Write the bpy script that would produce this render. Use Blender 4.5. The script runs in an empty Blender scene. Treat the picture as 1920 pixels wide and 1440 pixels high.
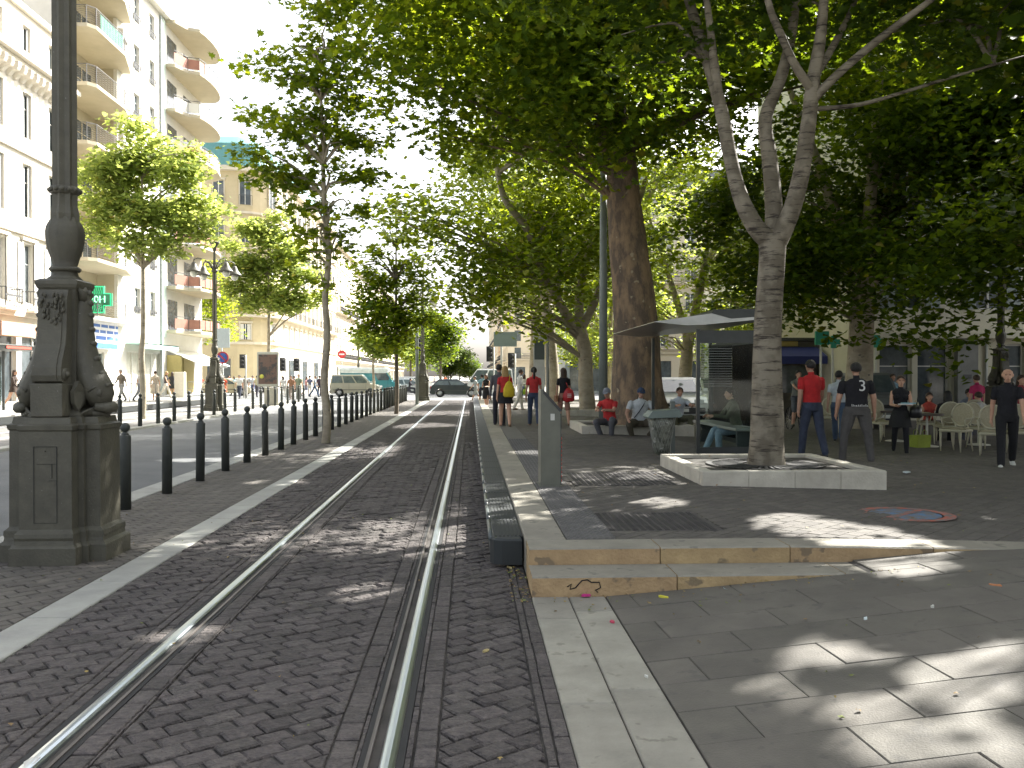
import bpy, bmesh, math, random
import numpy as np
from mathutils import Vector, Matrix, Euler
random.seed(7); rng = np.random.default_rng(11)
PI = math.pi; R = math.radians
scene = bpy.context.scene
COL = scene.collection

# ------------------------------------------------------------------ camera, sky, sun, exposure
F = 1650.0                       # focal length in pixels of the 1920 wide photograph
CAM = Vector((0, 0, 1.645)); YAW = R(2.706); PITCH = R(0.52)
cam = bpy.data.cameras.new('camera'); cam.sensor_width = 36; cam.lens = F / 1920 * 36
cam.clip_start = 0.05; cam.clip_end = 5000
camo = bpy.data.objects.new('camera', cam); COL.objects.link(camo)
camo.location = CAM; camo.rotation_euler = (PI / 2 - PITCH, 0, -YAW)
scene.camera = camo
ROT = Euler((PI / 2 - PITCH, 0, -YAW)).to_matrix()
SUN_EL = R(41); SUN_H = Vector((0.72, 0.69)).normalized()      # horizontal direction towards the sun
world = bpy.data.worlds.new('World'); scene.world = world; world.use_nodes = True
wn = world.node_tree; wn.nodes.clear()
sky = wn.nodes.new('ShaderNodeTexSky'); sky.sky_type = 'NISHITA'; sky.sun_disc = False
sky.sun_elevation = SUN_EL; sky.sun_rotation = math.atan2(SUN_H.x, SUN_H.y)
sky.air_density = 1.0; sky.dust_density = 5.0; sky.ozone_density = 1.0
hs = wn.nodes.new('ShaderNodeHueSaturation'); hs.inputs['Saturation'].default_value = 0.35
bg = wn.nodes.new('ShaderNodeBackground'); bg.inputs[1].default_value = 0.10
wo = wn.nodes.new('ShaderNodeOutputWorld')
wn.links.new(sky.outputs[0], hs.inputs['Color']); wn.links.new(hs.outputs[0], bg.inputs[0]); wn.links.new(bg.outputs[0], wo.inputs[0])
sl = bpy.data.lights.new('sun', 'SUN'); sl.energy = 4.5; sl.angle = R(0.53); sl.color = (1.0, 0.965, 0.90)
so = bpy.data.objects.new('sun', sl); COL.objects.link(so)
sd = Vector((SUN_H.x * math.cos(SUN_EL), SUN_H.y * math.cos(SUN_EL), math.sin(SUN_EL)))
so.rotation_euler = sd.to_track_quat('Z', 'Y').to_euler(); so.location = (0, 0, 40)
scene.view_settings.view_transform = 'Standard'; scene.view_settings.look = 'None'
scene.view_settings.exposure = 2.2; scene.view_settings.gamma = 1.0
scene.cycles.max_bounces = 8; scene.cycles.transmission_bounces = 6; scene.cycles.transparent_max_bounces = 8
scene.cycles.diffuse_bounces = 4; scene.cycles.sample_clamp_indirect = 6
scene.cycles.use_adaptive_sampling = True; scene.cycles.use_denoising = True

# ------------------------------------------------------------------ ground heights and sight helpers
def zp(x, y=20):                 # the height of the ground at a point
    if x < -15.7: return 0.30
    if x < -10.35: return 0.0
    if x < -4.85: return -0.07 if y < 60 else -0.02
    if x < 0.46: return 0.0
    if y > 58: return 0.0
    if y >= 6.93: return 0.28 - 0.03 * min(max(0, x - 3), 7.7)
    return min(max(0, 0.08 * (x - 1.0)), 0.245)
def ray(u, v): return ROT @ Vector(((u - 960) / F, (720 - v) / F, -1))
def at(u, v, z=None):            # the ground point seen at a place of the photograph
    d = ray(u, v); zz = 0.0 if z is None else z; p = None
    for _ in range(12):
        p = CAM + d * ((zz - CAM.z) / d.z)
        if z is not None: break
        zz = 0.5 * zz + 0.5 * zp(p.x, p.y)
    return p
def atY(u, v, Y):
    d = ray(u, v); return CAM + d * (Y / d.y)

# ------------------------------------------------------------------ materials
_M = {}
def _nodes(name):
    m = bpy.data.materials.new(name); m.use_nodes = True; nt = m.node_tree; nt.nodes.clear()
    o = nt.nodes.new('ShaderNodeOutputMaterial'); b = nt.nodes.new('ShaderNodeBsdfPrincipled')
    nt.links.new(b.outputs[0], o.inputs[0]); return m, nt, b, o
def pm(name, col, rough=0.8, col2=None, scale=3.0, bump=0.0, bscale=30.0, metal=0.0, island=0.0, spec=0.5, detail=6, stretch=None, coat=0.0, ramp=(0.35, 0.65), speck=None):
    if name in _M: return _M[name]
    m, nt, b, o = _nodes(name); N = nt.nodes; L = nt.links
    if col2 is None: col2 = tuple(c * 0.78 for c in col)
    tc = N.new('ShaderNodeTexCoord'); src = tc.outputs['Object']
    if stretch:
        mp = N.new('ShaderNodeMapping'); mp.inputs['Scale'].default_value = stretch; L.new(src, mp.inputs[0]); src = mp.outputs[0]
    n = N.new('ShaderNodeTexNoise'); n.inputs['Scale'].default_value = scale; n.inputs['Detail'].default_value = detail; n.inputs['Roughness'].default_value = 0.65
    L.new(src, n.inputs['Vector'])
    cr = N.new('ShaderNodeValToRGB'); cr.color_ramp.elements[0].position = ramp[0]; cr.color_ramp.elements[1].position = ramp[1]
    cr.color_ramp.elements[0].color = (*col2, 1); cr.color_ramp.elements[1].color = (*col, 1); L.new(n.outputs['Fac'], cr.inputs[0])
    out = cr.outputs[0]
    if speck:
        n3 = N.new('ShaderNodeTexNoise'); n3.inputs['Scale'].default_value = speck[0]; n3.inputs['Detail'].default_value = 3
        L.new(tc.outputs['Object'], n3.inputs['Vector'])
        c3 = N.new('ShaderNodeValToRGB'); c3.color_ramp.elements[0].position = speck[1]; c3.color_ramp.elements[1].position = speck[1] + 0.05
        L.new(n3.outputs['Fac'], c3.inputs[0])
        mx = N.new('ShaderNodeMixRGB'); mx.inputs[2].default_value = (*speck[2], 1); L.new(c3.outputs[0], mx.inputs[0]); L.new(out, mx.inputs[1]); out = mx.outputs[0]
    if island:
        g = N.new('ShaderNodeNewGeometry'); mr = N.new('ShaderNodeMapRange'); mr.inputs[3].default_value = 1 - island; mr.inputs[4].default_value = 1 + island
        L.new(g.outputs['Random Per Island'], mr.inputs[0])
        h = N.new('ShaderNodeHueSaturation'); L.new(out, h.inputs['Color']); L.new(mr.outputs[0], h.inputs['Value'])
        mr2 = N.new('ShaderNodeMapRange'); mr2.inputs[3].default_value = 0.5 - .05 * island; mr2.inputs[4].default_value = 0.5 + .05 * island
        ml = N.new('ShaderNodeMath'); ml.operation = 'MULTIPLY'; ml.inputs[1].default_value = 7.13; fr = N.new('ShaderNodeMath'); fr.operation = 'FRACT'
        L.new(g.outputs['Random Per Island'], ml.inputs[0]); L.new(ml.outputs[0], fr.inputs[0]); L.new(fr.outputs[0], mr2.inputs[0]); L.new(mr2.outputs[0], h.inputs['Hue'])
        out = h.outputs[0]
    L.new(out, b.inputs['Base Color'])
    b.inputs['Roughness'].default_value = rough; b.inputs['Metallic'].default_value = metal
    b.inputs['Specular IOR Level'].default_value = spec; b.inputs['Coat Weight'].default_value = coat
    if bump:
        n2 = N.new('ShaderNodeTexNoise'); n2.inputs['Scale'].default_value = bscale; n2.inputs['Detail'].default_value = 5
        L.new(src, n2.inputs['Vector']); bp = N.new('ShaderNodeBump'); bp.inputs['Strength'].default_value = min(1, bump); bp.inputs['Distance'].default_value = 0.02 if bump <= 1 else 0.02 * bump
        L.new(n2.outputs['Fac'], bp.inputs['Height']); L.new(bp.outputs[0], b.inputs['Normal'])
    _M[name] = m; return m
def leafm(name, c1, c2, trans, tw=0.45):
    if name in _M: return _M[name]
    m, nt, b, o = _nodes(name); N = nt.nodes; L = nt.links
    g = N.new('ShaderNodeNewGeometry'); cr = N.new('ShaderNodeValToRGB')
    cr.color_ramp.elements[0].color = (*c1, 1); cr.color_ramp.elements[1].color = (*c2, 1)
    cr.color_ramp.elements[1].position = .95; e3 = cr.color_ramp.elements.new(.985); e3.color = (c2[0] * 2.6 + .04, c2[1] * 1.5, c2[2], 1)
    L.new(g.outputs['Random Per Island'], cr.inputs[0]); L.new(cr.outputs[0], b.inputs['Base Color'])
    b.inputs['Roughness'].default_value = 0.5; b.inputs['Specular IOR Level'].default_value = 0.22
    t = N.new('ShaderNodeBsdfTranslucent'); cr2 = N.new('ShaderNodeValToRGB')
    cr2.color_ramp.elements[0].color = (*[c * 0.75 for c in trans], 1); cr2.color_ramp.elements[1].color = (*trans, 1)
    L.new(g.outputs['Random Per Island'], cr2.inputs[0]); L.new(cr2.outputs[0], t.inputs[0])
    mx = N.new('ShaderNodeMixShader'); mx.inputs[0].default_value = tw
    L.new(b.outputs[0], mx.inputs[1]); L.new(t.outputs[0], mx.inputs[2]); L.new(mx.outputs[0], o.inputs[0])
    _M[name] = m; return m
def glassm(name, col=(0.85, 0.92, 0.9), alpha=0.25, rough=0.05):
    if name in _M: return _M[name]
    m, nt, b, o = _nodes(name); N = nt.nodes; L = nt.links
    t = N.new('ShaderNodeBsdfTransparent'); t.inputs[0].default_value = (*col, 1)
    g = N.new('ShaderNodeBsdfGlossy'); g.inputs[1].default_value = rough
    fz = N.new('ShaderNodeFresnel'); fz.inputs[0].default_value = 1.14
    ad = N.new('ShaderNodeMath'); ad.operation = 'ADD'; ad.inputs[1].default_value = alpha; ad.use_clamp = True
    L.new(fz.outputs[0], ad.inputs[0])
    mx = N.new('ShaderNodeMixShader'); L.new(ad.outputs[0], mx.inputs[0]); L.new(t.outputs[0], mx.inputs[1]); L.new(g.outputs[0], mx.inputs[2])
    L.new(mx.outputs[0], o.inputs[0]); _M[name] = m; return m
def emit(name, col, s):
    if name in _M: return _M[name]
    m, nt, b, o = _nodes(name); b.inputs['Base Color'].default_value = (*col, 1)
    b.inputs['Emission Color'].default_value = (*col, 1); b.inputs['Emission Strength'].default_value = s
    _M[name] = m; return m
def plain(col, rough=0.7, metal=0.0):
    k = 'paint_%02x%02x%02x_%d' % (*[int(c * 255) for c in col], int(rough * 10 + metal * 100))
    return pm(k, col, rough, tuple(c * 0.88 for c in col), 6.0, metal=metal)

# ------------------------------------------------------------------ mesh builder
class MB:
    def __init__(s): s.v = []; s.f = []; s.mi = []; s.mats = []; s.M = Matrix.Identity(4); s.sm = []
    def _m(s, m):
        if m not in s.mats: s.mats.append(m)
        return s.mats.index(m)
    def add(s, vs, fs, m, smooth=False):
        b = len(s.v); k = s._m(m)
        s.v += [tuple(s.M @ Vector(p)) for p in vs]
        for f in fs: s.f.append([b + i for i in f]); s.mi.append(k); s.sm.append(smooth)
        return s
    def box(s, x0, x1, y0, y1, z0, z1, m, rot=None, c=None):
        vs = [(x, y, z) for z in (z0, z1) for y in (y0, y1) for x in (x0, x1)]
        fs = [(0, 2, 3, 1), (4, 5, 7, 6), (0, 1, 5, 4), (2, 6, 7, 3), (0, 4, 6, 2), (1, 3, 7, 5)]
        return s.add(vs, fs, m)
    def bbox(s, x0, x1, y0, y1, z0, z1, m, b=0.01):     # box with chamfered upper and side edges
        b = min(b, (x1 - x0) / 2.1, (y1 - y0) / 2.1, (z1 - z0) / 2.1)
        def ring(z, i): return [(x0 + i, y0 + i, z), (x1 - i, y0 + i, z), (x1 - i, y1 - i, z), (x0 + i, y1 - i, z)]
        rings = [ring(z0, b), ring(z0 + b, 0), ring(z1 - b, 0), ring(z1, b)]
        return s.loft(rings, m)
    def loft(s, rings, m, closed=True, caps=True, smooth=False):
        n = len(rings[0]); vs = [p for r in rings for p in r]; fs = []
        for i in range(len(rings) - 1):
            for j in range(n if closed else n - 1):
                k = (j + 1) % n; fs.append((i * n + j, i * n + k, (i + 1) * n + k, (i + 1) * n + j))
        if caps and closed: fs.append(tuple(range(n))[::-1]); fs.append(tuple((len(rings) - 1) * n + j for j in range(n)))
        return s.add(vs, fs, m, smooth)
    def prism(s, poly, z0, z1, m): return s.loft([[(x, y, z0) for x, y in poly], [(x, y, z1) for x, y in poly]], m)
    def extx(s, poly, x0, x1, m): return s.loft([[(x0, y, z) for y, z in poly], [(x1, y, z) for y, z in poly]], m)
    def exty(s, poly, y0, y1, m): return s.loft([[(x, y0, z) for x, z in poly], [(x, y1, z) for x, z in poly]], m)
    def lathe(s, prof, m, c=(0, 0, 0), seg=16, smooth=True, flute=0, fd=0.0):
        rings = []
        for r, z in prof:
            rings.append([(c[0] + (r * (1 - (fd if flute and (j % 2) else 0))) * math.cos(2 * PI * j / seg), c[1] + (r * (1 - (fd if flute and (j % 2) else 0))) * math.sin(2 * PI * j / seg), c[2] + z) for j in range(seg)])
        return s.loft(rings, m, smooth=smooth)
    def tube(s, pts, rad, m, seg=8, smooth=True, flat=None):
        pts = [Vector(p) for p in pts]; n = len(pts)
        if not hasattr(rad, '__len__'): rad = [rad] * n
        rings = []; up = None
        for i in range(n):
            d = (pts[min(i + 1, n - 1)] - pts[max(i - 1, 0)])
            if d.length < 1e-9: d = Vector((0, 0, 1))
            d.normalize()
            if up is None: up = d.orthogonal().normalized()
            up = (up - d * up.dot(d)); up = up.normalized() if up.length > 1e-6 else d.orthogonal().normalized()
            w = d.cross(up)
            rings.append([tuple(pts[i] + (up * math.cos(2 * PI * j / seg) + w * math.sin(2 * PI * j / seg)) * rad[i]) for j in range(seg)])
        return s.loft(rings, m, smooth=smooth)
    def ball(s, c, r, m, seg=10, rn=6, smooth=True):
        if not hasattr(r, '__len__'): r = (r, r, r)
        vs = [(c[0], c[1], c[2] - r[2])]; fs = []
        for i in range(1, rn):
            a = PI * i / rn
            for j in range(seg): vs.append((c[0] + r[0] * math.sin(a) * math.cos(2 * PI * j / seg), c[1] + r[1] * math.sin(a) * math.sin(2 * PI * j / seg), c[2] - r[2] * math.cos(a)))
        vs.append((c[0], c[1], c[2] + r[2])); t = len(vs) - 1
        for j in range(seg):
            k = (j + 1) % seg; fs.append((0, 1 + k, 1 + j)); fs.append((t, t - seg + j, t - seg + k))
            for i in range(rn - 2): fs.append((1 + i * seg + j, 1 + i * seg + k, 1 + (i + 1) * seg + k, 1 + (i + 1) * seg + j))
        return s.add(vs, fs, m, smooth)
    def mesh(s, name):
        me = bpy.data.meshes.new(name); me.from_pydata(s.v, [], s.f)
        for m in s.mats: me.materials.append(m)
        me.polygons.foreach_set('material_index', s.mi); me.polygons.foreach_set('use_smooth', s.sm)
        me.update(); return me
    def build(s, name, parent=None, label=None, cat=None, group=None, kind=None, loc=None):
        return obj(name, s.mesh(name), parent, label, cat, group, kind, loc)
KIDS = {}
def tag(o, label=None, cat=None, group=None, kind=None):
    if label: o['label'] = label
    if cat: o['category'] = cat
    if group: o['group'] = group
    if kind: o['kind'] = kind
    return o
def obj(name, me, parent=None, label=None, cat=None, group=None, kind=None, loc=None):
    o = bpy.data.objects.new(name, me); COL.objects.link(o)
    if parent is not None: o.parent = parent; KIDS.setdefault(parent.name, []).append(o)
    if loc is not None: o.location = loc
    return tag(o, label, cat, group, kind)
def thing(name, label, cat, loc=(0, 0, 0), rz=0.0, group=None, s=1.0):
    o = bpy.data.objects.new(name, None); COL.objects.link(o); o.empty_display_size = 0.2
    o.location = loc; o.rotation_euler = (0, 0, rz); o.scale = (s, s, s)
    return tag(o, label, cat, group)
def dup(o, loc=None, rz=None, label=None, parent=None, s=None):
    c = o.copy(); COL.objects.link(c)
    if parent is not None: c.parent = parent; KIDS.setdefault(parent.name, []).append(c)
    if loc is not None: c.location = loc
    if rz is not None: c.rotation_euler = (0, 0, rz)
    if s is not None: c.scale = (s, s, s)
    if label: c['label'] = label
    for k in list(KIDS.get(o.name, [])): dup(k, parent=c)
    return c
def text(name, body, size, m, parent, loc, rot=(PI / 2, 0, 0), depth=0.004, align='CENTER'):
    cu = bpy.data.curves.new(name, 'FONT'); cu.body = body; cu.size = size; cu.extrude = depth; cu.align_x = align; cu.align_y = 'CENTER'
    cu.materials.append(m); tmp = bpy.data.objects.new('t', cu); COL.objects.link(tmp); me = bpy.data.meshes.new_from_object(tmp.evaluated_get(bpy.context.evaluated_depsgraph_get())); bpy.data.objects.remove(tmp)
    o = obj(name, me, parent); o.location = loc; o.rotation_euler = rot; return o
ORD = ['first', 'second', 'third', 'fourth', 'fifth', 'sixth', 'seventh', 'eighth', 'ninth', 'tenth', 'eleventh', 'twelfth', 'thirteenth', 'fourteenth', 'fifteenth', 'sixteenth', 'seventeenth', 'eighteenth', 'nineteenth', 'twentieth', 'twenty-first', 'twenty-second', 'twenty-third', 'twenty-fourth', 'twenty-fifth', 'twenty-sixth', 'twenty-seventh', 'twenty-eighth', 'twenty-ninth', 'thirtieth', 'thirty-first', 'thirty-second', 'thirty-third', 'thirty-fourth', 'thirty-fifth']
# ------------------------------------------------------------------ the ground
M_asph = pm('asphalt', (0.13, 0.135, 0.135), 0.9, (0.095, 0.10, 0.10), 0.7, 0.35, 120, speck=(300, 0.62, (0.2, 0.2, 0.2)))
M_mortar = pm('joint_sand', (0.075, 0.068, 0.060), 0.95, (0.035, 0.032, 0.029), 3)
M_sett = pm('porphyry_sett', (0.104, 0.090, 0.083), 0.88, (0.058, 0.051, 0.048), 18, 2.0, 26, island=0.24, ramp=(.36, .70), speck=(1.3, .60, (.06, .053, .048)))
M_sett2 = pm('brown_paver', (0.115, 0.104, 0.088), 0.85, (0.08, 0.072, 0.062), 9, 0.5, 50, island=0.16)
M_sett3 = pm('platform_paver', (0.105, 0.095, 0.080), 0.85, (0.073, 0.066, 0.058), 9, 0.5, 50, island=0.16)
M_stone = pm('limestone_band', (0.30, 0.285, 0.235), 0.8, (0.21, 0.20, 0.165), 2.2, 0.25, 60, island=0.10, speck=(8, 0.62, (0.19, 0.18, 0.145)))
M_step = pm('ochre_step_stone', (0.42, 0.30, 0.155), 0.8, (0.31, 0.215, 0.11), 5, 0.5, 40, island=0.12, speck=(7, 0.61, (0.20, 0.15, 0.09)))
M_tread = pm('grey_tread_stone', (0.27, 0.25, 0.20), 0.8, (0.20, 0.185, 0.15), 3, 0.3, 50, island=0.10, speck=(6, 0.62, (0.15, 0.14, 0.115)))
M_slab = pm('grey_granite_slab', (0.128, 0.118, 0.097), 0.75, (0.092, 0.085, 0.071), 2.5, 0.3, 90, island=0.12, speck=(7, 0.62, (0.088, 0.082, 0.07)))
M_white = pm('white_band_stone', (0.36, 0.36, 0.32), 0.8, (0.27, 0.27, 0.245), 2.0, 0.2, 60, island=0.07, speck=(50, 0.67, (0.28, 0.28, 0.26)))
M_pale = pm('pale_pavement', (0.42, 0.41, 0.37), 0.85, (0.33, 0.32, 0.29), 1.2, 0.2, 40)

def sheet(name, x0, x1, y0, y1, z, m, kind='structure'):
    return MB().add([(x0, y0, z), (x1, y0, z), (x1, y1, z), (x0, y1, z)], [(0, 1, 2, 3)], m).build(name, kind=kind)
def strip(name, xs, y0, y1, zf, m):      # a sheet whose height varies across
    mb = MB(); vs = []; fs = []
    for x in xs: vs += [(x, y0, zf(x)), (x, y1, zf(x))]
    for i in range(len(xs) - 1): fs.append((2 * i, 2 * i + 2, 2 * i + 3, 2 * i + 1))
    return mb.add(vs, fs, m).build(name, kind='structure')
def clip(poly, x0, x1, y0, y1):
    for ax, lim, sg in ((0, x0, 1), (0, x1, -1), (1, y0, 1), (1, y1, -1)):
        out = []
        for i in range(len(poly)):
            a = poly[i]; b = poly[(i + 1) % len(poly)]; da = (a[ax] - lim) * sg; db = (b[ax] - lim) * sg
            if da >= 0: out.append(a)
            if (da >= 0) != (db >= 0):
                t = da / (da - db); out.append((a[0] + (b[0] - a[0]) * t, a[1] + (b[1] - a[1]) * t))
        poly = out
        if len(poly) < 3: return []
    return poly
def setts(name, rects, ang, w, l, zf, m, gap=0.006, cham=0.006, h=0.02, jit=0.003, holes=(), off=0.5):
    vs = []; fs = []; ca, sa = math.cos(ang), math.sin(ang)
    for (x0, x1, y0, y1) in rects:
        cs = [((x * ca + y * sa), (-x * sa + y * ca)) for x in (x0, x1) for y in (y0, y1)]
        u0 = min(c[0] for c in cs); u1 = max(c[0] for c in cs); v0 = min(c[1] for c in cs); v1 = max(c[1] for c in cs)
        for r in range(int(math.floor(v0 / w)), int(math.ceil(v1 / w)) + 1):
            o = (r % 2) * l * off
            for k in range(int(math.floor((u0 - o) / l)), int(math.ceil((u1 - o) / l)) + 1):
                uu = o + k * l; vv = r * w
                j = [random.uniform(-jit, jit) for _ in range(4)]
                P = [(uu + gap + j[0], vv + gap + j[1]), (uu + l - gap + j[2], vv + gap + j[1]), (uu + l - gap + j[2], vv + w - gap + j[3]), (uu + gap + j[0], vv + w - gap + j[3])]
                Q = [(a * ca - b * sa, a * sa + b * ca) for a, b in P]
                if max(q[0] for q in Q) < x0 or min(q[0] for q in Q) > x1 or max(q[1] for q in Q) < y0 or min(q[1] for q in Q) > y1: continue
                cx = sum(q[0] for q in Q) / 4; cy = sum(q[1] for q in Q) / 4
                if any(a < cx < b and c < cy < d for a, b, c, d in holes): continue
                Q = clip(Q, x0, x1, y0, y1)
                if len(Q) < 3: continue
                cx = sum(q[0] for q in Q) / len(Q); cy = sum(q[1] for q in Q) / len(Q)
                n = len(Q); b = len(vs); dz = random.uniform(-jit, jit) * 0.8; tx = random.uniform(-1, 1) * jit * 5; ty = random.uniform(-1, 1) * jit * 5
                far = cy > 22
                for q in Q:
                    vs.append((q[0], q[1], zf(q[0]) - (cham if not far else 0.0) - (0 if not far else 0.0) + dz))
                if not far:
                    for q in Q:
                        dx = cx - q[0]; dy = cy - q[1]; d = math.hypot(dx, dy) or 1; c2 = min(cham * 1.6, d * 0.5)
                        x = q[0] + dx / d * c2; y = q[1] + dy / d * c2
                        vs.append((x, y, zf(x) + dz + tx * (x - cx) + ty * (y - cy)))
                    for q in Q: vs.append((q[0], q[1], zf(q[0]) - h))
                    for i in range(n):
                        i2 = (i + 1) % n
                        fs.append((b + i, b + i2, b + n + i2, b + n + i)); fs.append((b + 2 * n + i, b + 2 * n + i2, b + i2, b + i))
                    fs.append(tuple(b + n + i for i in range(n)))
                else: fs.append(tuple(b + i for i in range(n)))
    me = bpy.data.meshes.new(name); me.from_pydata(vs, [], fs); me.materials.append(m); me.update()
    return obj(name, me, kind='structure')
def band(name, x0, x1, y0, y1, ztop, m, ln=1.0, h=0.05, gap=0.004, along='y', kind='structure', parent=None, z0=None):
    mb = MB(); a, b = (y0, y1) if along == 'y' else (x0, x1); p = a
    while p < b - 0.05:
        q = min(b, p + ln * random.uniform(0.92, 1.08))
        zb = ztop - h
        if along == 'y': mb.bbox(x0, x1, p + gap, q - gap, zb, ztop, m, 0.008)
        else: mb.bbox(p + gap, q - gap, y0, y1, zb, ztop, m, 0.008)
        p = q
    return mb.build(name, parent, kind=kind)

sheet('ground', -1500, 1500, -300, 2500, -0.11, pm('far_ground', (0.3, 0.29, 0.26), 0.9, scale=0.1))
Z0 = lambda x: 0.0
sheet('road', -10.7, -4.7, -10, 60, -0.07, M_asph)
sheet('cross_road', -80, 45, 60, 84, -0.02, M_asph)
sheet('far_road', -10.3, -4.9, 84.0, 700, -0.05, M_asph)
sheet('far_pavement', -22.5, 7.6, 84.0, 700, -0.058, M_pale)
# near strip: track bed and footway
sheet('track_bed', -4.6, 0.46, -3, 60, -0.016, M_mortar)
GR = R(45)
rails = (-1.86, -0.355)                       # centre of each running head
setts('track_paving', [(-2.71, -2.06, 1.0, 60), (-1.60, -0.62, 1.0, 60), (-0.14, 0.32, 1.0, 60)], R(36), 0.125, 0.175, Z0, M_sett, gap=0.006, jit=0.008, off=.42, cham=.008)
setts('track_edging_paving', [(-2.05, -1.935, 1.0, 60), (-1.735, -1.61, 1.0, 60), (-0.61, -0.48, 1.0, 60), (-0.28, -0.15, 1.0, 60), (0.33, 0.45, 1.0, 60)], R(90), 0.125, 0.2, Z0, M_sett, gap=0.004, jit=0.004)
setts('footway_paving', [(-4.42, -3.03, 1.0, 60)], R(45), 0.125, 0.22, Z0, M_sett2, gap=0.005, jit=0.0025, h=0.018)
band('white_stone_band', -3.02, -2.72, -1, 60, 0.004, M_white, 1.0)
band('road_kerb', -4.80, -4.43, -1, 60, 0.006, M_white, 1.0, 0.12)
def rail(xc, sgn, label):
    t = thing('tram_rail', label, 'rail', (xc, 0, 0), group='grooved tram rails')
    ms = pm('polished_rail', (0.62, 0.68, 0.72), 0.30, (0.45, 0.50, 0.54), 20, metal=1.0, stretch=(1, .02, 1)); md = pm('rail_groove', (0.02, 0.02, 0.02), 0.8)
    mr = pm('worn_rail_side', (0.18, 0.16, 0.15), 0.5, (0.1, 0.09, 0.08), 20, metal=0.6, stretch=(1, .1, 1))
    y0, y1 = -1, 62
    mb = MB(); prof = [(-0.038, -0.02), (-0.037, 0.000), (-0.028, 0.007), (-0.010, 0.011), (0.008, 0.011), (0.024, 0.007), (0.033, -0.002), (0.036, -0.03)]
    mb.loft([[(sgn * x, y, z) for x, z in prof] for y in (y0, y1)], ms); mb.build('rail_head', t)
    mb = MB(); mb.box(*sorted((sgn * 0.035, sgn * 0.078)), y0, y1, -0.045, -0.028, md); mb.build('groove', t)
    mb = MB(); mb.box(*sorted((sgn * 0.078, sgn * 0.095)), y0, y1, -0.04, 0.004, mr); mb.build('guard_lip', t)
    mb = MB(); mb.box(*sorted((-sgn * 0.034, -sgn * 0.072)), y0, y1, -0.03, -0.002, md)
    mb.box(*sorted((sgn * 0.096, sgn * 0.122)), y0, y1, -0.03, -0.002, md); mb.build('rubber_seal', t)
rail(rails[0], 1, 'polished tram rail of the near track, the one beside the white stone band')
rail(rails[1], -1, 'polished tram rail of the near track, the one beside the black ribbed fender')
rail(-15.0, -1, 'sunlit far tram rail, the one beside the far platform')
rail(-13.5, 1, 'sunlit far tram rail, the one beside the bollards of the far strip')
# far strip beyond the road
sheet('far_track_bed', -15.72, -10.75, -3, 60, -0.004, pm('far_sett', (0.15, 0.145, 0.135), 0.9, (0.11, 0.105, 0.10), 3, 0.5, 8))
band('far_road_kerb', -10.92, -10.58, 5, 60, 0.005, M_white, 1.0, 0.12)
band('far_white_band', -12.5, -12.2, 5, 60, 0.005, M_white, 1.0)
MB().box(-22.8, -15.7, 5, 58, -0.02, 0.30, pm('sunny_pavement', (0.34, 0.33, 0.30), 0.85, (0.27, 0.26, 0.24), 1.5)).build('far_platform', kind='structure')
fk = MB(); fk.box(-15.69, -15.45, 14, 56, 0.03, 0.27, pm('black_rubber', (0.03, 0.035, 0.035), 0.45, (0.02, 0.022, 0.022), 8)); fk.build('platform_fender', label='black rubber fender along the edge of the far tram platform', cat='platform fender')
MB().box(-60, -22.79, 5, 60, -0.02, 0.29, M_pale).build('far_block_ground', kind='structure')
# right platform
XS = [0.80, 3, 5, 7, 10.7, 60]
strip('platform_bed', XS, 7.30, 58, lambda x: zp(x) - 0.014, M_mortar)
HOLES = [(1.30, 2.62, 10.9, 12.4), (1.18, 2.25, 7.66, 8.75)]
setts('platform_paving', [(1.22, 13.0, 7.30, 34)], R(45), 0.125, 0.22, lambda x: zp(x), M_sett3, gap=0.003, jit=0.0018, holes=HOLES, h=0.016, cham=0.004)
strip('far_platform_paving', [1.22, 3, 10.7, 13.0], 34.0, 58, lambda x: zp(x), M_sett3)
strip('plaza_paving', [13.0, 60], 7.3, 58, lambda x: zp(x), M_sett3)
strip('platform_end_ramp', [0.46, 60], 58, 60, lambda x: 0.0, M_pale)
band('platform_edge_stone', 0.46, 0.80, 7.295, 58, 0.282, M_tread, 1.0, 0.29)
def frontstep(name, y0, y1, xend, ztop_f, zbot):
    mb = MB(); p = 0.46 if name.startswith('upper') else 0.455; st = p
    while p < xend - 0.05:
        q = min(xend, p + random.uniform(1.0, 1.35))
        zt0 = ztop_f(p); zt1 = ztop_f(q); g = 0.004; b = 0.012
        for (xa, xb, za, zb) in ((p + g, q - g, zt0, zt1),):
            A = [(xa, y0, zbot), (xb, y0, zbot), (xb, y0, zb - b), (xa, y0, za - b)]
            mb.add(A, [(0, 1, 2, 3)], M_step)
            mb.add([(xa, y0, za - b), (xb, y0, zb - b), (xb, y0 + b, zb), (xa, y0 + b, za)], [(0, 1, 2, 3)], M_tread)
            mb.add([(xa, y0 + b, za), (xb, y0 + b, zb), (xb, y1, zb), (xa, y1, za)], [(0, 1, 2, 3)], M_tread)
            mb.add([(xa, y1, zbot), (xa, y0, zbot), (xa, y0, za - b), (xa, y0 + b, za), (xa, y1, za)], [(0, 1, 2, 3, 4)], M_step)
            mb.add([(xb, y0, zbot), (xb, y1, zbot), (xb, y1, zb), (xb, y0 + b, zb), (xb, y0, zb - b)], [(0, 1, 2, 3, 4)], M_step)
        p = q
    mb.build(name, kind='structure')
frontstep('upper_step', 6.93, 7.285, 12.0, lambda x: zp(x, 8) + 0.002, -0.05)
frontstep('lower_step', 6.52, 6.925, 3.05, lambda x: 0.150, -0.05)
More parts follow.
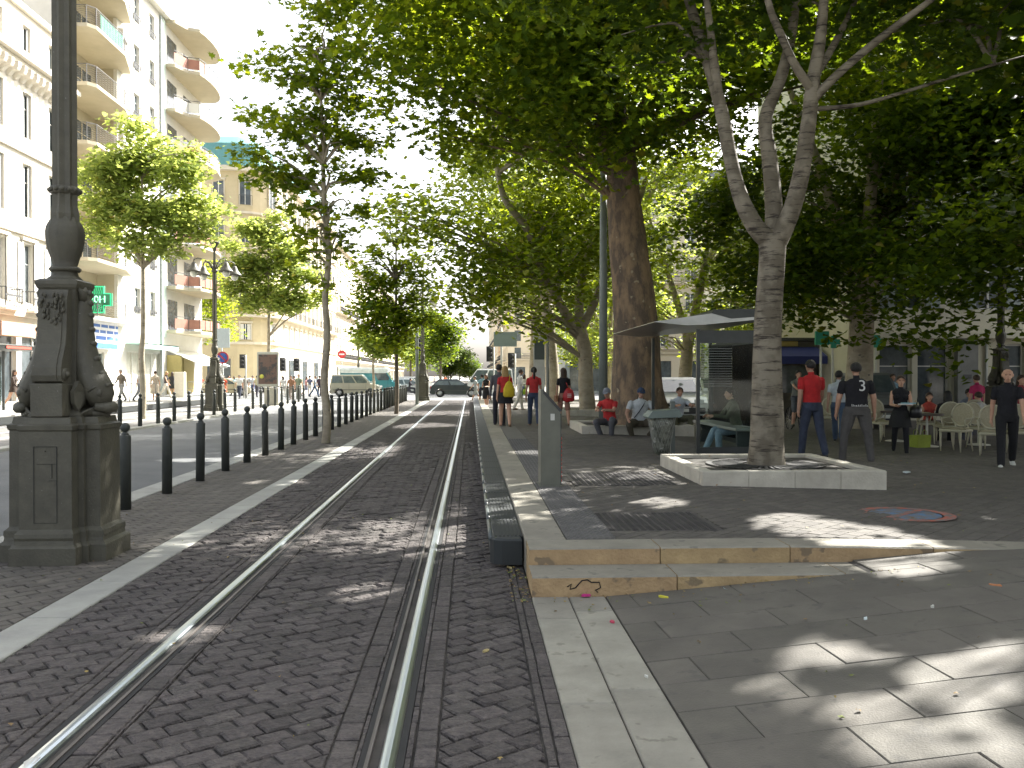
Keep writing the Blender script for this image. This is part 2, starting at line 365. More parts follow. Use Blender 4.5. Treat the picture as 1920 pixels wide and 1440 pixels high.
# ramped slabs at the foot of the steps
ZR = lambda x: zp(x, 3)
strip('ramp_bed', [0.45, 1.0, 4.06, 60], -4, 6.52, lambda x: ZR(x) - 0.012, M_mortar)
strip('ramp_bed_strip', [2.9, 4.06, 60], 6.52, 6.93, lambda x: ZR(x) - 0.012, M_mortar)
band('stone_band_outer', 0.455, 0.725, 0, 6.51, 0.004, M_stone, 1.5)
band('stone_band_inner', 0.733, 1.0, 0, 6.51, 0.003, M_stone, 1.5)
setts('ramp_slabs', [(1.01, 11, 0.8, 6.515), (3.07, 11, 6.52, 6.925)], R(3), 0.38, 0.76, ZR, M_slab, gap=0.0026, jit=0.0012, cham=0.003, h=0.012)
t = thing('graffiti_mark', 'dark scrawled marks on the front of the lower step', 'graffiti', (at(1095, 1096, .08).x, 6.517, .075))
mb = MB(); mk_ = plain((.012, .012, .012), .9)
for pts in ([(-.13, .0), (-.10, .02), (-.11, -.02), (-.07, -.01), (-.02, .045), (.02, .05), (.05, .03), (.11, .03), (.12, -.01), (.08, -.03), (.10, -.045)],): mb.tube([(x, 0, z) for x, z in pts], .005, mk_, 5)
mb.build('scrawl', t)
lf = MB(); rr = random.Random(4); ml = [plain((.30, .22, .07)), plain((.20, .13, .05)), plain((.16, .19, .04))]
def fallen(x, y, z, s):
    a = rr.uniform(0, 6.28); n = 7; lf.add([(x + s * (1 if k % 2 else .55) * math.cos(a + 2 * PI * k / n), y + s * (1 if k % 2 else .55) * math.sin(a + 2 * PI * k / n), z + .005 + rr.uniform(0, .012)) for k in range(n)], [tuple(range(n))], rr.choice(ml))
for _ in range(60): fallen(rr.uniform(.30, .445), rr.uniform(6.3, 7.5), .002, rr.uniform(.008, .022))
for _ in range(70): x = rr.uniform(.5, 3.5); fallen(x, 6.50 - rr.random() ** 3 * .5, max(.0, .08 * (x - 1)), rr.uniform(.006, .016))
for _ in range(90): x = rr.uniform(1.1, 8); y = rr.uniform(2.5, 6.3); fallen(x, y, zp(x, 3), rr.uniform(.006, .02))
for _ in range(120): x = rr.uniform(1.2, 9); y = rr.uniform(7.5, 16); fallen(x, y, zp(x, 10), rr.uniform(.008, .025))
for _ in range(80): fallen(rr.uniform(-4.3, .4), rr.uniform(3, 14), .002, rr.uniform(.006, .018))
lf.build('fallen_leaves', kind='stuff')
# tactile warning strip: rows of studs
mt = pm('tactile_plate', (0.11, 0.105, 0.10), 0.75, (0.08, 0.077, 0.073), 8)
mb = MB(); mb.box(0.805, 1.215, 7.30, 24, 0.25, 0.283, mt)
y = 7.33
while y < 19:
    for i in range(8):
        x = 0.83 + i * 0.0515 + (0.02 if int(y / 0.05) % 2 else 0); mb.loft([[(x - .014, y - .014, .283), (x + .014, y - .014, .283), (x + .014, y + .014, .283), (x - .014, y + .014, .283)], [(x - .008, y - .008, .289), (x + .008, y - .008, .289), (x + .008, y + .008, .289), (x - .008, y + .008, .289)]], mt)
    y += 0.052
mb.build('tactile_strip', kind='structure')
for k, (a, b, c, d) in enumerate(HOLES):
    mb = MB(); mi = pm('cast_iron_cover', (0.085, 0.08, 0.075), 0.6, (0.055, 0.05, 0.05), 8, metal=0.3)
    mb.box(a + 0.01, b - 0.01, c + 0.01, d - 0.01, 0.2, 0.281, mi); yy = c + 0.05
    while yy < d - 0.05:
        xx = a + 0.05
        while xx < b - 0.05: mb.box(xx, xx + 0.045, yy, yy + 0.02, 0.281, 0.287, mi); xx += 0.07
        yy += 0.05
    mb.build('manhole_cover', label=['wide dark cover plate set in the paving beyond the slanted grey ticket post', 'dark ribbed cover plate set in the paving next to the studded strip and steps'][k], cat='manhole cover')
# painted pictogram on the platform paving
c = at(1697, 965); t = thing('pavement_marking', 'worn red and blue round no-parking marking painted on the paving', 'road marking', (c.x, c.y, zp(c.x) + 0.006))
def pmw(name, col): return pm(name, col, 0.85, (0.15, 0.14, 0.13), 9, ramp=(0.44, 0.60))
m = pmw('worn_red_paint', (0.42, 0.10, 0.06)); mbl = pmw('worn_blue_paint', (0.08, 0.17, 0.30))
def ringf(mb, r0, r1, z, m, n=40):
    for i in range(n):
        a = 2 * PI * i / n; b = 2 * PI * (i + 1) / n
        mb.add([(r0 * math.cos(a), r0 * math.sin(a), z), (r1 * math.cos(a), r1 * math.sin(a), z), (r1 * math.cos(b), r1 * math.sin(b), z), (r0 * math.cos(b), r0 * math.sin(b), z)], [(0, 1, 2, 3)], m)
mb = MB(); ringf(mb, 0.36, 0.47, 0.002, m); mb.build('red_ring', t)
mb = MB(); ringf(mb, 0.0, 0.34, 0.0, mbl); mb.build('blue_disc', t)
mb = MB(); mb.M = Matrix.Rotation(R(40), 4, 'Z'); mb.add([(-.36, -.04, .006), (.36, -.04, .006), (.36, .04, .006), (-.36, .04, .006)], [(0, 1, 2, 3)], m); mb.build('red_bar', t)
# the fender along the near platform
t = thing('platform_fender', 'black ribbed rubber fender with a worn shiny edge along the near platform', 'platform fender', (0.46, 7.62, 0))
mbk = pm('black_ribbed_rubber', (0.022, 0.026, 0.026), 0.65, (0.022, 0.026, 0.026), 10)
mke = pm('worn_rubber_edge', (0.10, 0.12, 0.12), 0.35, (0.04, 0.045, 0.045), 14, stretch=(1, .15, 1))
y = 0.0; k = 0
while y < 48:
    ln = 0.95; mb = MB(); e = y + ln - 0.012; w = 0.29
    x0 = -w
    mb.loft([[(xx, yy, zz) for xx, zz in ((-0.02, 0.06), (x0 + 0.03, 0.06), (x0, 0.10), (x0, 0.22), (x0 + 0.012, 0.243), (x0 + 0.035, 0.252), (-0.005, 0.252), (-0.005, 0.06))] for yy in ((y, e))], mbk)
    for i in range(7): mb.box(x0 + 0.045 + i * 0.034, x0 + 0.062 + i * 0.034, y + 0.01, e - 0.01, 0.252, 0.258, mbk)
    if k == 0:   # rounded near end
        rr = [[(x0 + 0.0, 0, zz), (x0 + 0.03, -0.07, zz), (x0 + 0.10, -0.11, zz), (-0.02, -0.12, zz), (-0.02, 0, zz)] for zz in (0.03, 0.235)] + [[(x0 + 0.02, 0, 0.252), (x0 + 0.05, -0.055, 0.252), (x0 + 0.11, -0.09, 0.252), (-0.03, -0.10, 0.252), (-0.03, 0, 0.252)]]
        mb.loft(rr, mbk)
    mb.tube([(x0 + 0.006, y, 0.236), (x0 + 0.006, e, 0.236)], 0.019, mke, 8)
    if k < 60: mb.build('fender_section', t)
    y += ln; k += 1
# ------------------------------------------------------------------ cast iron lamp posts
M_iron = pm('painted_cast_iron', (0.092, 0.087, 0.064), 0.55, (0.066, 0.062, 0.047), 5, 0.25, 45, spec=0.4, speck=(55, 0.72, (0.2, 0.2, 0.18)))
M_iron2 = pm('dark_green_iron', (0.045, 0.050, 0.044), 0.5, (0.032, 0.036, 0.032), 5, 0.15, 60, speck=(18, .70, (.11, .11, .10)))
def cross_ring(a, h, z, c=0.05, n=0.05):
    a = a * .78
    # a Greek cross plan: arms of half width h reaching out to a, small stepped corners
    q = [(h, a), (h, h + n), (h + n, h + n), (h + n, h), (a, h)]
    pts = []
    for k in range(4):
        for x, y in q:
            xx, yy = x, y
            for _ in range(k): xx, yy = yy, -xx
            pts.append((xx, yy, z))
    return pts[::-1]
def make_lamp(label, loc, group='cast iron lamp posts with bell lanterns'):
    t = thing('lamp_post', label, 'lamp post', loc, group=group)
    mb = MB()
    S = [(0.60, 0.285, 0.0), (0.60, 0.285, 0.15), (0.585, 0.27, 0.165), (0.555, 0.255, 0.18), (0.55, 0.25, 0.21), (0.56, 0.25, 0.235), (0.555, 0.25, 0.27), (0.525, 0.235, 0.29), (0.51, 0.225, 0.305), (0.505, 0.222, 1.16), (0.52, 0.235, 1.175), (0.525, 0.24, 1.21), (0.485, 0.21, 1.225), (0.47, 0.20, 1.28)]
    mb.loft([cross_ring(a, h, z) for a, h, z in S], M_iron)
    mb.build('pedestal', t)
    # access door with an incised outline on the front
    mb = MB(); dk = pm('seam', (0.03, 0.03, 0.028), 0.9)
    for (x0, x1, z0, z1) in ((-.10, -.096, .36, 1.03), (.096, .10, .36, 1.03), (-.10, .10, 1.026, 1.03), (-.10, .10, .36, .364), (-.07, .09, .875, .878), (.055, .058, .75, .875), (0.03, .098, .73, .733)): mb.box(x0, x1, -0.401, -0.3925, z0, z1, dk)
    mb.ball((0, -0.400, 0.99), .006, dk); mb.build('access_door', t)
    # central body and scroll consoles on the front and back
    mb = MB()
    mb.loft([[(x * s, y * s, z) for x, y in ((-1, -1), (1, -1), (1, 1), (-1, 1))] for s, z in ((.23, 1.28), (.23, 1.30), (.17, 1.36), (.15, 2.30), (.16, 2.42), (.175, 2.44), (.185, 2.47), (.185, 2.50), (.15, 2.52))], M_iron)
    mb.build('shaft_base', t)
    for k in (0, 1):
        mb = MB(); mb.M = Matrix.Rotation(PI * k, 4, 'Z')
        mb.bbox(-.135, .135, -.375, -.10, 1.282, 1.58, M_iron, 0.012)
        prof = [(-.14, 1.582), (-.32, 1.582), (-.355, 1.60), (-.37, 1.65), (-.365, 1.72), (-.345, 1.79), (-.315, 1.85), (-.28, 1.93), (-.262, 2.05), (-.255, 2.2), (-.25, 2.33), (-.22, 2.415), (-.14, 2.415)]
        mb.extx(prof, -.125, .125, M_iron)
        mb.extx([(y - .008, z) for y, z in prof[2:-2]][::-1] + [(y + .02, z) for y, z in prof[2:-2]], -.085, .085, M_iron)
        mb.tube([(-.14, -.30, 1.66), (.14, -.30, 1.66)], .055, M_iron, 12); mb.ball((-.14, -.30, 1.66), .03, M_iron); mb.ball((.14, -.30, 1.66), .03, M_iron)
        mb.build('scroll_console', t)
        mb = MB(); mb.M = Matrix.Rotation(PI * k, 4, 'Z'); rr = random.Random(5)
        for i in range(46):     # hanging garland of moulded leaves and fruit
            u = rr.uniform(-1, 1); v = rr.random(); zz = 2.37 - v * (0.26 * (1 - abs(u)) + .10 + .05 * (abs(u) > .6)); mb.ball((u * .10, -.262 - rr.random() * .012, zz), (rr.uniform(.008, .018), .016, rr.uniform(.014, .03)), M_iron, 7, 5)
        mb.build('garland', t)
    # dolphins on the two sides: head down, tail curling up the shaft
    for k in (0, 1):
        mb = MB(); mb.M = Matrix.Rotation(PI / 2 + PI * k, 4, 'Z') @ Matrix.Translation((0, .045, 0))
        path = [(-.36, 1.37, .10), (-.35, 1.45, .15), (-.31, 1.54, .17), (-.26, 1.65, .16), (-.225, 1.78, .14), (-.205, 1.92, .125), (-.20, 2.05, .11), (-.20, 2.18, .10), (-.205, 2.29, .085), (-.215, 2.38, .06), (-.20, 2.46, .03)]
        rings = []
        for i, (y, z, r) in enumerate(path):
            y2, z2 = path[min(i + 1, len(path) - 1)][:2]; y1, z1 = path[max(i - 1, 0)][:2]; d = Vector((0, y2 - y1, z2 - z1)).normalized(); w = Vector((0, -d.z, d.y))
            rings.append([tuple(Vector((0, y, z)) + Vector((1, 0, 0)) * math.cos(a) * r * 1.05 + w * math.sin(a) * r * 0.8 * (1 + .12 * math.cos(4 * a))) for a in [2 * PI * j / 14 for j in range(14)]])
        mb.loft(rings, M_iron, smooth=True)
        mb.M = mb.M @ Matrix.Translation((0, .11, 0))
        mb.tube([(-.12, -.46, 1.37), (-.06, -.55, 1.355), (0, -.575, 1.36), (.06, -.55, 1.355), (.12, -.46, 1.37)], [.035, .05, .055, .05, .035], M_iron, 8)      # upper lip
        mb.tube([(-.11, -.43, 1.31), (0, -.52, 1.30), (.11, -.43, 1.31)], [.03, .04, .03], M_iron, 8)
        for s in (-1, 1):
            mb.ball((s * .115, -.50, 1.49), (.04, .035, .04), M_iron, 10, 7); mb.tube([(s * .09, -.50, 1.54), (s * .15, -.47, 1.545), (s * .17, -.42, 1.51)], .018, M_iron, 6)
            fin = [(s * .13, -.40, 1.50), (s * .24, -.38, 1.60), (s * .26, -.34, 1.50), (s * .24, -.34, 1.40), (s * .20, -.36, 1.33), (s * .12, -.38, 1.40)]
            mb.loft([[p for p in fin], [(p[0] * .98, p[1] + .035, p[2]) for p in fin]], M_iron)
            for q in range(7): mb.tube([(s * (.10 + .012 * q), -.47 + .01 * q, 1.37 - .006 * q), (s * (.13 + .01 * q), -.42 + .012 * q, 1.29)], .012, M_iron, 5)
            mb.tube([(s * .03, -.32, 2.32), (s * .08, -.34, 2.40), (s * .12, -.32, 2.44)], [.045, .035, .01], M_iron, 6)
        for q in range(8):
            y, z, r = path[2 + q]; mb.ball((0, y - .11 - r * .72, z + .02), (r * .5, .03, .03), M_iron, 8, 5)
        mb.build('dolphin_figure', t)
    # baluster urn, beaded shaft
    mb = MB(); mb.lathe([(.13, 2.50), (.15, 2.53), (.115, 2.56), (.10, 2.60), (.115, 2.62), (.10, 2.64), (.115, 2.70), (.145, 2.79), (.163, 2.88), (.166, 2.95), (.158, 3.0), (.14, 3.04), (.12, 3.07), (.115, 3.09)], M_iron, seg=24, flute=1, fd=0.13)
    mb.lathe([(.12, 2.595), (.135, 2.61), (.135, 2.625), (.12, 2.64)], M_iron, seg=20); mb.build('baluster', t)
    mb = MB(); mb.lathe([(.125, 3.05), (.13, 3.12), (.12, 3.16), (.112, 3.20), (.108, 6.2), (.10, 6.6), (.07, 7.0), (.055, 7.6)], M_iron, seg=16, smooth=False, flute=1, fd=0.22)
    for i in range(14): a = 2 * PI * i / 14; mb.ball((.125 * math.cos(a), .125 * math.sin(a), 3.335), .023, M_iron, 7, 5)
    mb.lathe([(.11, 3.30), (.122, 3.31), (.122, 3.36), (.11, 3.37)], M_iron, seg=20)
    mb.lathe([(.10, 6.55), (.15, 6.6), (.15, 6.66), (.10, 6.72)], M_iron, seg=16)
    mb.build('column', t)
    mb = MB(); mb.lathe([(.05, 7.55), (.09, 7.6), (.10, 7.72), (.16, 7.85), (.24, 7.95), (.25, 7.99), (.20, 8.0), (.12, 8.02)], M_iron, seg=12); mb.build('crown_finial', t)
    for k in range(4):
        a = PI / 4 + k * PI / 2; Rm = Matrix.Rotation(a, 4, 'Z')
        mb = MB(); mb.M = Rm
        mb.tube([(.06, 0, 6.62), (.25, 0, 6.95), (.55, 0, 7.12), (.85, 0, 7.15), (1.03, 0, 7.08), (1.05, 0, 6.95)], [.035, .03, .028, .028, .026, .024], M_iron, 7)
        mb.tube([(.06, 0, 6.95), (.2, 0, 7.05), (.38, 0, 6.98), (.42, 0, 6.85), (.33, 0, 6.78), (.26, 0, 6.84)], .02, M_iron, 6)
        arm = mb.build('lamp_arm', t)
        mb = MB(); mb.M = Rm; mb.lathe([(.04, 6.96), (.08, 6.93), (.12, 6.86), (.16, 6.74), (.24, 6.63), (.32, 6.55), (.34, 6.50), (.32, 6.495), (.14, 6.66)], M_iron, c=(1.05, 0, 0), seg=16); mb.build('bell_shade', arm)
        mb = MB(); mb.M = Rm; mb.ball((1.05, 0, 6.42), (.17, .17, .18), pm('opal_globe', (.75, .75, .7), .25), 12, 8); mb.build('globe', arm)
    return t
pl = Vector((-3.70, 8.24, 0))
lamp = make_lamp('dark lamp post with carved dolphin pedestal, large on the near paved strip', pl)
dup(lamp, at(403, 770), 0, 'four-armed lamp post with bell lanterns on the far bollard strip between two bright green trees')
p = atY(672, 735, 104); dup(lamp, (p.x, 104, 0), 0, 'small distant lamp post with bell lanterns rising above the teal van')
p = atY(795, 748, 60.5); dup(lamp, (p.x, 58.8, 0), 0, 'dark lamp post on the paved strip just left of the crossing black hatchback')
p = atY(1876, 740, 28.5); dup(lamp, (p.x, 28.5, zp(p.x)), 0, 'dark lamp post behind the cafe chairs near the shaven-headed man')

# ------------------------------------------------------------------ bollards
def make_bollard():
    t = thing('bollard', 'x', 'bollard', (0, 0, 0))
    mb = MB(); mb.lathe([(.068, -.02), (.068, .90), (.064, .915), (.055, .92)], M_iron2, seg=18); mb.build('post', t)
    mb = MB(); mb.lathe([(.045, .915), (.045, .93), (.032, .945), (.03, .965)], M_iron2, seg=14); mb.ball((0, 0, 1.012), .06, M_iron2, 14, 10); mb.build('ball_top', t)
    return t
bol = make_bollard(); used = False
def bollard(x, y, z, label, group):
    global used
    if not used: o = bol; used = True; o.location = (x, y, z); o['label'] = label
    else: o = dup(bol, (x, y, z), random.uniform(0, 6), label); o.rotation_euler = (random.uniform(-.012, .012), random.uniform(-.012, .012), o.rotation_euler.z)
    o['group'] = group
ys = [11.05 + 1.475 * i for i in range(33)]
skip = (21.9, 39.1)
k = 0
for y in ys:
    bollard(-4.24 + random.uniform(-.015, .015), y, 0.0, f'dark ball-topped bollard, {ORD[k]} of the near kerb row counted from the carved lamp post', 'bollards along the near kerb'); k += 1
k = 0
y = 24.3
while y < 58:
    if abs(y - 41.8) > .9: bollard(-10.78, y, 0.0, f'dark ball-topped bollard, {ORD[k]} of the far kerb row counted from the near end', 'bollards along the far kerb'); k += 1
    y += 1.66
# second line on the far strip, behind the trees
ys2 = [(237, 787), (352, 768)]

# ------------------------------------------------------------------ slanted ticket post
p = at(1014, 913); p2 = at(1052, 914)
t = thing('ticket_post', 'grey metal ticket post with a slanted top on the platform edge paving', 'ticket post', (p.x, p.y, zp(p.x)))
mg = pm('grey_green_metal', (0.135, 0.138, 0.108), 0.5, (0.105, 0.108, 0.085), 4, 0.1, 30); W = p2.x - p.x; D = 0.42
mb = MB(); mb.exty([(0, 0.0), (W, 0.0), (W, .915), (W * .93, .97), (.035, 1.185), (0, 1.20)], 0, D, mg); mb.build('housing', t)
mb = MB(); mb.exty([(W * .12, 1.150), (W * .95, .925), (W + .012, .93), (W + .012, .955), (W * .95, .975), (W * .12, 1.20)], -0.006, D + .006, pm('black_plastic', (.03, .03, .032), .4)); mb.build('slanted_top', t)
mb = MB(); mb.box(W + .001, W + .012, .02, .06, .02, .9, pm('dark_slot', (.04, .04, .04), .7)); z = .06
mr = pm('red_stud', (.55, .07, .05), .5)
while z < .62: mb.box(W + .012, W + .018, .02, .055, z, z + .028, mr); z += .052
mb.build('side_strip', t)
mb = MB(); mb.box(.12, .17, -.006, 0, .82, .90, pm('sticker', (.55, .55, .5), .6)); mb.build('sticker', t)
mb = MB(); mb.box(-.02, W + .02, -.02, D + .02, -.01, .012, mg); mb.build('base_plate', t)

# ------------------------------------------------------------------ white stone planters round the trees
M_pst = pm('white_planter_stone', (0.50, 0.47, 0.39), 0.85, (0.38, 0.35, 0.29), 3.5, 0.3, 40, island=0.06, speck=(9, 0.70, (0.36, 0.24, 0.15)))
M_soil = pm('dark_compacted_soil', (0.06, 0.055, 0.045), 0.95, (0.035, 0.032, 0.026), 6, 0.6, 40)
def planter(x0, x1, y0, y1, z, label, h=0.20, w=0.16):
    t = thing('tree_planter', label, 'tree planter', (x0, y0, z), group='white stone tree planters')
    X, Y = x1 - x0, y1 - y0
    for (a, b, c, d, al) in ((0, X, 0, w, 'x'), (0, X, Y - w, Y, 'x'), (0, w, w + .004, Y - w - .004, 'y'), (X - w, X, w + .004, Y - w - .004, 'y')):
        mb = MB(); q, e = (a, b) if al == 'x' else (c, d); n = max(2, round((e - q) / .55)); s = (e - q) / n
        for i in range(n):
            u0, u1 = q + i * s + .003, q + (i + 1) * s - .003
            if al == 'x': mb.bbox(u0, u1, c, d, -.25, h, M_pst, .012)
            else: mb.bbox(a, b, u0, u1, -.25, h, M_pst, .012)
        mb.build('stone_kerb', t)
    mb = MB(); mb.box(w, X - w, w, Y - w, -.1, h - .05, M_soil); mb.build('soil', t)
    return t
planter(2.88, 5.22, 10.80, 13.25, .26, 'white stone planter curb around the smooth pale tree, nearest to the steps')
planter(2.62, 5.3, 20.6, 23.2, .275, 'low white stone planter curb in front of which the two men sit')
planter(2.62, 5.3, 30.4, 33.0, .275, 'sunlit white stone planter curb behind the woman with the red backpack')
# tree grate
t = thing('tree_grate', 'dark slotted tree grate around the foot of the smooth pale tree', 'tree grate', (4.08, 12.03, .415))
mb = MB(); mi = pm('grate_iron', (.03, .03, .028), .6)
ringf(mb, .30, .36, .016, mi, 32); ringf(mb, .72, .80, .016, mi, 32)
for i in range(44):
    a = 2 * PI * i / 44; mb.M = Matrix.Rotation(a, 4, 'Z'); mb.box(.34, .74, -.016, .016, .0, .014, mi)
mb.build('slotted_ring', t)

# ------------------------------------------------------------------ tram shelter
M_dark = pm('dark_grey_metal', (0.055, 0.06, 0.06), 0.35, (0.045, 0.05, 0.05), 5, metal=0.5)
M_glass = glassm('clear_glass', (0.84, 0.90, 0.88), 0.015, 0.03); M_frost = glassm('smoked_glass', (0.66, 0.70, 0.68), 0.02, 0.08)
sx0 = 4.10; sy0 = 15.7; sz = zp(5)
t = thing('tram_shelter', 'glass tram shelter with a winged metal roof behind the smooth pale tree', 'shelter', (sx0, sy0, sz))
mroof = pm('brushed_roof_metal', (0.42, 0.43, 0.42), 0.30, (0.34, 0.35, 0.34), 3, metal=0.75, stretch=(1, .2, 1))
mb = MB(); mb.exty([(-.86, 2.375), (-.86, 2.385), (.15, 2.53), (1.36, 2.55), (1.36, 2.46), (.02, 2.33), (-.3, 2.32)], -.35, 4.2, mroof); mb.build('roof', t)
mb = MB(); mb.exty([(.14, 2.535), (.2, 2.60), (1.38, 2.62), (1.38, 2.50), (.5, 2.44)], -.37, 4.22, M_dark); mb.build('roof_cap', t)
for y in (0,):
    mb = MB(); mb.box(-.03, .03, y - .03, y + .03, 0, 2.27, M_dark); mb.build('post', t); mb = MB(); mb.box(1.27, 1.33, y - .03, y + .03, 0, 2.42, M_dark); mb.build('post', t)
    e = MB(); e.box(.03, 1.27, y - .006, y + .006, .14, 2.02, M_glass); g = e.build('end_glass', t)
    mb = MB(); mb.box(.03, 1.27, y - .02, y + .02, 2.02, 2.25, M_dark); mb.build('end_rail', t); mb = MB(); mb.box(.03, 1.27, y - .02, y + .02, .02, .14, M_dark); mb.build('end_rail', t)
    mb = MB(); mb.box(.05, .62, y - .009, y - .006, 1.35, 1.98, M_frost)
    for i in range(16): mb.box(.05, .62, y - .012, y - .009, 1.24 + i * .045, 1.246 + i * .045, pm('screen_line', (.25, .27, .26), .5))
    mb.build('glass_film', g)
for (xx, yy) in ((-.03, 3.9), (1.27, 3.9)): mb = MB(); mb.box(xx, xx + .06, yy - .03, yy + .03, 0, 2.27 if xx < 0 else 2.42, M_dark); mb.build('post', t)
mb = MB(); mb.box(1.31, 1.322, .05, 3.85, .14, 2.05, M_glass); mb.build('back_glass', t)
mb = MB(); mb.box(1.29, 1.34, .03, 3.87, .06, .14, M_dark); mb.box(1.29, 1.34, .03, 3.87, 2.05, 2.13, M_dark); mb.build('back_rail', t)
mb = MB(); mb.bbox(.80, 1.26, .35, 3.5, .40, .46, pm('grey_bench', (.30, .29, .26), .5), .01); b = mb.build('bench_seat', t)
for y in (.6, 3.2): mb = MB(); mb.box(.9, 1.15, y, y + .08, 0, .40, M_dark); mb.build('leg', t)

# ------------------------------------------------------------------ litter bin with a see-through bag
p = at(1252, 866, .27)
t = thing('litter_bin', 'wire litter bin with a clear bag of rubbish under a sloping green lid', 'litter bin', (p.x + .02, p.y + .55, .27))
mp = pm('bin_post', (.10, .12, .11), .5); mb = MB(); mb.box(.18, .25, .1, .17, 0, .95, mp); mb.build('post', t)
mb = MB(); mb.exty([(-.27, .70), (-.19, .80), (.24, .83), (.30, .72), (.27, .70), (-.25, .68)], -.22, .24, pm('green_lid', (.13, .17, .16), .35)); mb.build('lid', t)
mbag = pm('clear_bag_rubbish', (.17, .18, .145), .35, (.06, .065, .05), 9, 1.0, 14, speck=(11, .64, (.34, .34, .31)), ramp=(.42, .60))
mb = MB(); rr = random.Random(3)
mb.loft([[(r * (1 + rr.uniform(-.07, .07)) * math.cos(a), r * .9 * (1 + rr.uniform(-.07, .07)) * math.sin(a), z) for a in [2 * PI * j / 18 for j in range(18)]] for r, z in ((.05, .06), (.11, .08), (.13, .16), (.15, .3), (.175, .42), (.20, .55), (.215, .68))], mbag, smooth=True); mb.build('bag', t)
mb = MB(); mw = pm('bin_wire', (.35, .36, .33), .4, metal=.6)
for k in range(18):
    for s in (1, -1):
        pts = [((.12 + .012 * i) * 1.08 * math.cos(2 * PI * k / 18 + s * i * .13), (.12 + .012 * i) * .98 * math.sin(2 * PI * k / 18 + s * i * .13), .12 + i * .07) for i in range(9)]; mb.tube(pts, .003, mw, 4)
mb.build('wire_mesh', t)

# ------------------------------------------------------------------ tall poles
def mast(u, v, Y, h, r0, r1, label, m, z=None):
    q = atY(u, v, Y); zz = zp(q.x, Y) if z is None else z
    t = thing('tram_mast', label, 'mast', (q.x, Y, zz))
    mb = MB(); mb.lathe([(r0, 0), (r1, h)], m, seg=14, smooth=True); mb.build('pole', t)
    mb = MB(); mb.lathe([(r0 * 1.5, 0), (r0 * 1.5, .03), (r0 * 1.1, .04)], m, seg=14); mb.build('base_flange', t)
    return t
M_gal = pm('grey_green_pole', (0.21, 0.24, 0.22), 0.5, (0.16, 0.18, 0.17), 2, 0.05)
mast(1131, 780, 24.2, 8.2, .13, .085, 'tall grey green mast standing left of the thick plane tree trunk', M_gal)
mast(782, 757, 50.5, 6.9, .10, .07, 'thin grey mast on the paved strip before the crossing cars', M_gal)
q = at(790, 752, 0)
# ------------------------------------------------------------------ trees
LOBED = np.array([(0, 0), (.30, -.12), (.22, .12), (.52, .16), (.34, .36), (.36, .62), (.14, .56), (0, 1.0), (-.14, .56), (-.36, .62), (-.34, .36), (-.52, .16), (-.22, .12), (-.30, -.12)]) * [1, 1]
LOBEF = [(0, 1, 2), (2, 3, 4), (4, 5, 6), (6, 7, 8), (8, 9, 10), (10, 11, 12), (12, 13, 0), (0, 2, 4, 10, 12), (4, 6, 8, 10)]
MID = np.array([(0, 0), (.45, .1), (.30, .42), (.33, .62), (0, 1.0), (-.33, .62), (-.30, .42), (-.45, .1)]); MIDF = [(0, 1, 2, 6, 7), (2, 3, 4, 5, 6)]
KITE = np.array([(0, 0), (.38, .4), (0, 1.0), (-.38, .4)]); KITEF = [(0, 1, 2, 3)]
SHAPES = {'lobed': (LOBED, LOBEF), 'mid': (MID, MIDF), 'kite': (KITE, KITEF)}
def leaf_mesh(name, P, size, shape, mats, droop=0.35, seed=0, flat=0.75):
    r = np.random.default_rng(seed); n = len(P); T, TF = SHAPES[shape]; k = len(T)
    nz = np.abs(r.normal(0, 1, n)) * .5 + flat; N = np.stack([r.normal(0, .55, n), r.normal(0, .55, n), nz], 1); N /= np.linalg.norm(N, axis=1)[:, None]
    a = r.uniform(0, 2 * PI, n); D = np.stack([np.cos(a), np.sin(a), -droop * np.ones(n)], 1)
    D -= N * (D * N).sum(1)[:, None]; D /= np.linalg.norm(D, axis=1)[:, None]; S = np.cross(D, N)
    sz = size * r.uniform(.55, 1.25, n)
    fold = np.abs(T[:, 0]) * .35; V = (P[:, None, :] + sz[:, None, None] * (T[None, :, 0, None] * S[:, None, :] + T[None, :, 1, None] * D[:, None, :] + fold[None, :, None] * N[:, None, :])).reshape(-1, 3)
    loops = []; st = []; tot = []
    base = (np.arange(n) * k)[:, None]
    idx = np.concatenate([np.array(f) for f in TF]); L = (base + idx[None, :]).reshape(-1)
    lt = np.array([len(f) for f in TF]); LT = np.tile(lt, n); LS = np.concatenate([[0], np.cumsum(LT)[:-1]])
    me = bpy.data.meshes.new(name); me.vertices.add(len(V)); me.vertices.foreach_set('co', V.astype(np.float32).ravel())
    me.loops.add(len(L)); me.loops.foreach_set('vertex_index', L.astype(np.int32)); me.polygons.add(len(LT))
    me.polygons.foreach_set('loop_start', LS.astype(np.int32)); me.polygons.foreach_set('loop_total', LT.astype(np.int32))
    for m in mats: me.materials.append(m)
    if len(mats) > 1: me.polygons.foreach_set('material_index', np.repeat(r.integers(0, len(mats), n), len(TF)).astype(np.int32))
    me.update(calc_edges=True); return me
PATCHES = []       # ground spots meant to be sunlit: leaves are cut away along their sun shafts
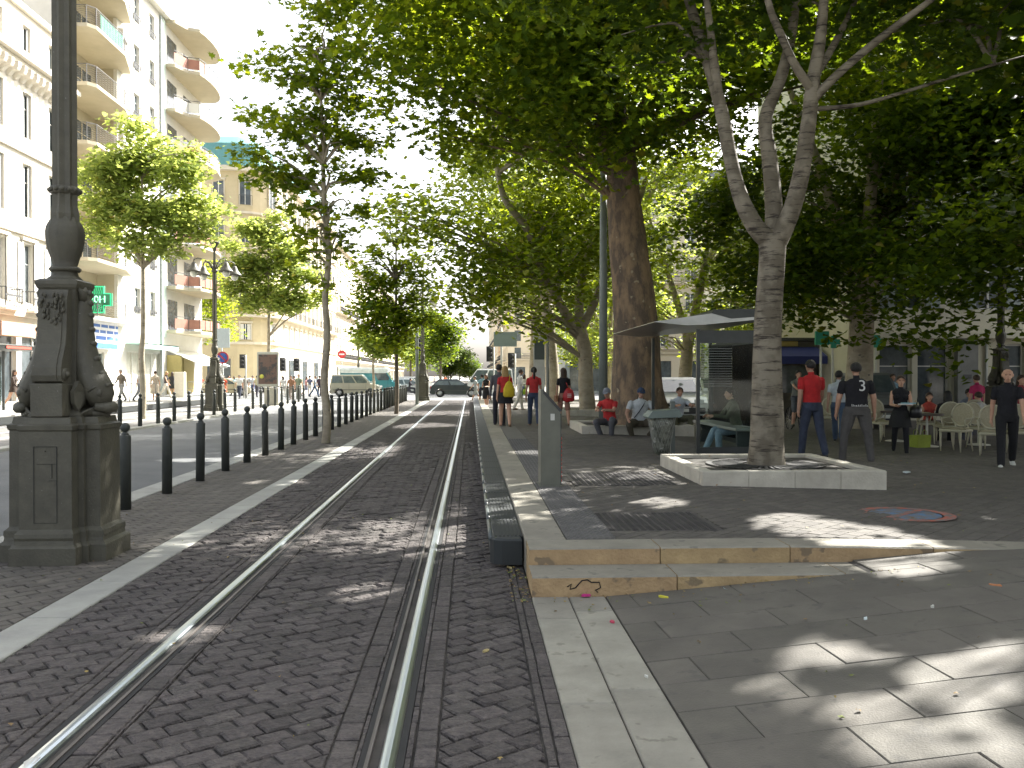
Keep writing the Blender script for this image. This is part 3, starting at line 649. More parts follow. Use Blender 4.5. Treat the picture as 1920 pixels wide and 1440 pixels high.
for u, v, ru, rv in [(1530, 990, 95, 22), (1690, 1008, 45, 22), (1240, 941, 42, 9), (1710, 1062, 80, 14), (1545, 1222, 75, 20), (1790, 1262, 85, 34), (1690, 1345, 150, 42), (1850, 1410, 90, 40), (1450, 1290, 38, 26), (1905, 1220, 36, 36), (1630, 1420, 60, 22), (800, 800, 60, 7), (770, 842, 70, 6), (840, 822, 40, 5), (730, 985, 40, 8), (700, 1112, 50, 16), (940, 812, 45, 6), (960, 835, 50, 6), (1000, 850, 40, 5), (1200, 838, 45, 5), (1170, 826, 30, 4), (395, 862, 40, 3), (520, 905, 60, 5), (640, 842, 40, 4), (560, 880, 40, 4), (880, 775, 50, 4), (950, 785, 50, 4), (350, 1190, 60, 14)]:
    c = at(u, v); a = at(u + ru, v); b = at(u, v - rv); PATCHES.append((c.x, c.y, c.z, (.09 if ru < 70 else .12) + (a - c).length, (.12 if ru < 70 else .2) + (b - c).length))
def prune(P, base, seed):
    W = P + np.array(base)[None, :]; keep = np.ones(len(P), bool); r = np.random.default_rng(seed + 77).uniform(0, 1, len(P)); T = math.tan(SUN_EL)
    for cx, cy, cz, rx, ry in PATCHES:
        h = W[:, 2] - cz; X = W[:, 0] - SUN_H.x * h / T; Y = W[:, 1] - SUN_H.y * h / T
        keep &= ~(((((X - cx) / rx) ** 2 + ((Y - cy) / ry) ** 2) < 1) & (r < .99))
    return P[keep]
def leaf_points(clumps, n, seed, sprig=9, spread=.32, shell=.45):
    r = np.random.default_rng(seed); w = np.array([c[1][0] * c[1][1] * c[1][2] for c in clumps]) ** .75; w /= w.sum(); out = []
    for (c, rad), wi in zip(clumps, w):
        ns = max(3, int(n * wi / sprig)); d = r.normal(0, 1, (ns, 3)); d /= np.linalg.norm(d, axis=1)[:, None]
        d *= (r.uniform(0, 1, ns) ** shell)[:, None] * (1 + r.normal(0, .13, ns))[:, None]
        C = np.array(c) + d * np.array(rad)
        Q = C[:, None, :] + r.normal(0, 1, (ns, sprig, 3)) * np.array([spread, spread, spread * .38]); out.append(Q.reshape(-1, 3))
    return np.concatenate(out)
def bark_tube(mb, pts, rad, m, seg=10, wob=.05, seed=0, sub=4):
    # smooth the path, wobble the surface
    P = [Vector(p) for p in pts]; n = len(P); rr = random.Random(seed); out = []; ro = []
    for i in range(n - 1):
        p0 = P[max(i - 1, 0)]; p1 = P[i]; p2 = P[i + 1]; p3 = P[min(i + 2, n - 1)]
        for s in range(sub):
            t = s / sub; out.append(0.5 * ((2 * p1) + (-p0 + p2) * t + (2 * p0 - 5 * p1 + 4 * p2 - p3) * t * t + (-p0 + 3 * p1 - 3 * p2 + p3) * t ** 3)); ro.append(rad[i] * (1 - t) + rad[i + 1] * t)
    out.append(P[-1]); ro.append(rad[-1])
    b = len(mb.v); mb.tube(out, ro, m, seg)
    for q in range(len(out)):
        for j in range(seg):
            k = b + q * seg + j; c = out[q]; v = Vector(mb.v[k]); w = 1 + wob * math.sin(j * 2.3 + q * .7 + seed) + rr.uniform(-wob, wob) * .6
            mb.v[k] = tuple(c + (v - c) * w)
def sub_branches(mb, start, ends, r0, m, seed):
    rr = random.Random(seed)
    for e in ends:
        s = Vector(start); e = Vector(e); mid = s.lerp(e, .5) + Vector((rr.uniform(-.3, .3), rr.uniform(-.3, .3), rr.uniform(.0, .5)))
        bark_tube(mb, [s, s.lerp(mid, .55) + Vector((rr.uniform(-.1, .1), rr.uniform(-.1, .1), .15)), mid, e], [r0, r0 * .8, r0 * .55, r0 * .15], m, 6, .04, seed, 3); seed += 1
def tree(name, label, base, trunks, clumps, n, size, shape, leafmats, bark, seed, group=None, cat='tree', sprig=9, spread=.32, extra_ends=None, flare=0, shell=.45, brn=3, extra=()):
    """trunks: list of (points, radii) in local metres; clumps: list of (centre, radii)."""
    t = thing(name, label, cat, base, group=group); rr = random.Random(seed)
    mb = MB()
    for i, (pts, rad) in enumerate(trunks): bark_tube(mb, pts, rad, bark, 14 if rad[0] > .2 else 9, .035, seed + i)
    mb.build('trunk', t)
    mb = MB()
    tips = []
    for p, _ in trunks:
        for a, b_ in zip(p[1:-1], p[2:]): tips += [Vector(a).lerp(Vector(b_), q / 4) for q in range(4)]
        tips.append(Vector(p[-1]))
    for c, rad in clumps:
        C = Vector(c); s = min(tips, key=lambda q: (q - C).length + 1.5 * max(0, q.z - (C.z - .45 * math.hypot(q.x - C.x, q.y - C.y))))
        ends = [C + Vector((rr.uniform(-.6, .6) * rad[0], rr.uniform(-.6, .6) * rad[1], rr.uniform(-.3, .6) * rad[2])) for _ in range(brn)]
        sub_branches(mb, s, ends, min(.09, .03 + .008 * (s - C).length), bark, rr.randint(0, 9999))
    mb.build('branches', t)
    P = prune(leaf_points(clumps + list(extra), n, seed, sprig, spread, shell), base, seed)
    obj('crown', leaf_mesh('crown', P, size, shape, leafmats, seed=seed), t)
    return t
M_bark_plane = pm('brown_plane_bark', (0.24, 0.165, 0.10), 0.92, (0.10, 0.075, 0.055), 2.6, 1.6, 16, stretch=(1.6, 1.6, .7), ramp=(.42, .60), speck=(5, .66, (.30, .25, .17)))
M_bark_pale = pm('pale_smooth_bark', (0.40, 0.35, 0.26), 0.8, (0.24, 0.20, 0.14), 3.0, .8, 18, stretch=(.7, .7, 1.2), speck=(7, .66, (.12, .10, .08)))
def ringbark():
    m, nt, b, o = _nodes('ringed_pale_bark'); N = nt.nodes; L = nt.links
    tc = N.new('ShaderNodeTexCoord'); mp = N.new('ShaderNodeMapping'); mp.inputs['Scale'].default_value = (1.6, 1.6, 13); L.new(tc.outputs['Object'], mp.inputs[0])
    n1 = N.new('ShaderNodeTexNoise'); n1.inputs['Scale'].default_value = 1.7; n1.inputs['Detail'].default_value = 5; n1.inputs['Roughness'].default_value = .7; L.new(mp.outputs[0], n1.inputs['Vector'])
    c1 = N.new('ShaderNodeValToRGB'); c1.color_ramp.elements[0].position = .53; c1.color_ramp.elements[1].position = .64
    c1.color_ramp.elements[0].color = (.20, .175, .13, 1); c1.color_ramp.elements[1].color = (.04, .03, .022, 1); L.new(n1.outputs['Fac'], c1.inputs[0])
    n2 = N.new('ShaderNodeTexNoise'); n2.inputs['Scale'].default_value = 4; n2.inputs['Detail'].default_value = 5; L.new(tc.outputs['Object'], n2.inputs['Vector'])
    mx = N.new('ShaderNodeMixRGB'); mx.blend_type = 'MULTIPLY'; mx.inputs[0].default_value = .6; c2 = N.new('ShaderNodeValToRGB'); c2.color_ramp.elements[0].position = .42; c2.color_ramp.elements[1].position = .56; c2.color_ramp.elements[0].color = (.30, .27, .22, 1)
    L.new(n2.outputs['Fac'], c2.inputs[0]); L.new(c1.outputs[0], mx.inputs[1]); L.new(c2.outputs[0], mx.inputs[2]); L.new(mx.outputs[0], b.inputs['Base Color'])
    bp = N.new('ShaderNodeBump'); bp.inputs['Strength'].default_value = .6; bp.inputs['Distance'].default_value = -.02; L.new(n1.outputs['Fac'], bp.inputs['Height']); L.new(bp.outputs[0], b.inputs['Normal'])
    b.inputs['Roughness'].default_value = .85; return m
M_ring = ringbark()
M_twig = pm('grey_brown_bark', (0.16, 0.13, 0.095), 0.9, (0.09, 0.075, 0.055), 6, .8, 30)
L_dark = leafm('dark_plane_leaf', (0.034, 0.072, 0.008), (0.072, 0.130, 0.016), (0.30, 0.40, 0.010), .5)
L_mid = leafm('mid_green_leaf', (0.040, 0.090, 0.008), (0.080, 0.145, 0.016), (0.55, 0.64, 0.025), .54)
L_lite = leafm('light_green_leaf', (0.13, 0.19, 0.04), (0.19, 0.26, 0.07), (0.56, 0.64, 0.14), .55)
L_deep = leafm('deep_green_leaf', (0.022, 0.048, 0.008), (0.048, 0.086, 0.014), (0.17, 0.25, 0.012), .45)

def ell(c, r): return (tuple(c), tuple(r) if hasattr(r, '__len__') else (r, r, r * .8))
# the great plane tree
B = Vector((4.22, 21.9, .42))
def loc(u, v, Y, B): q = atY(u, v, Y); return q - B
tr = [([(0.02, 0, -.1), (0, 0, .25), (-.02, 0, .9), (-.10, 0, 2.6), (-.28, 0, 4.6), (-.42, 0, 6.1), (-.55, 0.1, 7.4), (-1.1, .2, 10.5), (-1.3, 0, 14)], [1.0, .80, .64, .55, .47, .40, .36, .28, .16]),
      ([(-.5, 0, 6.3), (-1.5, -.4, 8.4), (-3.0, -.9, 10.2), (-4.6, -1.2, 11.6)], [.26, .21, .15, .08]),
      ([(-.4, 0, 6.9), (.8, .3, 9.0), (2.4, .6, 11.3), (3.6, .9, 13.2)], [.24, .18, .13, .07]),
      ([(-.8, .1, 8.8), (-1.6, -1.6, 11), (-2.4, -3.2, 12.6)], [.16, .12, .06])]
cl = []
rr = random.Random(21)
for (x, y, z, r) in [(-5.6, -1.2, 8.6, 2.0), (-6.4, -.5, 10.8, 2.0), (-5.4, -1.8, 12.8, 2.3), (-3.6, -1.6, 8.8, 2.0), (-3.2, -2.6, 11, 2.3), (-3.0, -1, 13.8, 2.6), (-1.2, -2.4, 9.4, 1.9), (-.8, -3.0, 12.0, 2.3), (.6, -2, 9.6, 1.9), (1.6, -2.6, 11.6, 2.2), (2.6, -1, 9.6, 2.0), (4.2, -.8, 11.2, 2.3), (5.6, 0, 9.6, 2.0), (3.0, 1, 13.8, 2.6), (0, 0, 15.5, 2.8), (-4.5, 1.5, 15.0, 2.5), (-2.4, 2.6, 10.2, 2.2), (0.8, 3.0, 11, 2.4), (4, 3.2, 12.5, 2.5), (-5.6, 2.6, 11.6, 2.3), (-2, 1.5, 17, 2.4), (2.5, -1.5, 16, 2.3), (-6.8, 1.0, 13.2, 2.0), (-4.6, -3.4, 10.4, 1.8), (-4.0, .2, 7.2, 1.5), (-2.4, -.6, 7.6, 1.4), (1.4, 1.0, 8.2, 1.5), (-1.6, -2.6, 7.6, 1.3), (-2.6, -3.4, 8.8, 1.5), (-.6, -3.0, 9.4, 1.5), (-.4, -2.2, 7.2, 1.0), (-1.2, -3.6, 10.6, 1.6), (.9, -2.6, 8.0, 1.2), (.3, -1.4, 6.9, .8), (2.2, -2.0, 8.4, 1.3), (3.6, -1.5, 9.6, 1.6)]:
    cl.append(ell((x, y, z), (r, r, r * .75)))
x1 = cl[27:]; cl = cl[:27]
for u, v, Y, r in [(1080, 230, 20, 1.1), (1130, 285, 20.3, .65), (1030, 310, 19.5, .9), (1150, 200, 20, 1.0), (1060, 120, 19.5, 1.2), (1190, 240, 20.5, .7), (1110, 150, 20, 1.0), (1140, 330, 20.6, .35)]: x1.append(ell(tuple(atY(u, v, Y) - B), (r, r, r * .7)))
tree('plane_tree', 'huge plane tree with a thick dark brown trunk behind the seated men', B, tr, cl, 76000, .20, 'lobed', [L_dark, L_mid], M_bark_plane, 3, sprig=10, spread=.36, extra=x1)

# the smooth ringed tree in the near planter
B2 = Vector((4.12, 12.08, .40)); Y2 = 12.08
def P2(u, v, dy=0): q = atY(u, v, Y2 + dy) - B2; return (q.x, q.y, q.z)
tr = [([(0, 0, -.1), (0, 0, .1), (.01, 0, .9), (0.02, 0, 2.0), P2(1448, 480), P2(1447, 440)], [.29, .25, .215, .185, .18, .19]),
      ([P2(1445, 452), P2(1415, 425), P2(1387, 365, .1), P2(1368, 290, .2), P2(1352, 205, .25), P2(1328, 120, .3), P2(1292, 0, .4), P2(1265, -140, .4), P2(1230, -330, .2)], [.15, .125, .11, .10, .092, .085, .07, .05, .025]),
      ([P2(1352, 210, .25), P2(1340, 120, .1), P2(1330, 40, 0), P2(1318, -90, 0), P2(1330, -300, 0)], [.07, .06, .05, .04, .02]),
      ([P2(1450, 455), P2(1452, 400, .1), P2(1443, 300, .3), P2(1436, 220, .4), P2(1466, 140, .4), P2(1490, 20, .4), P2(1500, -200, .3), P2(1480, -400, 0)], [.15, .125, .11, .095, .085, .07, .05, .02]),
      ([P2(1455, 455), P2(1480, 405, -.1), P2(1502, 330, -.2), P2(1515, 240, -.3), P2(1523, 165, -.3), P2(1540, 60, -.3), P2(1548, -60, -.4), P2(1560, -260, -.5)], [.16, .13, .115, .105, .095, .075, .05, .025]),
      ([P2(1520, 190, -.3), P2(1570, 140, -.4), P2(1640, 80, -.6), P2(1725, 15, -.9), P2(1830, -60, -1.2)], [.065, .06, .052, .042, .02]),
      ([P2(1518, 205, -.3), P2(1600, 198, -.3), P2(1670, 180, -.2), P2(1800, 140, 0), P2(1920, 105, 0.1)], [.035, .03, .026, .02, .01]),
      ([P2(1523, 170, -.3), P2(1490, 120, -.5), P2(1462, 60, -.6), P2(1440, 0, -.7), P2(1425, -120, -.8)], [.065, .055, .05, .045, .02]),
      ([P2(1524, 150, -.3), P2(1560, 90, 0), P2(1600, 10, .4), P2(1650, -120, .8)], [.06, .05, .04, .02])]
cl = [ell(c, r) for c, r in [((-2.2, .2, 7.4), (1.7, 1.7, 1.3)), ((-.6, .8, 8.2), (1.8, 1.8, 1.4)), ((1.4, -.6, 7.6), (1.8, 1.7, 1.3)), ((2.8, .3, 6.6), (1.6, 1.6, 1.1)), ((.2, -1.6, 8.8), (2.0, 1.8, 1.4)), ((-1.6, -1.8, 9.6), (2, 2, 1.6)), ((1.8, 1.4, 9.4), (2.2, 2, 1.7)), ((-2.6, 1.6, 9.6), (2, 1.8, 1.5)), ((0, .4, 11), (2.6, 2.6, 1.9)), ((3.4, -1.4, 8.6), (1.8, 1.8, 1.3)), ((-3.6, -.4, 8.8), (1.5, 1.6, 1.1)), ((.6, .6, 6.6), (1.4, 1.4, .8)), ((-1.4, .8, 6.1), (1.1, 1.1, .7))]]
tree('smooth_bark_tree', 'pale smooth-barked tree with dark ringed forking limbs in the near white planter', B2, tr, cl, 42000, .15, 'lobed', [L_dark, L_deep], M_ring, 9, sprig=10, spread=.3)

# plaza trees
def plaza_tree(label, x, y, H, lean, cl_, n, bark, seed, r0=.33, size=.2, shape='mid', mats=None, name='plane_tree', z=None, forks=3, spread=.38, fork=None, ex=(), exw=()):
    extra = [ell((a - x, b - y, c), (r, r, r * .6)) for a, b, c, r in exw] + [ell(tuple(atY(u, v, Y) - Vector((x, y, 0))), (r, r, r * .65)) for u, v, Y, r in ex]
    rr = random.Random(seed); zz = zp(x, y) if z is None else z; f = fork or H * .28
    tr = [([(0, 0, -.1), (0, 0, .2), (lean * .3, 0, f * .5), (lean, 0, f)], [r0 * 1.25, r0 * 1.05, r0 * .9, r0 * .8])]
    for i in range(forks):
        a = 2 * PI * i / forks + rr.uniform(-.5, .5) + .6; s = rr.uniform(.8, 1.2)
        tr.append(([(lean, 0, f * .95), (lean + .5 * s * math.cos(a), .5 * s * math.sin(a), f * 1.4), (lean + 1.2 * s * math.cos(a), 1.2 * s * math.sin(a), f * 2.0), (lean + 2.2 * s * math.cos(a), 2.2 * s * math.sin(a), H * .78)], [r0 * .6, r0 * .48, r0 * .34, r0 * .12]))
    return tree(name, label, (x, y, zz), tr, cl_, n, size, shape, mats or [L_dark, L_mid], bark, seed, sprig=9, spread=spread, extra=extra)
def blob(rx, ry, z0, z1, n, r, seed, cx=0, cy=0):
    rr = random.Random(seed); out = []
    for i in range(n):
        a = rr.uniform(0, 2 * PI); q = math.sqrt(rr.random()); z = z0 + (z1 - z0) * ((i + .5) / n); w = math.sin(PI * min(1, max(.12, (z - z0) / (z1 - z0) * .8 + .18)))
        out.append(ell((cx + q * rx * math.cos(a) * w, cy + q * ry * math.sin(a) * w, z), (r * rr.uniform(.8, 1.2), r * rr.uniform(.8, 1.2), r * .7)))
    return out
# T3 with the long limb leaning over the platform
B3 = Vector((4.25, 31.7, .28))
def P3(u, v, Y=31.7): q = atY(u, v, Y) - B3; return (q.x, q.y, q.z)
tr = [([(0, 0, -.1), (0, 0, .2), P3(1098, 720), P3(1097, 660), P3(1085, 610)], [.34, .30, .27, .25, .24]),
      ([P3(1090, 625), P3(1062, 590), P3(1035, 540, 31.2), P3(1005, 470, 30.6), P3(985, 425, 30.2), P3(945, 370, 29.8), P3(925, 280, 29.5), P3(905, 200, 29)], [.20, .18, .16, .145, .13, .11, .08, .04]),
      ([P3(1086, 615), P3(1088, 540, 32), P3(1110, 440, 32.5), P3(1095, 380, 33), P3(1080, 300, 33)], [.19, .16, .13, .10, .05]),
      ([P3(1088, 620), P3(1118, 560, 32), P3(1150, 470, 33), P3(1200, 380, 34)], [.17, .14, .10, .05])]
cl = blob(4.6, 4.4, 4.5, 17.5, 32, 2.0, 5, -.9, 0) + [ell(P3(880, 480, 30), (1.7, 1.8, 1.3)), ell(P3(820, 420, 29.5), (1.6, 1.6, 1.2)), ell(P3(930, 560, 31), (1.4, 1.5, .9)), ell(P3(760, 400, 28.5), (1.4, 1.4, 1.1)), ell(P3(1000, 600, 31), (1.2, 1.2, .7)), ell(P3(870, 560, 31), (1.0, 1.1, .7))]
x3 = [ell(P3(u, v, Y), (r, r, r * .6)) for u, v, Y, r in [(945, 605, 29.5, .8), (1000, 630, 30, .7), (1055, 640, 30.5, .65), (905, 590, 29, .6), (975, 590, 29, .9), (1040, 600, 29.5, .8), (1080, 620, 30.5, .5), (930, 640, 30, .35), (1100, 600, 30, .5), (890, 540, 29, .7)]]
tree('plane_tree', 'plane tree with a long pale limb leaning left over the walking women', B3, tr, cl, 36000, .21, 'mid', [L_mid, L_mid, L_lite, L_dark], M_bark_pale, 31, sprig=9, spread=.4, extra=x3)
cl = blob(4.2, 4.2, 5.2, 17.5, 30, 2.0, 8, -.3, 0)
plaza_tree('plane tree behind the leaning one, third along the platform from the thick trunk', 3.9, 41.4, 17, -.3, cl, 28000, M_bark_pale, 8, mats=[L_mid, L_lite])
plaza_tree('plane tree at the far end of the platform near the crossing', 3.7, 51, 17, .1, blob(3.8, 4.0, 5.2, 17, 26, 1.9, 9, 1.0, 0), 22000, M_bark_pale, 12, mats=[L_mid, L_lite])
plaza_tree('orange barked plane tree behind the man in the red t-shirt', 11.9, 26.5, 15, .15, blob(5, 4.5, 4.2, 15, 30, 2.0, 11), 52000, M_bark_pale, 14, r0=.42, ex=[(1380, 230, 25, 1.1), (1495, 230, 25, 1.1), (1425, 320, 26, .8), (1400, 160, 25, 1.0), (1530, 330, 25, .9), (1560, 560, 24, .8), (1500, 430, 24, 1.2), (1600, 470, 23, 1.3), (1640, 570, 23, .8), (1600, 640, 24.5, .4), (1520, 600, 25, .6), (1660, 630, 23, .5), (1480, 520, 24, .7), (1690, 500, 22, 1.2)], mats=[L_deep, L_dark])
plaza_tree('dark leafy tree rising right of the walking man in black', 12.5, 12.5, 14, .1, blob(5.5, 5, 4.8, 14, 32, 2.0, 14, 0.3, 0), 60000, M_bark_plane, 15, r0=.4, mats=[L_deep, L_dark], shape='mid', fork=4.2, exw=[(11.2, 16.0, 8.2, 1.6), (9.6, 15.4, 7.6, 1.4), (12.6, 17.4, 9.6, 1.6), (10.2, 17.2, 9.2, 1.6), (8.6, 14.0, 7.0, 1.2), (10.4, 13.6, 6.6, 1.3), (9.0, 16.6, 8.8, 1.4)])  # exw: out-of-view leaf clumps added to shade the paving before the planter
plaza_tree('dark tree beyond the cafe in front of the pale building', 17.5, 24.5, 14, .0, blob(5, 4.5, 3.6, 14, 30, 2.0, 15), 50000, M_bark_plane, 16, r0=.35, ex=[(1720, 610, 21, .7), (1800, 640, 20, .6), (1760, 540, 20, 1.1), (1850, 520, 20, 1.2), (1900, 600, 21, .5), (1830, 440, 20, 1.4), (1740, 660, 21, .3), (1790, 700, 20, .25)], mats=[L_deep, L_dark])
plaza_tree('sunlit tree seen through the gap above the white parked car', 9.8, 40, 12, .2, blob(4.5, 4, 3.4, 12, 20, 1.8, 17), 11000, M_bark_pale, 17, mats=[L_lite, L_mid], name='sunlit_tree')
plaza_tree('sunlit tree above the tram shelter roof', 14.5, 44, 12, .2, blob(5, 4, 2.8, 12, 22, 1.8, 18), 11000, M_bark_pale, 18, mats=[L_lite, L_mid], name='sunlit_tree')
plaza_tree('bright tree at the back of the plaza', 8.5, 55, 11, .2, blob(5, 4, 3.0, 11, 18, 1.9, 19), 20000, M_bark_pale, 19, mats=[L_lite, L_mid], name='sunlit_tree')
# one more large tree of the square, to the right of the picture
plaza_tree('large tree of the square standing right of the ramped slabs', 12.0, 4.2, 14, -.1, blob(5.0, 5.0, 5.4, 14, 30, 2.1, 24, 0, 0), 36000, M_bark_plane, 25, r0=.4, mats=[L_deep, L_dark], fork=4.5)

plaza_tree('unseen tree added beyond the right edge of the picture, shading the cafe side', 19.5, 17.5, 15, 0, blob(5.5, 5.0, 4.5, 15, 26, 2.3, 34), 24000, M_bark_plane, 35, r0=.4, mats=[L_deep, L_dark], size=.26)  # out-of-view tree, added for the shade it throws on the crowns beside it
# slim trees along the footway
def slim(label, base, H, tw, cl_, n, size, mats, seed, shape='mid', r0=.09, bend=(), group='young street trees', twn=2):
    tr = [([(0, 0, -.05)] + [(bx, 0, z) for bx, z in bend] + [(tw, 0, H)], [r0] + [r0 * (1 - .65 * z / H) for _, z in bend] + [.015])]
    return tree('street_tree', label, base, tr, cl_, n, size, shape, mats, M_bark_pale if r0 > .1 else M_twig, seed, group=group, sprig=7, spread=.30, brn=twn)
b = at(610, 831, 0); b.z = 0
S1 = lambda u, v, dy=0: tuple(atY(u, v, b.y + dy) - b)
cl = [ell(S1(u, v, dy), (r * .85, r * .85, r * .38)) for u, v, r, dy in [(520, 330, .7, 0), (560, 345, .6, .3), (490, 290, .5, -.2), (600, 300, .5, .5), (545, 250, .6, -.4), (590, 220, .7, .2), (640, 260, .6, 0), (500, 220, .45, .3), (555, 150, .6, 0), (610, 150, .6, -.3), (650, 190, .6, .3), (530, 110, .45, .1), (590, 90, .5, .2), (640, 110, .5, -.2), (670, 330, .6, 0), (690, 270, .5, .2), (480, 130, .35, 0), (465, 220, .3, .2), (575, 480, .45, .1), (590, 440, .35, .2), (560, 440, .35, -.2), (635, 440, .35, 0), (600, 390, .35, .1), (645, 470, .3, .2), (610, 30, .5, 0), (590, 540, .3, .1), (570, 390, .4, 0), (665, 400, .4, .1)]]
slim('slim street tree with a tall see-through crown standing among the near bollards', b, 9.2, -.1, cl, 4300, .19, [L_mid, L_dark], 41, 'lobed', .105, [(0.05, .6), (-.03, 1.5), (.05, 2.6), (.0, 3.6), (.09, 4.6), (-.02, 6)])
b = at(743, 776, 0); b.z = 0
cl = [ell(tuple(atY(u, v, b.y + dy) - b), (r, r, r * .7)) for u, v, r, dy in [(720, 590, 1.0, 0), (760, 600, .9, .3), (700, 560, .6, .2), (740, 640, .8, 0), (690, 620, .6, 0), (780, 560, .6, 0), (730, 530, .7, .2), (690, 510, .5, 0), (760, 500, .5, .3), (710, 480, .4, 0), (740, 450, .35, 0), (780, 520, .5, -.2), (800, 600, .5, .3), (670, 580, .4, 0), (700, 470, .3, 0), (760, 450, .3, .2), (720, 420, .25, 0), (800, 540, .4, 0), (680, 540, .4, 0), (745, 400, .2, 0), (785, 490, .35, .2), (665, 500, .3, .1)]]
slim('second slim tree of the near bollard row, before the crossing cars', b, 8.6, 0, cl, 5600, .2, [L_mid, L_dark], 42, 'mid', .10, [(.03, 1), (0, 3)])
for i, (u, v, Y, n, lab) in enumerate([(826, 640, 92, 6000, 'dark round tree beyond the crossing behind the far lamp post'), (800, 660, 112, 4000, 'small tree further down the street left of the dark cypress-like tree'), (770, 650, 100, 5000, 'bright leafy tree beyond the crossing above the parked cars')]):
    q = atY(u, v, Y); x = q.x
    tree('street_tree', lab, (x, Y, 0), [([(0, 0, -.1), (0, 0, 3), (0, 0, 6)], [.16, .13, .05])], [ell((rr.uniform(-1.6, 1.6), rr.uniform(-1.5, 1.5), z), 1.7) for z in (3.6, 4.4, 5.2, 6.0, 6.9, 7.8, 4.8, 6.2)], n, .34, 'kite', [[L_dark, L_deep], [L_dark], [L_lite, L_mid]][i], M_twig, 50 + i, group='trees beyond the crossing', sprig=7, spread=.4)
# sunlit young trees on the far strip
def far_tree(u, v, pts, n, label, seed, size=.19, mats=None):
    b = at(u, v, 0); b.z = 0
    cl = [ell(tuple(atY(a, c, b.y + rr.uniform(-.8, .8)) - b), (r * b.y / 34,) * 2 + (r * b.y / 34 * .8,)) for a, c, r in pts]
    H = max(c[0][2] for c in cl)
    return slim(label, b, H, 0, cl, n, size, mats or [L_lite], seed, 'mid', .13, [(.04, 1.2), (-.02, 2.4), (.05, 4)], group='sunlit trees on the far strip')
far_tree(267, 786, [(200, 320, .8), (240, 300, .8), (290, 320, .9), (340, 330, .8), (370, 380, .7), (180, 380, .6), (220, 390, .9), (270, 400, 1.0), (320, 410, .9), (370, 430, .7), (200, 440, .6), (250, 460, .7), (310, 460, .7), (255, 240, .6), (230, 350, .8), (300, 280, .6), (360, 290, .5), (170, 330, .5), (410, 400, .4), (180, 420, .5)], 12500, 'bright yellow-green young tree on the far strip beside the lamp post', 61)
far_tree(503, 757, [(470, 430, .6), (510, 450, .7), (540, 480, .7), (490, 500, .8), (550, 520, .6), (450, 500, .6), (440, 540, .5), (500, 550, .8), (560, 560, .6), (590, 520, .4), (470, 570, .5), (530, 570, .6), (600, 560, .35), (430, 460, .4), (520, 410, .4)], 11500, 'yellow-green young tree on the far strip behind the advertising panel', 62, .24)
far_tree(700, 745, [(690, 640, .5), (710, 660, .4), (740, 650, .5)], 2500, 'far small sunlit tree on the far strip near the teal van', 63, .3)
q = atY(375, 700, 80)
tree('street_tree', 'grey-green tree at the corner of the side street behind the red balconies', (q.x - 1.5, 84, 0), [([(0, 0, 0), (0, 0, 5)], [.2, .1])], [ell((rr.uniform(-2.2, 2.2), rr.uniform(-2, 2), z), 1.9) for z in (6, 7, 8, 9, 10, 11, 7.5, 9.5)], 5000, .32, 'kite', [L_mid], M_twig, 66, sprig=7, spread=.4)
# the dark mass closing the street
for i, (u, Y) in enumerate([(862, 330), (845, 300), (880, 380)]):
    q = atY(u, 690, Y)
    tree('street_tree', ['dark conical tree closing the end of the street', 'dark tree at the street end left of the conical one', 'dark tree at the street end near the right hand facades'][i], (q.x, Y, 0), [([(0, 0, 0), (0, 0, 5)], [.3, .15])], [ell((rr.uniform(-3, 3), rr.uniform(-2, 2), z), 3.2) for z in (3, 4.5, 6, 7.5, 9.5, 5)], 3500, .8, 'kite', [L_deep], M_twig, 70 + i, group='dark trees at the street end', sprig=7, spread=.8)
# ------------------------------------------------------------------ buildings
M_win = pm('window_glass', (0.10, 0.12, 0.13), 0.08, (0.04, 0.05, 0.055), 1.5)
M_fr = pm('white_window_frame', (0.72, 0.71, 0.66), 0.6)
M_shut = pm('grey_shutter', (0.42, 0.42, 0.40), 0.7, (0.33, 0.33, 0.31), 2)
M_irn = pm('balcony_iron', (0.07, 0.07, 0.07), 0.5)
def wall_face(mb, L, z0, H, ops, m, depth=.22, y=0.0):
    xs = sorted(set([0, L] + [o[0] for o in ops] + [o[1] for o in ops])); zs = sorted(set([z0, H] + [o[2] for o in ops] + [o[3] for o in ops]))
    for i in range(len(xs) - 1):
        for j in range(len(zs) - 1):
            cx = (xs[i] + xs[i + 1]) / 2; cz = (zs[j] + zs[j + 1]) / 2
            if any(o[0] < cx < o[1] and o[2] < cz < o[3] for o in ops): continue
            mb.add([(xs[i], y, zs[j]), (xs[i + 1], y, zs[j]), (xs[i + 1], y, zs[j + 1]), (xs[i], y, zs[j + 1])], [(0, 1, 2, 3)], m)
    for a, b, c, d in ops:
        mb.add([(a, y, c), (a, y + depth, c), (a, y + depth, d), (a, y, d)], [(0, 1, 2, 3)], m); mb.add([(b, y, c), (b, y, d), (b, y + depth, d), (b, y + depth, c)], [(0, 1, 2, 3)], m)
        mb.add([(a, y, d), (a, y + depth, d), (b, y + depth, d), (b, y, d)], [(0, 1, 2, 3)], m); mb.add([(a, y, c), (b, y, c), (b, y + depth, c), (a, y + depth, c)], [(0, 1, 2, 3)], m)
def shell(mb, L, z0, H, D, m):    # back, sides, top of a block whose front lies on y = 0
    mb.add([(0, 0, z0), (0, D, z0), (0, D, H), (0, 0, H)], [(0, 3, 2, 1)], m); mb.add([(L, 0, z0), (L, D, z0), (L, D, H), (L, 0, H)], [(0, 1, 2, 3)], m)
    mb.add([(0, D, z0), (L, D, z0), (L, D, H), (0, D, H)], [(0, 3, 2, 1)], m); mb.add([(0, 0, H), (L, 0, H), (L, D, H), (0, D, H)], [(0, 1, 2, 3)], m)
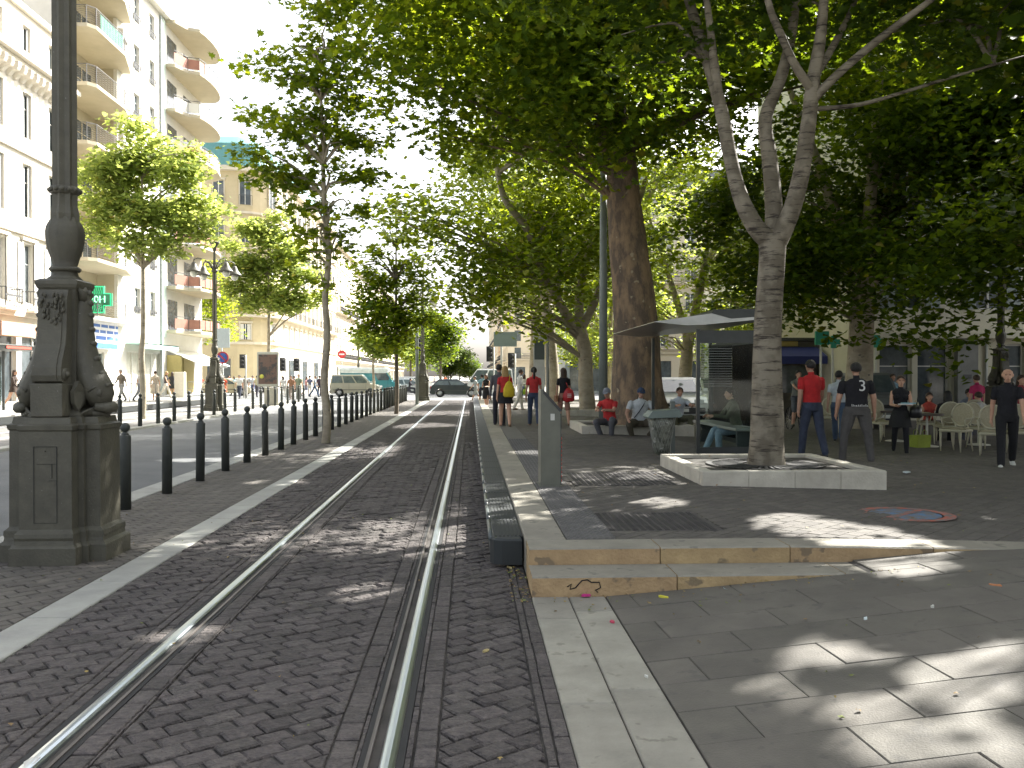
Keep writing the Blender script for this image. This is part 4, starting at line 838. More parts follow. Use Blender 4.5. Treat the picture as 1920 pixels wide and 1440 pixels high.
def window(root, cx, z0, w, h, depth=.2, shutters=0, bars=True, far=False, open_=0.0, mshut=None, mfr=None, curtain=0.0):
    mb = MB(); mb.add([(-w / 2, 0, 0), (w / 2, 0, 0), (w / 2, 0, h), (-w / 2, 0, h)], [(0, 1, 2, 3)], M_win)
    o = mb.build('window', root, loc=(cx, depth, z0))
    if far: return o
    mf = mfr or M_fr; f = MB(); e = .06
    f.box(-w / 2, -w / 2 + e, -.05, -.003, 0, h, mf); f.box(w / 2 - e, w / 2, -.05, -.003, 0, h, mf); f.box(-w / 2 + e, w / 2 - e, -.05, -.003, h - e, h, mf); f.box(-w / 2 + e, w / 2 - e, -.05, -.003, 0, e, mf)
    if bars: f.box(-.035, .035, -.045, -.004, e, h - e, mf)
    if h > 1.6:
        f.box(-w / 2 + e, -.035, -.03, -.004, h * .66, h * .66 + .035, mf); f.box(.035, w / 2 - e, -.03, -.004, h * .66, h * .66 + .035, mf)
    f.build('frame', o)
    if curtain:
        c = MB(); c.box(-w / 2 + e, -w / 2 + e + (w - 2 * e) * curtain, -.0025, -.001, e, h - e, pm('net_curtain', (.6, .58, .52), .9)); c.build('curtain', o)
    if shutters:
        ms = mshut or M_shut
        for s in (-1, 1):
            c = MB()
            if shutters == 1:      # folded back against the wall
                c.box(*sorted((s * (w / 2 + .02), s * (w / 2 + w * .5))), -depth - .05, -depth - .01, 0, h, ms)
                for k in range(int(h / .12)): c.box(*sorted((s * (w / 2 + .06), s * (w / 2 + w * .5 - .04))), -depth - .058, -depth - .05, .05 + k * .12, .11 + k * .12, ms)
            else:                  # closed or folded in the reveal
                c.box(*sorted((s * (w * .5 - .002), s * (w * .5 - w * (.46 if shutters == 2 else .22)))), -.10, -.055, 0, h, ms)
                for k in range(int(h / .12)): c.box(*sorted((s * (w * .5 - .04), s * (w * .5 - w * (.42 if shutters == 2 else .18)))), -.108, -.10, .05 + k * .12, .11 + k * .12, ms)
            c.build('shutter', o)
    return o
def railing(root, x0, x1, y, z, h=.95, style='bars', m=None, ret=0.0, name='railing'):
    m = m or M_irn; mb = MB(); mb.box(x0, x1, y - .025, y + .025, z + h - .04, z + h, m); mb.box(x0, x1, y - .015, y + .015, z + .06, z + .09, m)
    if style == 'bars':
        n = max(3, int((x1 - x0) / .16))
        for i in range(n + 1): x = x0 + (x1 - x0) * i / n; mb.box(x - .011, x + .011, y - .011, y + .011, z + .09, z + h - .04, m)
        mb.box(x0, x1, y - .012, y + .012, z + h * .55, z + h * .55 + .09, m)
    elif style == 'wave':
        for q in range(6):
            zz = z + .16 + q * (h - .25) / 6; n = int((x1 - x0) / .18); pts = [(x0 + (x1 - x0) * i / n, y, zz + (.045 if i % 2 else -.02)) for i in range(n + 1)]; mb.tube(pts, .013, m, 4, False)
        n = max(2, int((x1 - x0) / 1.3))
        for i in range(n + 1): x = x0 + (x1 - x0) * i / n; mb.box(x - .02, x + .02, y - .02, y + .02, z, z + h, m)
    if ret:
        for x in (x0, x1):
            mb.box(x - .025, x + .025, y, y + ret, z + h - .04, z + h, m)
            for i in range(int(ret / .16)): mb.box(x - .011, x + .011, y + .16 * i, y + .16 * i + .022, z + .03, z + h - .04, m)
    return mb.build(name, root)
LEFT = PI / 2      # local x runs along the street, front faces the street
# A: white classical building nearest on the left
M_wA = pm('white_plaster', (0.62, 0.58, 0.50), 0.85, (0.55, 0.51, 0.44), .8, 0.1, 20)
A = thing('apartment_building', 'white classical building with shutters and a bracketed cornice left of the big lamp post', 'building', (-22.5, 30, 0), LEFT)
L = 20.35; cols = [1.2 + 2.72 * i for i in range(7)]; cols = [13.25 - 2.72 * 4, 13.25 - 2.72 * 3, 13.25 - 2.72 * 2, 13.25 - 2.72, 13.25, 15.97, 18.7]
ops = []; wn_ = []
for x in cols:
    for z, h, w in ((5.35, 3.0, 1.05), (9.7, 2.7, .95), (13.7, 2.3, .9), (18.1, 1.3, .8)):
        ops.append((x - w / 2, x + w / 2, z, z + h)); wn_.append((x, z, w, h))
shopsA = [(11.9, 14.8, .4, 3.6), (15.3, 18.2, .4, 3.6), (5, 8, .4, 3.6), (8.6, 11.4, .4, 3.6)]
mb = MB(); wall_face(mb, L, .2, 20.3, ops + shopsA, M_wA, .25); shell(mb, L, .2, 20.3, 12, M_wA); mb.build('wall', A)
for i, (x, z, w, h) in enumerate(wn_): window(A, x, z, w, h, .22, [0, 1, 3][1 if z < 6 else (2 if z < 17 else 0)] if i % 5 != 3 else 3, curtain=.4 if i % 3 == 0 else 0)
for k, (z, p, h) in enumerate([(4.6, .35, .3), (8.75, .18, .25), (12.85, .16, .2), (17.25, .75, .25), (16.95, .45, .3), (20.0, .2, .3)]):
    mb = MB(); mb.box(-.05, L + (.03 if k != 3 else .1), -p, -.003, z, z + h - .003, M_wA); mb.build('cornice', A)
mb = MB(); mb.extx([(-.60, 16.945), (-.60, 16.7), (-.52, 16.55), (-.30, 16.5), (-.12, 16.3), (-.005, 16.3), (-.005, 16.945)], 0, .26, M_wA); bme = mb.mesh('bracket'); x = .3
while x < L - .3: obj('bracket', bme, A, loc=(x, 0, 0)); x += .62
for x in cols:
    mb = MB(); mb.box(x - .75, x + .75, -.16, -.004, 8.48, 8.62, M_wA); mb.box(x - .68, x - .545, -.07, -.004, 5.3, 8.48, M_wA); mb.box(x + .545, x + .68, -.07, -.004, 5.3, 8.48, M_wA); mb.build('window_surround', A)
    if x > 8: mb = MB(); mb.box(x - .85, x + .85, -.75, -.352, 4.82, 4.92, M_wA); mb.build('balcony_slab', A); railing(A, x - .82, x + .82, -.7, 4.93, .95, 'bars', None, .6)
for i, (a, b, c, d) in enumerate(shopsA):
    mb = MB(); mb.add([(a, .24, c), (b, .24, c), (b, .24, d), (a, .24, d)], [(0, 1, 2, 3)], M_win); s = mb.build('shop_window', A)
    mb = MB(); mb.box(a, a + .07, .16, .23, c, d, M_fr); mb.box(b - .07, b, .16, .23, c, d, M_fr); mb.box((a + b) / 2 - .04, (a + b) / 2 + .04, .16, .23, c, d, M_fr); mb.build('frame', s)
mb = MB(); mb.box(11.7, 15.0, -.9, -.36, 3.55, 4.2, plain((.5, .3, .18))); mb.build('orange_awning_box', A)
mb = MB(); mb.box(10.6, 11.6, -.8, -.36, 3.2, 4.3, plain((.10, .13, .35))); mb.build('blue_shop_sign', A)
mb = MB(); mb.box(11.0, 11.75, -.30, -.06, .5, 3.3, plain((.45, .05, .04))); pn = mb.build('red_shop_panel', A)
text('lettering', 'IEMENT', .42, plain((.8, .75, .7)), pn, (11.38, -.31, 1.9), (PI / 2, PI / 2, 0))

# B: modern block with balconies
M_wB = pm('white_render', (0.66, 0.64, 0.58), 0.85, (0.58, 0.56, 0.50), .6, 0.08, 20)
M_tan = pm('tan_render', (0.46, 0.41, 0.30), 0.85, (0.40, 0.355, 0.26), .8); M_mint = pm('mint_render', (0.52, 0.60, 0.53), 0.8, (0.46, 0.54, 0.48), 1)
Bd = thing('apartment_building', 'tall modern apartment block with stacked balconies and a rounded end, behind the first sunlit tree', 'building', (-22.5, 50.4, 0), LEFT)
L = 24.6; H = 27.9; slabs = [5.05 + 3.27 * i for i in range(7)]
ops = []; W = []
for z in slabs[0:] :
    for x in (10.3, 13.2): ops.append((x - .55, x + .55, z + .85, z + 2.55)); W.append((x, z + .85, 1.1, 1.7))
gf = [(.6, 4.9, .4, 3.1), (8.4, 11.0, .4, 3.3), (11.6, 14.9, .4, 3.3), (16.2, 19.4, .4, 3.0)]
mb = MB(); LG = 7.0
wall_face(mb, L, .2, H, [(0.02, LG, 5.05, H - .4)] + ops + gf, M_wB, .22)
# loggia walls set back
mb.add([(0.02, 1.3, 5.05), (LG, 1.3, 5.05), (LG, 1.3, H - .4), (0.02, 1.3, H - .4)], [(0, 1, 2, 3)], M_tan)
mb.add([(LG, .22, 5.05), (LG, 1.3, 5.05), (LG, 1.3, H - .4), (LG, .22, H - .4)], [(0, 3, 2, 1)], M_tan)
shell(mb, L, .2, H, 13, M_wB); mb.build('wall', Bd)
mb = MB(); mb.box(-.1, L + .1, -.5, 13, H + .003, H + .35, M_wB); mb.build('roof', Bd)
mb = MB(); mb.box(15.2, 15.75, -.09, -.004, 4.5, H - .1, M_mint); mb.build('mint_pilaster', Bd)
mb = MB(); mb.box(14.7, 14.95, -.13, -.004, 0.3, H - .1, pm('grey_downpipe', (.3, .34, .33), .6)); mb.build('downpipe', Bd)
for i, (x, z, w, h) in enumerate(W):
    window(Bd, x, z, w, h, .2, 0, curtain=.5 if i % 2 else 0); railing(Bd, x - .6, x + .6, -.08, z - .02, .45, 'wave')
for i, z in enumerate(slabs):
    mb = MB(); mb.prism([(0.02, 1.29), (0.02, -1.1), (.5, -1.45), (4.6, -1.45), (LG + .9, -.55), (LG + .9, -.003), (LG - .003, -.003), (LG - .003, 1.29)], z - .2, z, M_tan if i else M_wB); s = mb.build('balcony_slab', Bd)
    if i < 7:
        mb = MB(); pts = [(.06, -.1), (.06, -1.05), (.52, -1.4), (4.6, -1.4), (LG + .85, -.5)]
        for q in range(7):
            zz = z + .14 + q * .125
            for a, b in zip(pts[:-1], pts[1:]):
                n = max(2, int(math.dist(a, b) / .2)); mb.tube([(a[0] + (b[0] - a[0]) * k / n, a[1] + (b[1] - a[1]) * k / n, zz + (.04 if k % 2 else -.02)) for k in range(n + 1)], .012, M_irn, 4, False)
        for a, b in zip(pts[:-1], pts[1:]):
            mb.tube([(a[0], a[1], z + 1.0), (b[0], b[1], z + 1.0)], .025, M_irn, 4, False); mb.box(b[0] - .02, b[0] + .02, b[1] - .02, b[1] + .02, z, z + 1, M_irn)
        mb.build('railing', s)
        if i in (0, 5, 6):
            mb = MB(); gm = pm('green_netting', (.06, .26, .17), .8, (.16, .36, .26), 6); mb.box(1.2, 4.5, -1.37, -1.355, z + .08, z + .95, gm) if i else mb.box(.1, 1.0, -.9, -.6, z + .02, z + .5, gm); mb.build('netting', s)
    for a, b in ((.8, 2.6), (3.4, 6.2)):
        o = window(Bd, (a + b) / 2, z + .05, b - a, 2.35, 1.28, 0, mfr=M_tan)
    if i in (3, 5): mb = MB(); mb.bbox(5.6, 6.6, -.95, -.6, z + 1.2, z + 1.9, M_wB, .03); mb.build('air_conditioner', Bd)
# rounded balconies at the far end
M_red = pm('red_panel', (.34, .16, .11), .7, (.28, .13, .09), 3)
for i, z in enumerate(slabs + [27.9]):
    pts = [(15.8, -.003), (15.8, -.75), (17.2, -1.3)] + [(20.2 + 4.3 * math.cos(a), -1.0 - .0 - 1.35 * math.sin(a) * 1.0) for a in [PI * (1 - k / 14) for k in range(4, 14)]] + [(24.55, -.9), (24.55, -.003)]
    mb = MB(); mb.prism(pts, z - .22, z, M_tan); s = mb.build('balcony_slab', Bd)
    if i < 7:
        rp = pts[1:-1]; mb = MB()
        for a, b in zip(rp[:-1], rp[1:]):
            a = (a[0], a[1] + .06); b = (b[0], b[1] + .06)
            mb.tube([(a[0], a[1], z + 1.0), (b[0], b[1], z + 1.0)], .03, M_irn, 4, False); mb.box(b[0] - .02, b[0] + .02, b[1] - .02, b[1] + .02, z, z + 1, M_irn)
            d = .02; mm = M_red if i < 3 or (i % 2 == 0 and a[0] < 19) else M_wB
            mb.add([(a[0], a[1], z + .12), (b[0], b[1], z + .12), (b[0], b[1], z + .85), (a[0], a[1], z + .85), (a[0], a[1] + d, z + .12), (b[0], b[1] + d, z + .12), (b[0], b[1] + d, z + .85), (a[0], a[1] + d, z + .85)], [(0, 1, 2, 3), (7, 6, 5, 4), (3, 2, 6, 7), (0, 4, 5, 1)], mm)
        mb.build('railing', s)
        mb = MB(); mb.add([(16.3, -.01, z + .05), (18.4, -.01, z + .05), (18.4, -.01, z + 2.3), (16.3, -.01, z + 2.3)], [(0, 1, 2, 3)], M_win); mb.build('balcony_door', Bd); mb = MB(); mb.add([(20, -.01, z + .05), (22.6, -.01, z + .05), (22.6, -.01, z + 2.3), (20, -.01, z + 2.3)], [(0, 1, 2, 3)], M_win); mb.build('balcony_door', Bd)
for i, (a, b, c, d) in enumerate(gf):
    mb = MB(); mb.add([(a, .21, c), (b, .21, c), (b, .21, d), (a, .21, d)], [(0, 1, 2, 3)], M_win if i in (0, 3) else pm('pale_shop_wall', (.62, .60, .52), .8)); s = mb.build('shop_window', Bd)  # middle two openings filled with a plain pale surface instead of glass
    mb = MB()
    for x in (a, (a + b) / 2 - .04, b - .08): mb.box(x, x + .08, .12, .2, c, d, M_fr if i else pm('grey_shop_frame', (.35, .4, .38), .5))
    mb.box(a, b, .121, .2, d - .09, d - .001, M_fr); mb.build('frame', s)
mb = MB(); mb.box(.3, 5.6, -.55, -.01, 3.30, 5.0, plain((.82, .84, .86))); s = mb.build('blue_shop_sign', Bd)
mbl2 = pm('sign_blue', (.06, .17, .52), .5); mb = MB()
for z0, z1 in ((3.30, 3.62), (3.80, 4.02), (4.20, 4.38), (4.55, 4.72), (4.94, 5.0)):
    x = .3 if z0 in (3.30, 4.94) else .8
    while x < 5.5:
        w = 5.2 if z0 in (3.30, 4.94) else random.uniform(.6, 1.5); mb.box(x, min(5.6, x + w), -.556, -.55, z0, z1, mbl2); x += w + .15
mb.build('sign_stripes', s)
mb = MB(); mb.prism([(8.2, -1.2), (15.0, -1.2), (15.0, -.01), (8.2, -.01)], 3.75, 3.82, plain((.35, .55, .5))); mb.add([(8.2, -1.2, 3.45), (15, -1.2, 3.45), (15, -1.2, 3.82), (8.2, -1.2, 3.82)], [(0, 1, 2, 3)], plain((.35, .55, .5))); mb.build('teal_awning', Bd)
mb = MB(); mb.add([(16, -.02, 3.6), (23.5, -.02, 3.6), (23.5, -2.6, 2.5), (16, -2.6, 2.5), (16, -.02, 3.52), (23.5, -.02, 3.52), (23.5, -2.6, 2.42), (16, -2.6, 2.42)], [(0, 1, 2, 3), (7, 6, 5, 4), (3, 2, 6, 7), (0, 3, 7, 4), (1, 5, 6, 2)], plain((.72, .72, .66))); mb.build('white_awning', Bd)
mb = MB(); mb.box(16, 16.15, -1.1, -.02, .3, 3.2, plain((.44, .36, .14))); mb.build('yellow_shopfront', Bd); mb = MB(); mb.box(19.5, 22.0, -.15, -.015, .3, 3.4, plain((.44, .36, .14))); mb.build('yellow_shopfront', Bd)
# pharmacy cross standing out from the facade
c = atY(184, 562, 51.9); t = thing('pharmacy_cross', 'green pharmacy cross reading 20H hung out from the block behind the lamp pedestal', 'pharmacy sign', (c.x, 51.9, c.z))
a, w = .80, .37; cr = [(-w, -a), (w, -a), (w, -w), (a, -w), (a, w), (w, w), (w, a), (-w, a), (-w, w), (-a, w), (-a, -w), (-w, -w)]
mb = MB(); mb.exty(cr, -.10, .10, pm('dark_green_casing', (.02, .20, .10), .4)); mb.box(-1.1, -.78, -.04, .04, -.05, .05, M_irn); mb.build('casing', t)
gg = emit('green_led', (.02, .42, .16), .55)
mb = MB()
for i in range(12):
    p, q = cr[i], cr[(i + 1) % 12]; d = Vector((q[0] - p[0], q[1] - p[1])).normalized(); mb.tube([(p[0] * .93, -.115, p[1] * .93), (q[0] * .93, -.115, q[1] * .93)], .028, gg, 5, False)
for k in range(5):
    for s in (-1, 1): mb.tube([(-.28 + .12 * k + .03 * math.sin(j), -.108, s * (.30 + .08 * j)) for j in range(6)], .014, gg, 4, False)
mb.build('led_outline', t); text('digits', '20H', .56, emit('pale_green_led', (.25, .95, .5), .9), t, (0, -.115, 0))

# C: yellow corner building with a teal mansard
M_yel = pm('yellow_limestone', (0.56, 0.47, 0.30), 0.85, (0.48, 0.40, 0.25), .5, .15, 6); M_pal = pm('pale_limestone', (0.62, 0.56, 0.44), 0.85, (0.54, 0.48, 0.37), .5, .15, 6)
M_teal = pm('teal_zinc', (0.10, 0.26, 0.25), 0.35, (0.14, 0.32, 0.31), .6)
C_ = thing('corner_building', 'yellow stone corner building with a teal glazed mansard roof across the side street', 'building', (-34, 100, 0), 0)
# footprint with a rounded corner: front faces the camera, then the street side
def foot(off=0):
    r = 4.5; pts = [(0, -off)]; cx, cy = 11.5 - r, r
    for k in range(9): a = -PI / 2 + PI / 2 * k / 8; pts.append((cx + (r + off) * math.cos(a), cy + (r + off) * math.sin(a)))
    pts.append((11.5 + off, 48)); return pts
HB = 25.0
fp = foot(); mb = MB(); vs = [(x, y, z) for z in (-.05, HB) for x, y in fp]; n = len(fp)
mb.add(vs, [(i, i + 1, n + i + 1, n + i) for i in range(n - 2)], M_yel); mb.add(vs, [(n - 2, n - 1, 2 * n - 1, 2 * n - 2)], M_pal)  # street side given the paler stone to stand for its sunlight
mb.add([(0, 0, -.05), (0, 48, -.05), (0, 48, HB), (0, 0, HB)], [(0, 3, 2, 1)], M_yel); mb.add([(0, 48, -.05), (11.5, 48, -.05), (11.5, 48, HB), (0, 48, HB)], [(0, 3, 2, 1)], M_yel)
mb.build('wall', C_)
def courses(root, footf, zs, m, nm='cornice', back=None):
    for z, p, h in zs:
        f0 = footf(0.003); f1 = footf(p); mb = MB(); n = len(f0)
        rings = [[(x, y, z) for x, y in f1], [(x, y, z + h) for x, y in f1], [(x, y, z + h) for x, y in f0], [(x, y, z) for x, y in f0]]
        vs = [q for r in rings for q in r]; fs = []
        for k in range(4):
            k2 = (k + 1) % 4
            for i in range(n - 1): fs.append((k * n + i, k * n + i + 1, k2 * n + i + 1, k2 * n + i))
        mb.add(vs, fs, m); mb.build(nm, root)
courses(C_, foot, [(5.2, .25, .3), (8.3, .9, .25), (12.2, .15, .2), (16.0, .15, .2), (19.9, .25, .25), (24.6, .7, .5)], M_pal)
mb = MB(); ff = foot(-.2); n = len(ff)
def sc(pts, s): cx = -2; return [(x - s if x > 0.01 else x, y + (s if y < 40 else 0)) for x, y in pts]
f1 = foot(.1); f2 = foot(-1.0); f3 = foot(-3.0)
vs = [(x, y, HB + .1) for x, y in f1] + [(x, y, 28.0) for x, y in f2] + [(x, y, 29.2) for x, y in f3]; n = len(f1)
mb.add(vs, [(i, i + 1, n + i + 1, n + i) for i in range(n - 1)] + [(n + i, n + i + 1, 2 * n + i + 1, 2 * n + i) for i in range(n - 1)], M_teal)
for i in range(n - 1):
    for k in range(3 if i else 14):
        t_ = k / (3 if i else 14); a = Vector((*f1[i], HB + .1)).lerp(Vector((*f1[i + 1], HB + .1)), t_); b = Vector((*f2[i], 28.0)).lerp(Vector((*f2[i + 1], 28.0)), t_)
        mb.tube([a, b], .05, M_teal, 4, False)
mb.add([(x, y, 29.2) for x, y in f3] + [(0, 48, 29.2)], [tuple(range(n + 1))], M_teal); mb.build('mansard_roof', C_)
def win_on(root, pt, nrm, z, w, h, shut=0, rail=True, rm=None):
    a = math.atan2(nrm[1], nrm[0]) + PI / 2; mb = MB(); M = Matrix.Translation((pt[0] + nrm[0] * .01, pt[1] + nrm[1] * .01, z)) @ Matrix.Rotation(a, 4, 'Z')
    mb.M = M; mb.box(-w / 2, w / 2, -.03, .0, 0, h, M_win); o = mb.build('window', root)
    f = MB(); f.M = M; f.box(-w / 2 - .12, -w / 2 - .002, -.12, -.001, -.1, h + .1, M_pal); f.box(w / 2 + .002, w / 2 + .12, -.12, -.001, -.1, h + .1, M_pal); f.box(-w / 2 - .2, w / 2 + .2, -.2, -.001, h + .101, h + .3, M_pal); f.box(-.04, .04, -.06, -.031, 0, h, M_fr)
    if shut:
        for s in (-1, 1): f.box(*sorted((s * w * .16, s * w * .48)), -.08, -.0315, 0, h, M_shut if shut == 1 else plain((.62, .6, .54)))
    f.build('frame', o)
    if rail:
        r = MB(); r.M = M; r.box(-w / 2 - .15, w / 2 + .15, -.5, -.46, .95, 1.0, M_irn)
        for i in range(9): x = -w / 2 - .15 + (w + .3) * i / 8; r.box(x - .014, x + .014, -.49, -.465, -.1, .95, M_irn)
        r.build('railing', o)
lev = [(5.75, 1.75, 2, False), (9.0, 2.6, 0, False), (12.9, 2.3, 2, False), (16.7, 2.3, 0, True), (20.9, 2.6, 0, True)]
spots = [((3.2, 0), (0, -1)), ((5.9, 0), (0, -1))]
for k in (2, 6): a = -PI / 2 + PI / 2 * k / 8; spots.append(((7 + 4.5 * math.cos(a), 4.5 + 4.5 * math.sin(a)), (math.cos(a), math.sin(a))))
spots += [((11.5, 8 + 3.2 * i), (1, 0)) for i in range(12)]
for p, nr in spots:
    for z, h, sh, rl in lev:
        if len([1 for q in KIDS[C_.name] if q.name.startswith('window')]) < 98: win_on(C_, p, nr, z, 1.15, h, sh, rl)
mb = MB(); f1 = foot(.85)
for (a, b) in zip(f1[:-1], f1[1:]):
    mb.tube([(a[0], a[1], 9.5), (b[0], b[1], 9.5)], .03, M_irn, 4, False); n = max(1, int(math.dist(a, b) / .25))
    for i in range(n): mb.tube([(a[0] + (b[0] - a[0]) * i / n, a[1] + (b[1] - a[1]) * i / n, 8.55), (a[0] + (b[0] - a[0]) * i / n, a[1] + (b[1] - a[1]) * i / n, 9.5)], .015, M_irn, 3, False)
mb.build('long_balcony_railing', C_)
for (x0, x1) in ((1.2, 3.3), (4.6, 7.2)):
    mb = MB(); mb.box(x0, x1, -.05, -.004, 0, 3.6, M_win); mb.box(x0 - .2, x0 - .01, -.12, -.004, 0, 3.8, M_yel); mb.box(x1 + .01, x1 + .2, -.12, -.004, 0, 3.8, M_yel); mb.build('shop_opening', C_)
for i in range(9): mb = MB(); mb.box(11.504, 11.6, 6 + i * 4.4, 9 + i * 4.4, .2, 3.6, M_win if i % 2 else M_pal); mb.build('shop_window', C_)

# further facades down the street
def far_block(label, x, y, L, H, rz, m, nf, seed, name='apartment_building', cw=3.0, roof=None, z=0, rail=True, gfh=4.2, mans=True):
    t = thing(name, label, 'building', (x, y, z), rz); rr = random.Random(seed); n = max(1, int(L / cw)); fh = (H - gfh) / nf; ops = []
    cw = L / n
    for i in range(n):
        for k in range(nf): ops.append(((i + .5) * cw - .55, (i + .5) * cw + .55, gfh + k * fh + .5, gfh + k * fh + .5 + fh * .62))
        ops.append((i * cw + .45, (i + 1) * cw - .45, .15, 3.2))
    mb = MB(); wall_face(mb, L, -.1, H, ops, m, .2); shell(mb, L, -.1, H, 12, m); mb.build('wall', t)
    cnt = 0
    for a, b, c, d in ops:
        if cnt < 95: window(t, (a + b) / 2, c, b - a, d - c, .19, rr.choice([0, 1, 1, 3]) if c > 3 and y < 110 else 0, far=(y > 110 or c < 3)); cnt += 1
    for zz, p, h in [(gfh - .3, .3, .25), (H - .45, .6, .45)] + [(gfh + k * fh + .05, .14, .18) for k in range(1, nf)]:
        mb = MB(); mb.box(-.05, L + .05, -p, -.004, zz, zz + h, m); mb.build('cornice', t)
    if rail:
        for k in (0, min(2, nf - 1)):
            z0 = gfh + k * fh + .3; mb = MB(); mb.box(.3, L - .3, -.8, -.30 if k == 0 else -.15, z0 - .1, z0 + .04, m); s = mb.build('balcony_slab', t)
            railing(s, .35, L - .35, -.75, z0 + .04, .95)
    if mans:
        mb = MB(); mb.extx([(-.2, H + .002), (1.3, H + 2.3), (11.9, H + 2.6), (11.9, H + .002)], 0, L, roof or M_teal); mb.build('roof', t)
        for i in range(0, n, 2):
            mb = MB(); mb.box((i + .5) * cw - .5, (i + .5) * cw + .5, 6, 7, H + 2.5, H + 4, pm('chimney_brick', (.42, .25, .17), .9)); mb.build('chimney', t)
    return t
M_grr = pm('grey_slate', (.16, .17, .18), .7)
far_block('pale balconied building beyond the yellow corner building', -22.5, 149, 26, 24, LEFT, M_pal, 5, 1, mans=False)
far_block('cream building further down the left side of the street', -22.5, 176, 32, 22.5, LEFT, M_wA, 5, 2, mans=False)
far_block('last long pale building on the left side before the trees', -22.5, 209, 90, 24, LEFT, M_pal, 5, 3, cw=5, mans=False)
M_or = pm('ochre_facade', (.56, .42, .28), .85, (.48, .35, .23), .6)
# right side beyond the crossing: local x runs towards the camera
far_block('weathered cream corner building with small balconies right of the street end', 6.2, 152 + 26, 26, 22.5, -PI / 2, M_pal, 6, 4, mans=False)
far_block('dark facade building further along the right side of the street', 6.9, 179 + 40, 40, 23, -PI / 2, M_or, 6, 5, cw=4, mans=False)
far_block('narrow distant building at the end of the right side of the street', 7.2, 220 + 120, 120, 24, -PI / 2, M_pal, 6, 6, cw=6, mans=False)
# end facade of the corner block, facing the square
far_block('cream building facing the square beyond the crossing behind the traffic lights', 6.4, 151.5, 14, 22, 0, M_pal, 6, 7, mans=False, cw=3.2)
# buildings closing the square
M_gr = pm('grey_cladding', (.24, .27, .27), .6, (.20, .23, .23), .6)
far_block('long stone building closing the back of the square behind the bright trees', 15, 90, 34, 21, 0, M_pal, 5, 8, roof=M_grr)
far_block('shaded building on the far side of the square beyond the parked white car', 30, 89.5, 34, 12, -PI / 2, M_wA, 5, 9, roof=M_grr)
t = far_block('grey fronted shop building behind the thick plane trunk', 9.5, 88, 5.3, 12, 0, M_gr, 3, 10, mans=False, rail=False)
mb = MB(); mb.box(.2, 5.1, -.2, -.01, 3.3, 7.4, pm('black_shopfront', (.03, .03, .03), .4)); s = mb.build('black_fascia', t); text('lettering', 'L', 2.0, plain((.8, .8, .75)), s, (.9, -.21, 4.6), depth=.01)

# R: pale building behind the cafe
M_wR = pm('pale_green_plaster', (0.58, 0.55, 0.43), 0.85, (0.52, 0.49, 0.38), .7, .1, 15)
zR = .05; Rb = thing('cafe_building', 'pale plastered building with tall shop windows behind the cafe terrace', 'building', (14.2, 31.0, zR), 0)
L = 26; H = 19
ops = [(.5, 1.7, .35, 2.75), (1.9, 3.1, .35, 2.75), (4.9, 5.9, .35, 2.75), (6.4, 8.6, .35, 2.75)] + [(9.6 + 2.6 * i, 11.6 + 2.6 * i, .35, 2.75) for i in range(6)]
up = [(x - .55, x + .55, z, z + 2.1) for x in (1.6, 4.6, 7.6, 10.6, 13.6, 16.6, 19.6, 22.6) for z in (4.0, 7.3, 10.6, 13.9)]
mb = MB(); wall_face(mb, L, -.1, H, ops + up, M_wR, .25); shell(mb, L, -.1, H, 12, M_wR); mb.build('wall', Rb)
for a, b, c, d in ops: window(Rb, (a + b) / 2, c, b - a, d - c, .22, 0, bars=False)
for a, b, c, d in up: window(Rb, (a + b) / 2, c, b - a, d - c, .22, 1, mshut=pm('green_grey_shutter', (.30, .34, .32), .7))
mb = MB(); mb.box(-.05, L, -.35, -.004, 2.95, 3.15, M_wR); mb.box(-.05, L, -.2, -.004, 3.152, 3.35, M_wR); mb.build('cornice', Rb)
mb = MB(); mb.box(3.25, 4.0, -.25, -.004, -.05, 2.94, pm('dark_stone_pier', (.22, .22, .20), .8)); mb.build('dark_pier', Rb)
mb = MB(); mb.box(3.45, 3.75, -.27, -.252, 1.5, 1.65, M_irn); mb.build('wall_plaque', Rb)
mb = MB(); mb.lathe([(.05, 0), (.05, 2.94)], pm('grey_pipe', (.45, .46, .42), .6), (4.4, -.07, 0)); mb.build('downpipe', Rb)
mb = MB(); mb.box(7.6, 14, -.7, -.352, 2.4, 2.93, pm('dark_awning', (.10, .11, .10), .8)); mb.build('folded_awning', Rb)
# deep shops to the left of it: blue awning, green signs, yellow sign
kk = thing('kiosk', 'small dark kiosk with a blue awning and a yellow sign right of the smooth tree', 'kiosk', (10.6, 35, .07))
mb = MB(); mb.bbox(0, 3.4, 0, 2.6, 0, 3.0, pm('dark_kiosk_wall', (.10, .09, .07), .7), .03); mb.build('wall', kk)
mb = MB(); mb.box(-.1, 3.5, -.1, 2.7, 3.0, 3.12, M_dark); mb.build('roof', kk)
mb = MB(); mb.add([(0, -.01, 2.75), (3.4, -.01, 2.75), (3.4, -1.1, 2.35), (0, -1.1, 2.35), (0, -1.1, 2.05), (3.4, -1.1, 2.05), (3.4, -1.09, 2.34), (0, -1.09, 2.34), (0, -.012, 2.72), (3.4, -.012, 2.72)], [(0, 1, 2, 3), (3, 2, 5, 4), (6, 7, 8, 9)], plain((.02, .03, .16))); mb.build('blue_awning', kk)
mb = MB(); mb.box(.3, 2.6, -.06, -.005, 2.78, 2.98, plain((.36, .27, .08))); mb.build('yellow_sign', kk)
mb = MB(); mb.box(.4, 3.0, -.03, -.006, .9, 2.0, M_win); mb.build('serving_window', kk)
q = atY(1500, 680, 48); t = far_block('shaded shop building with a blue awning right of the smooth tree trunk', 17.2, 52, 16, 9, 0, M_wR, 2, 12, roof=M_grr, mans=False)
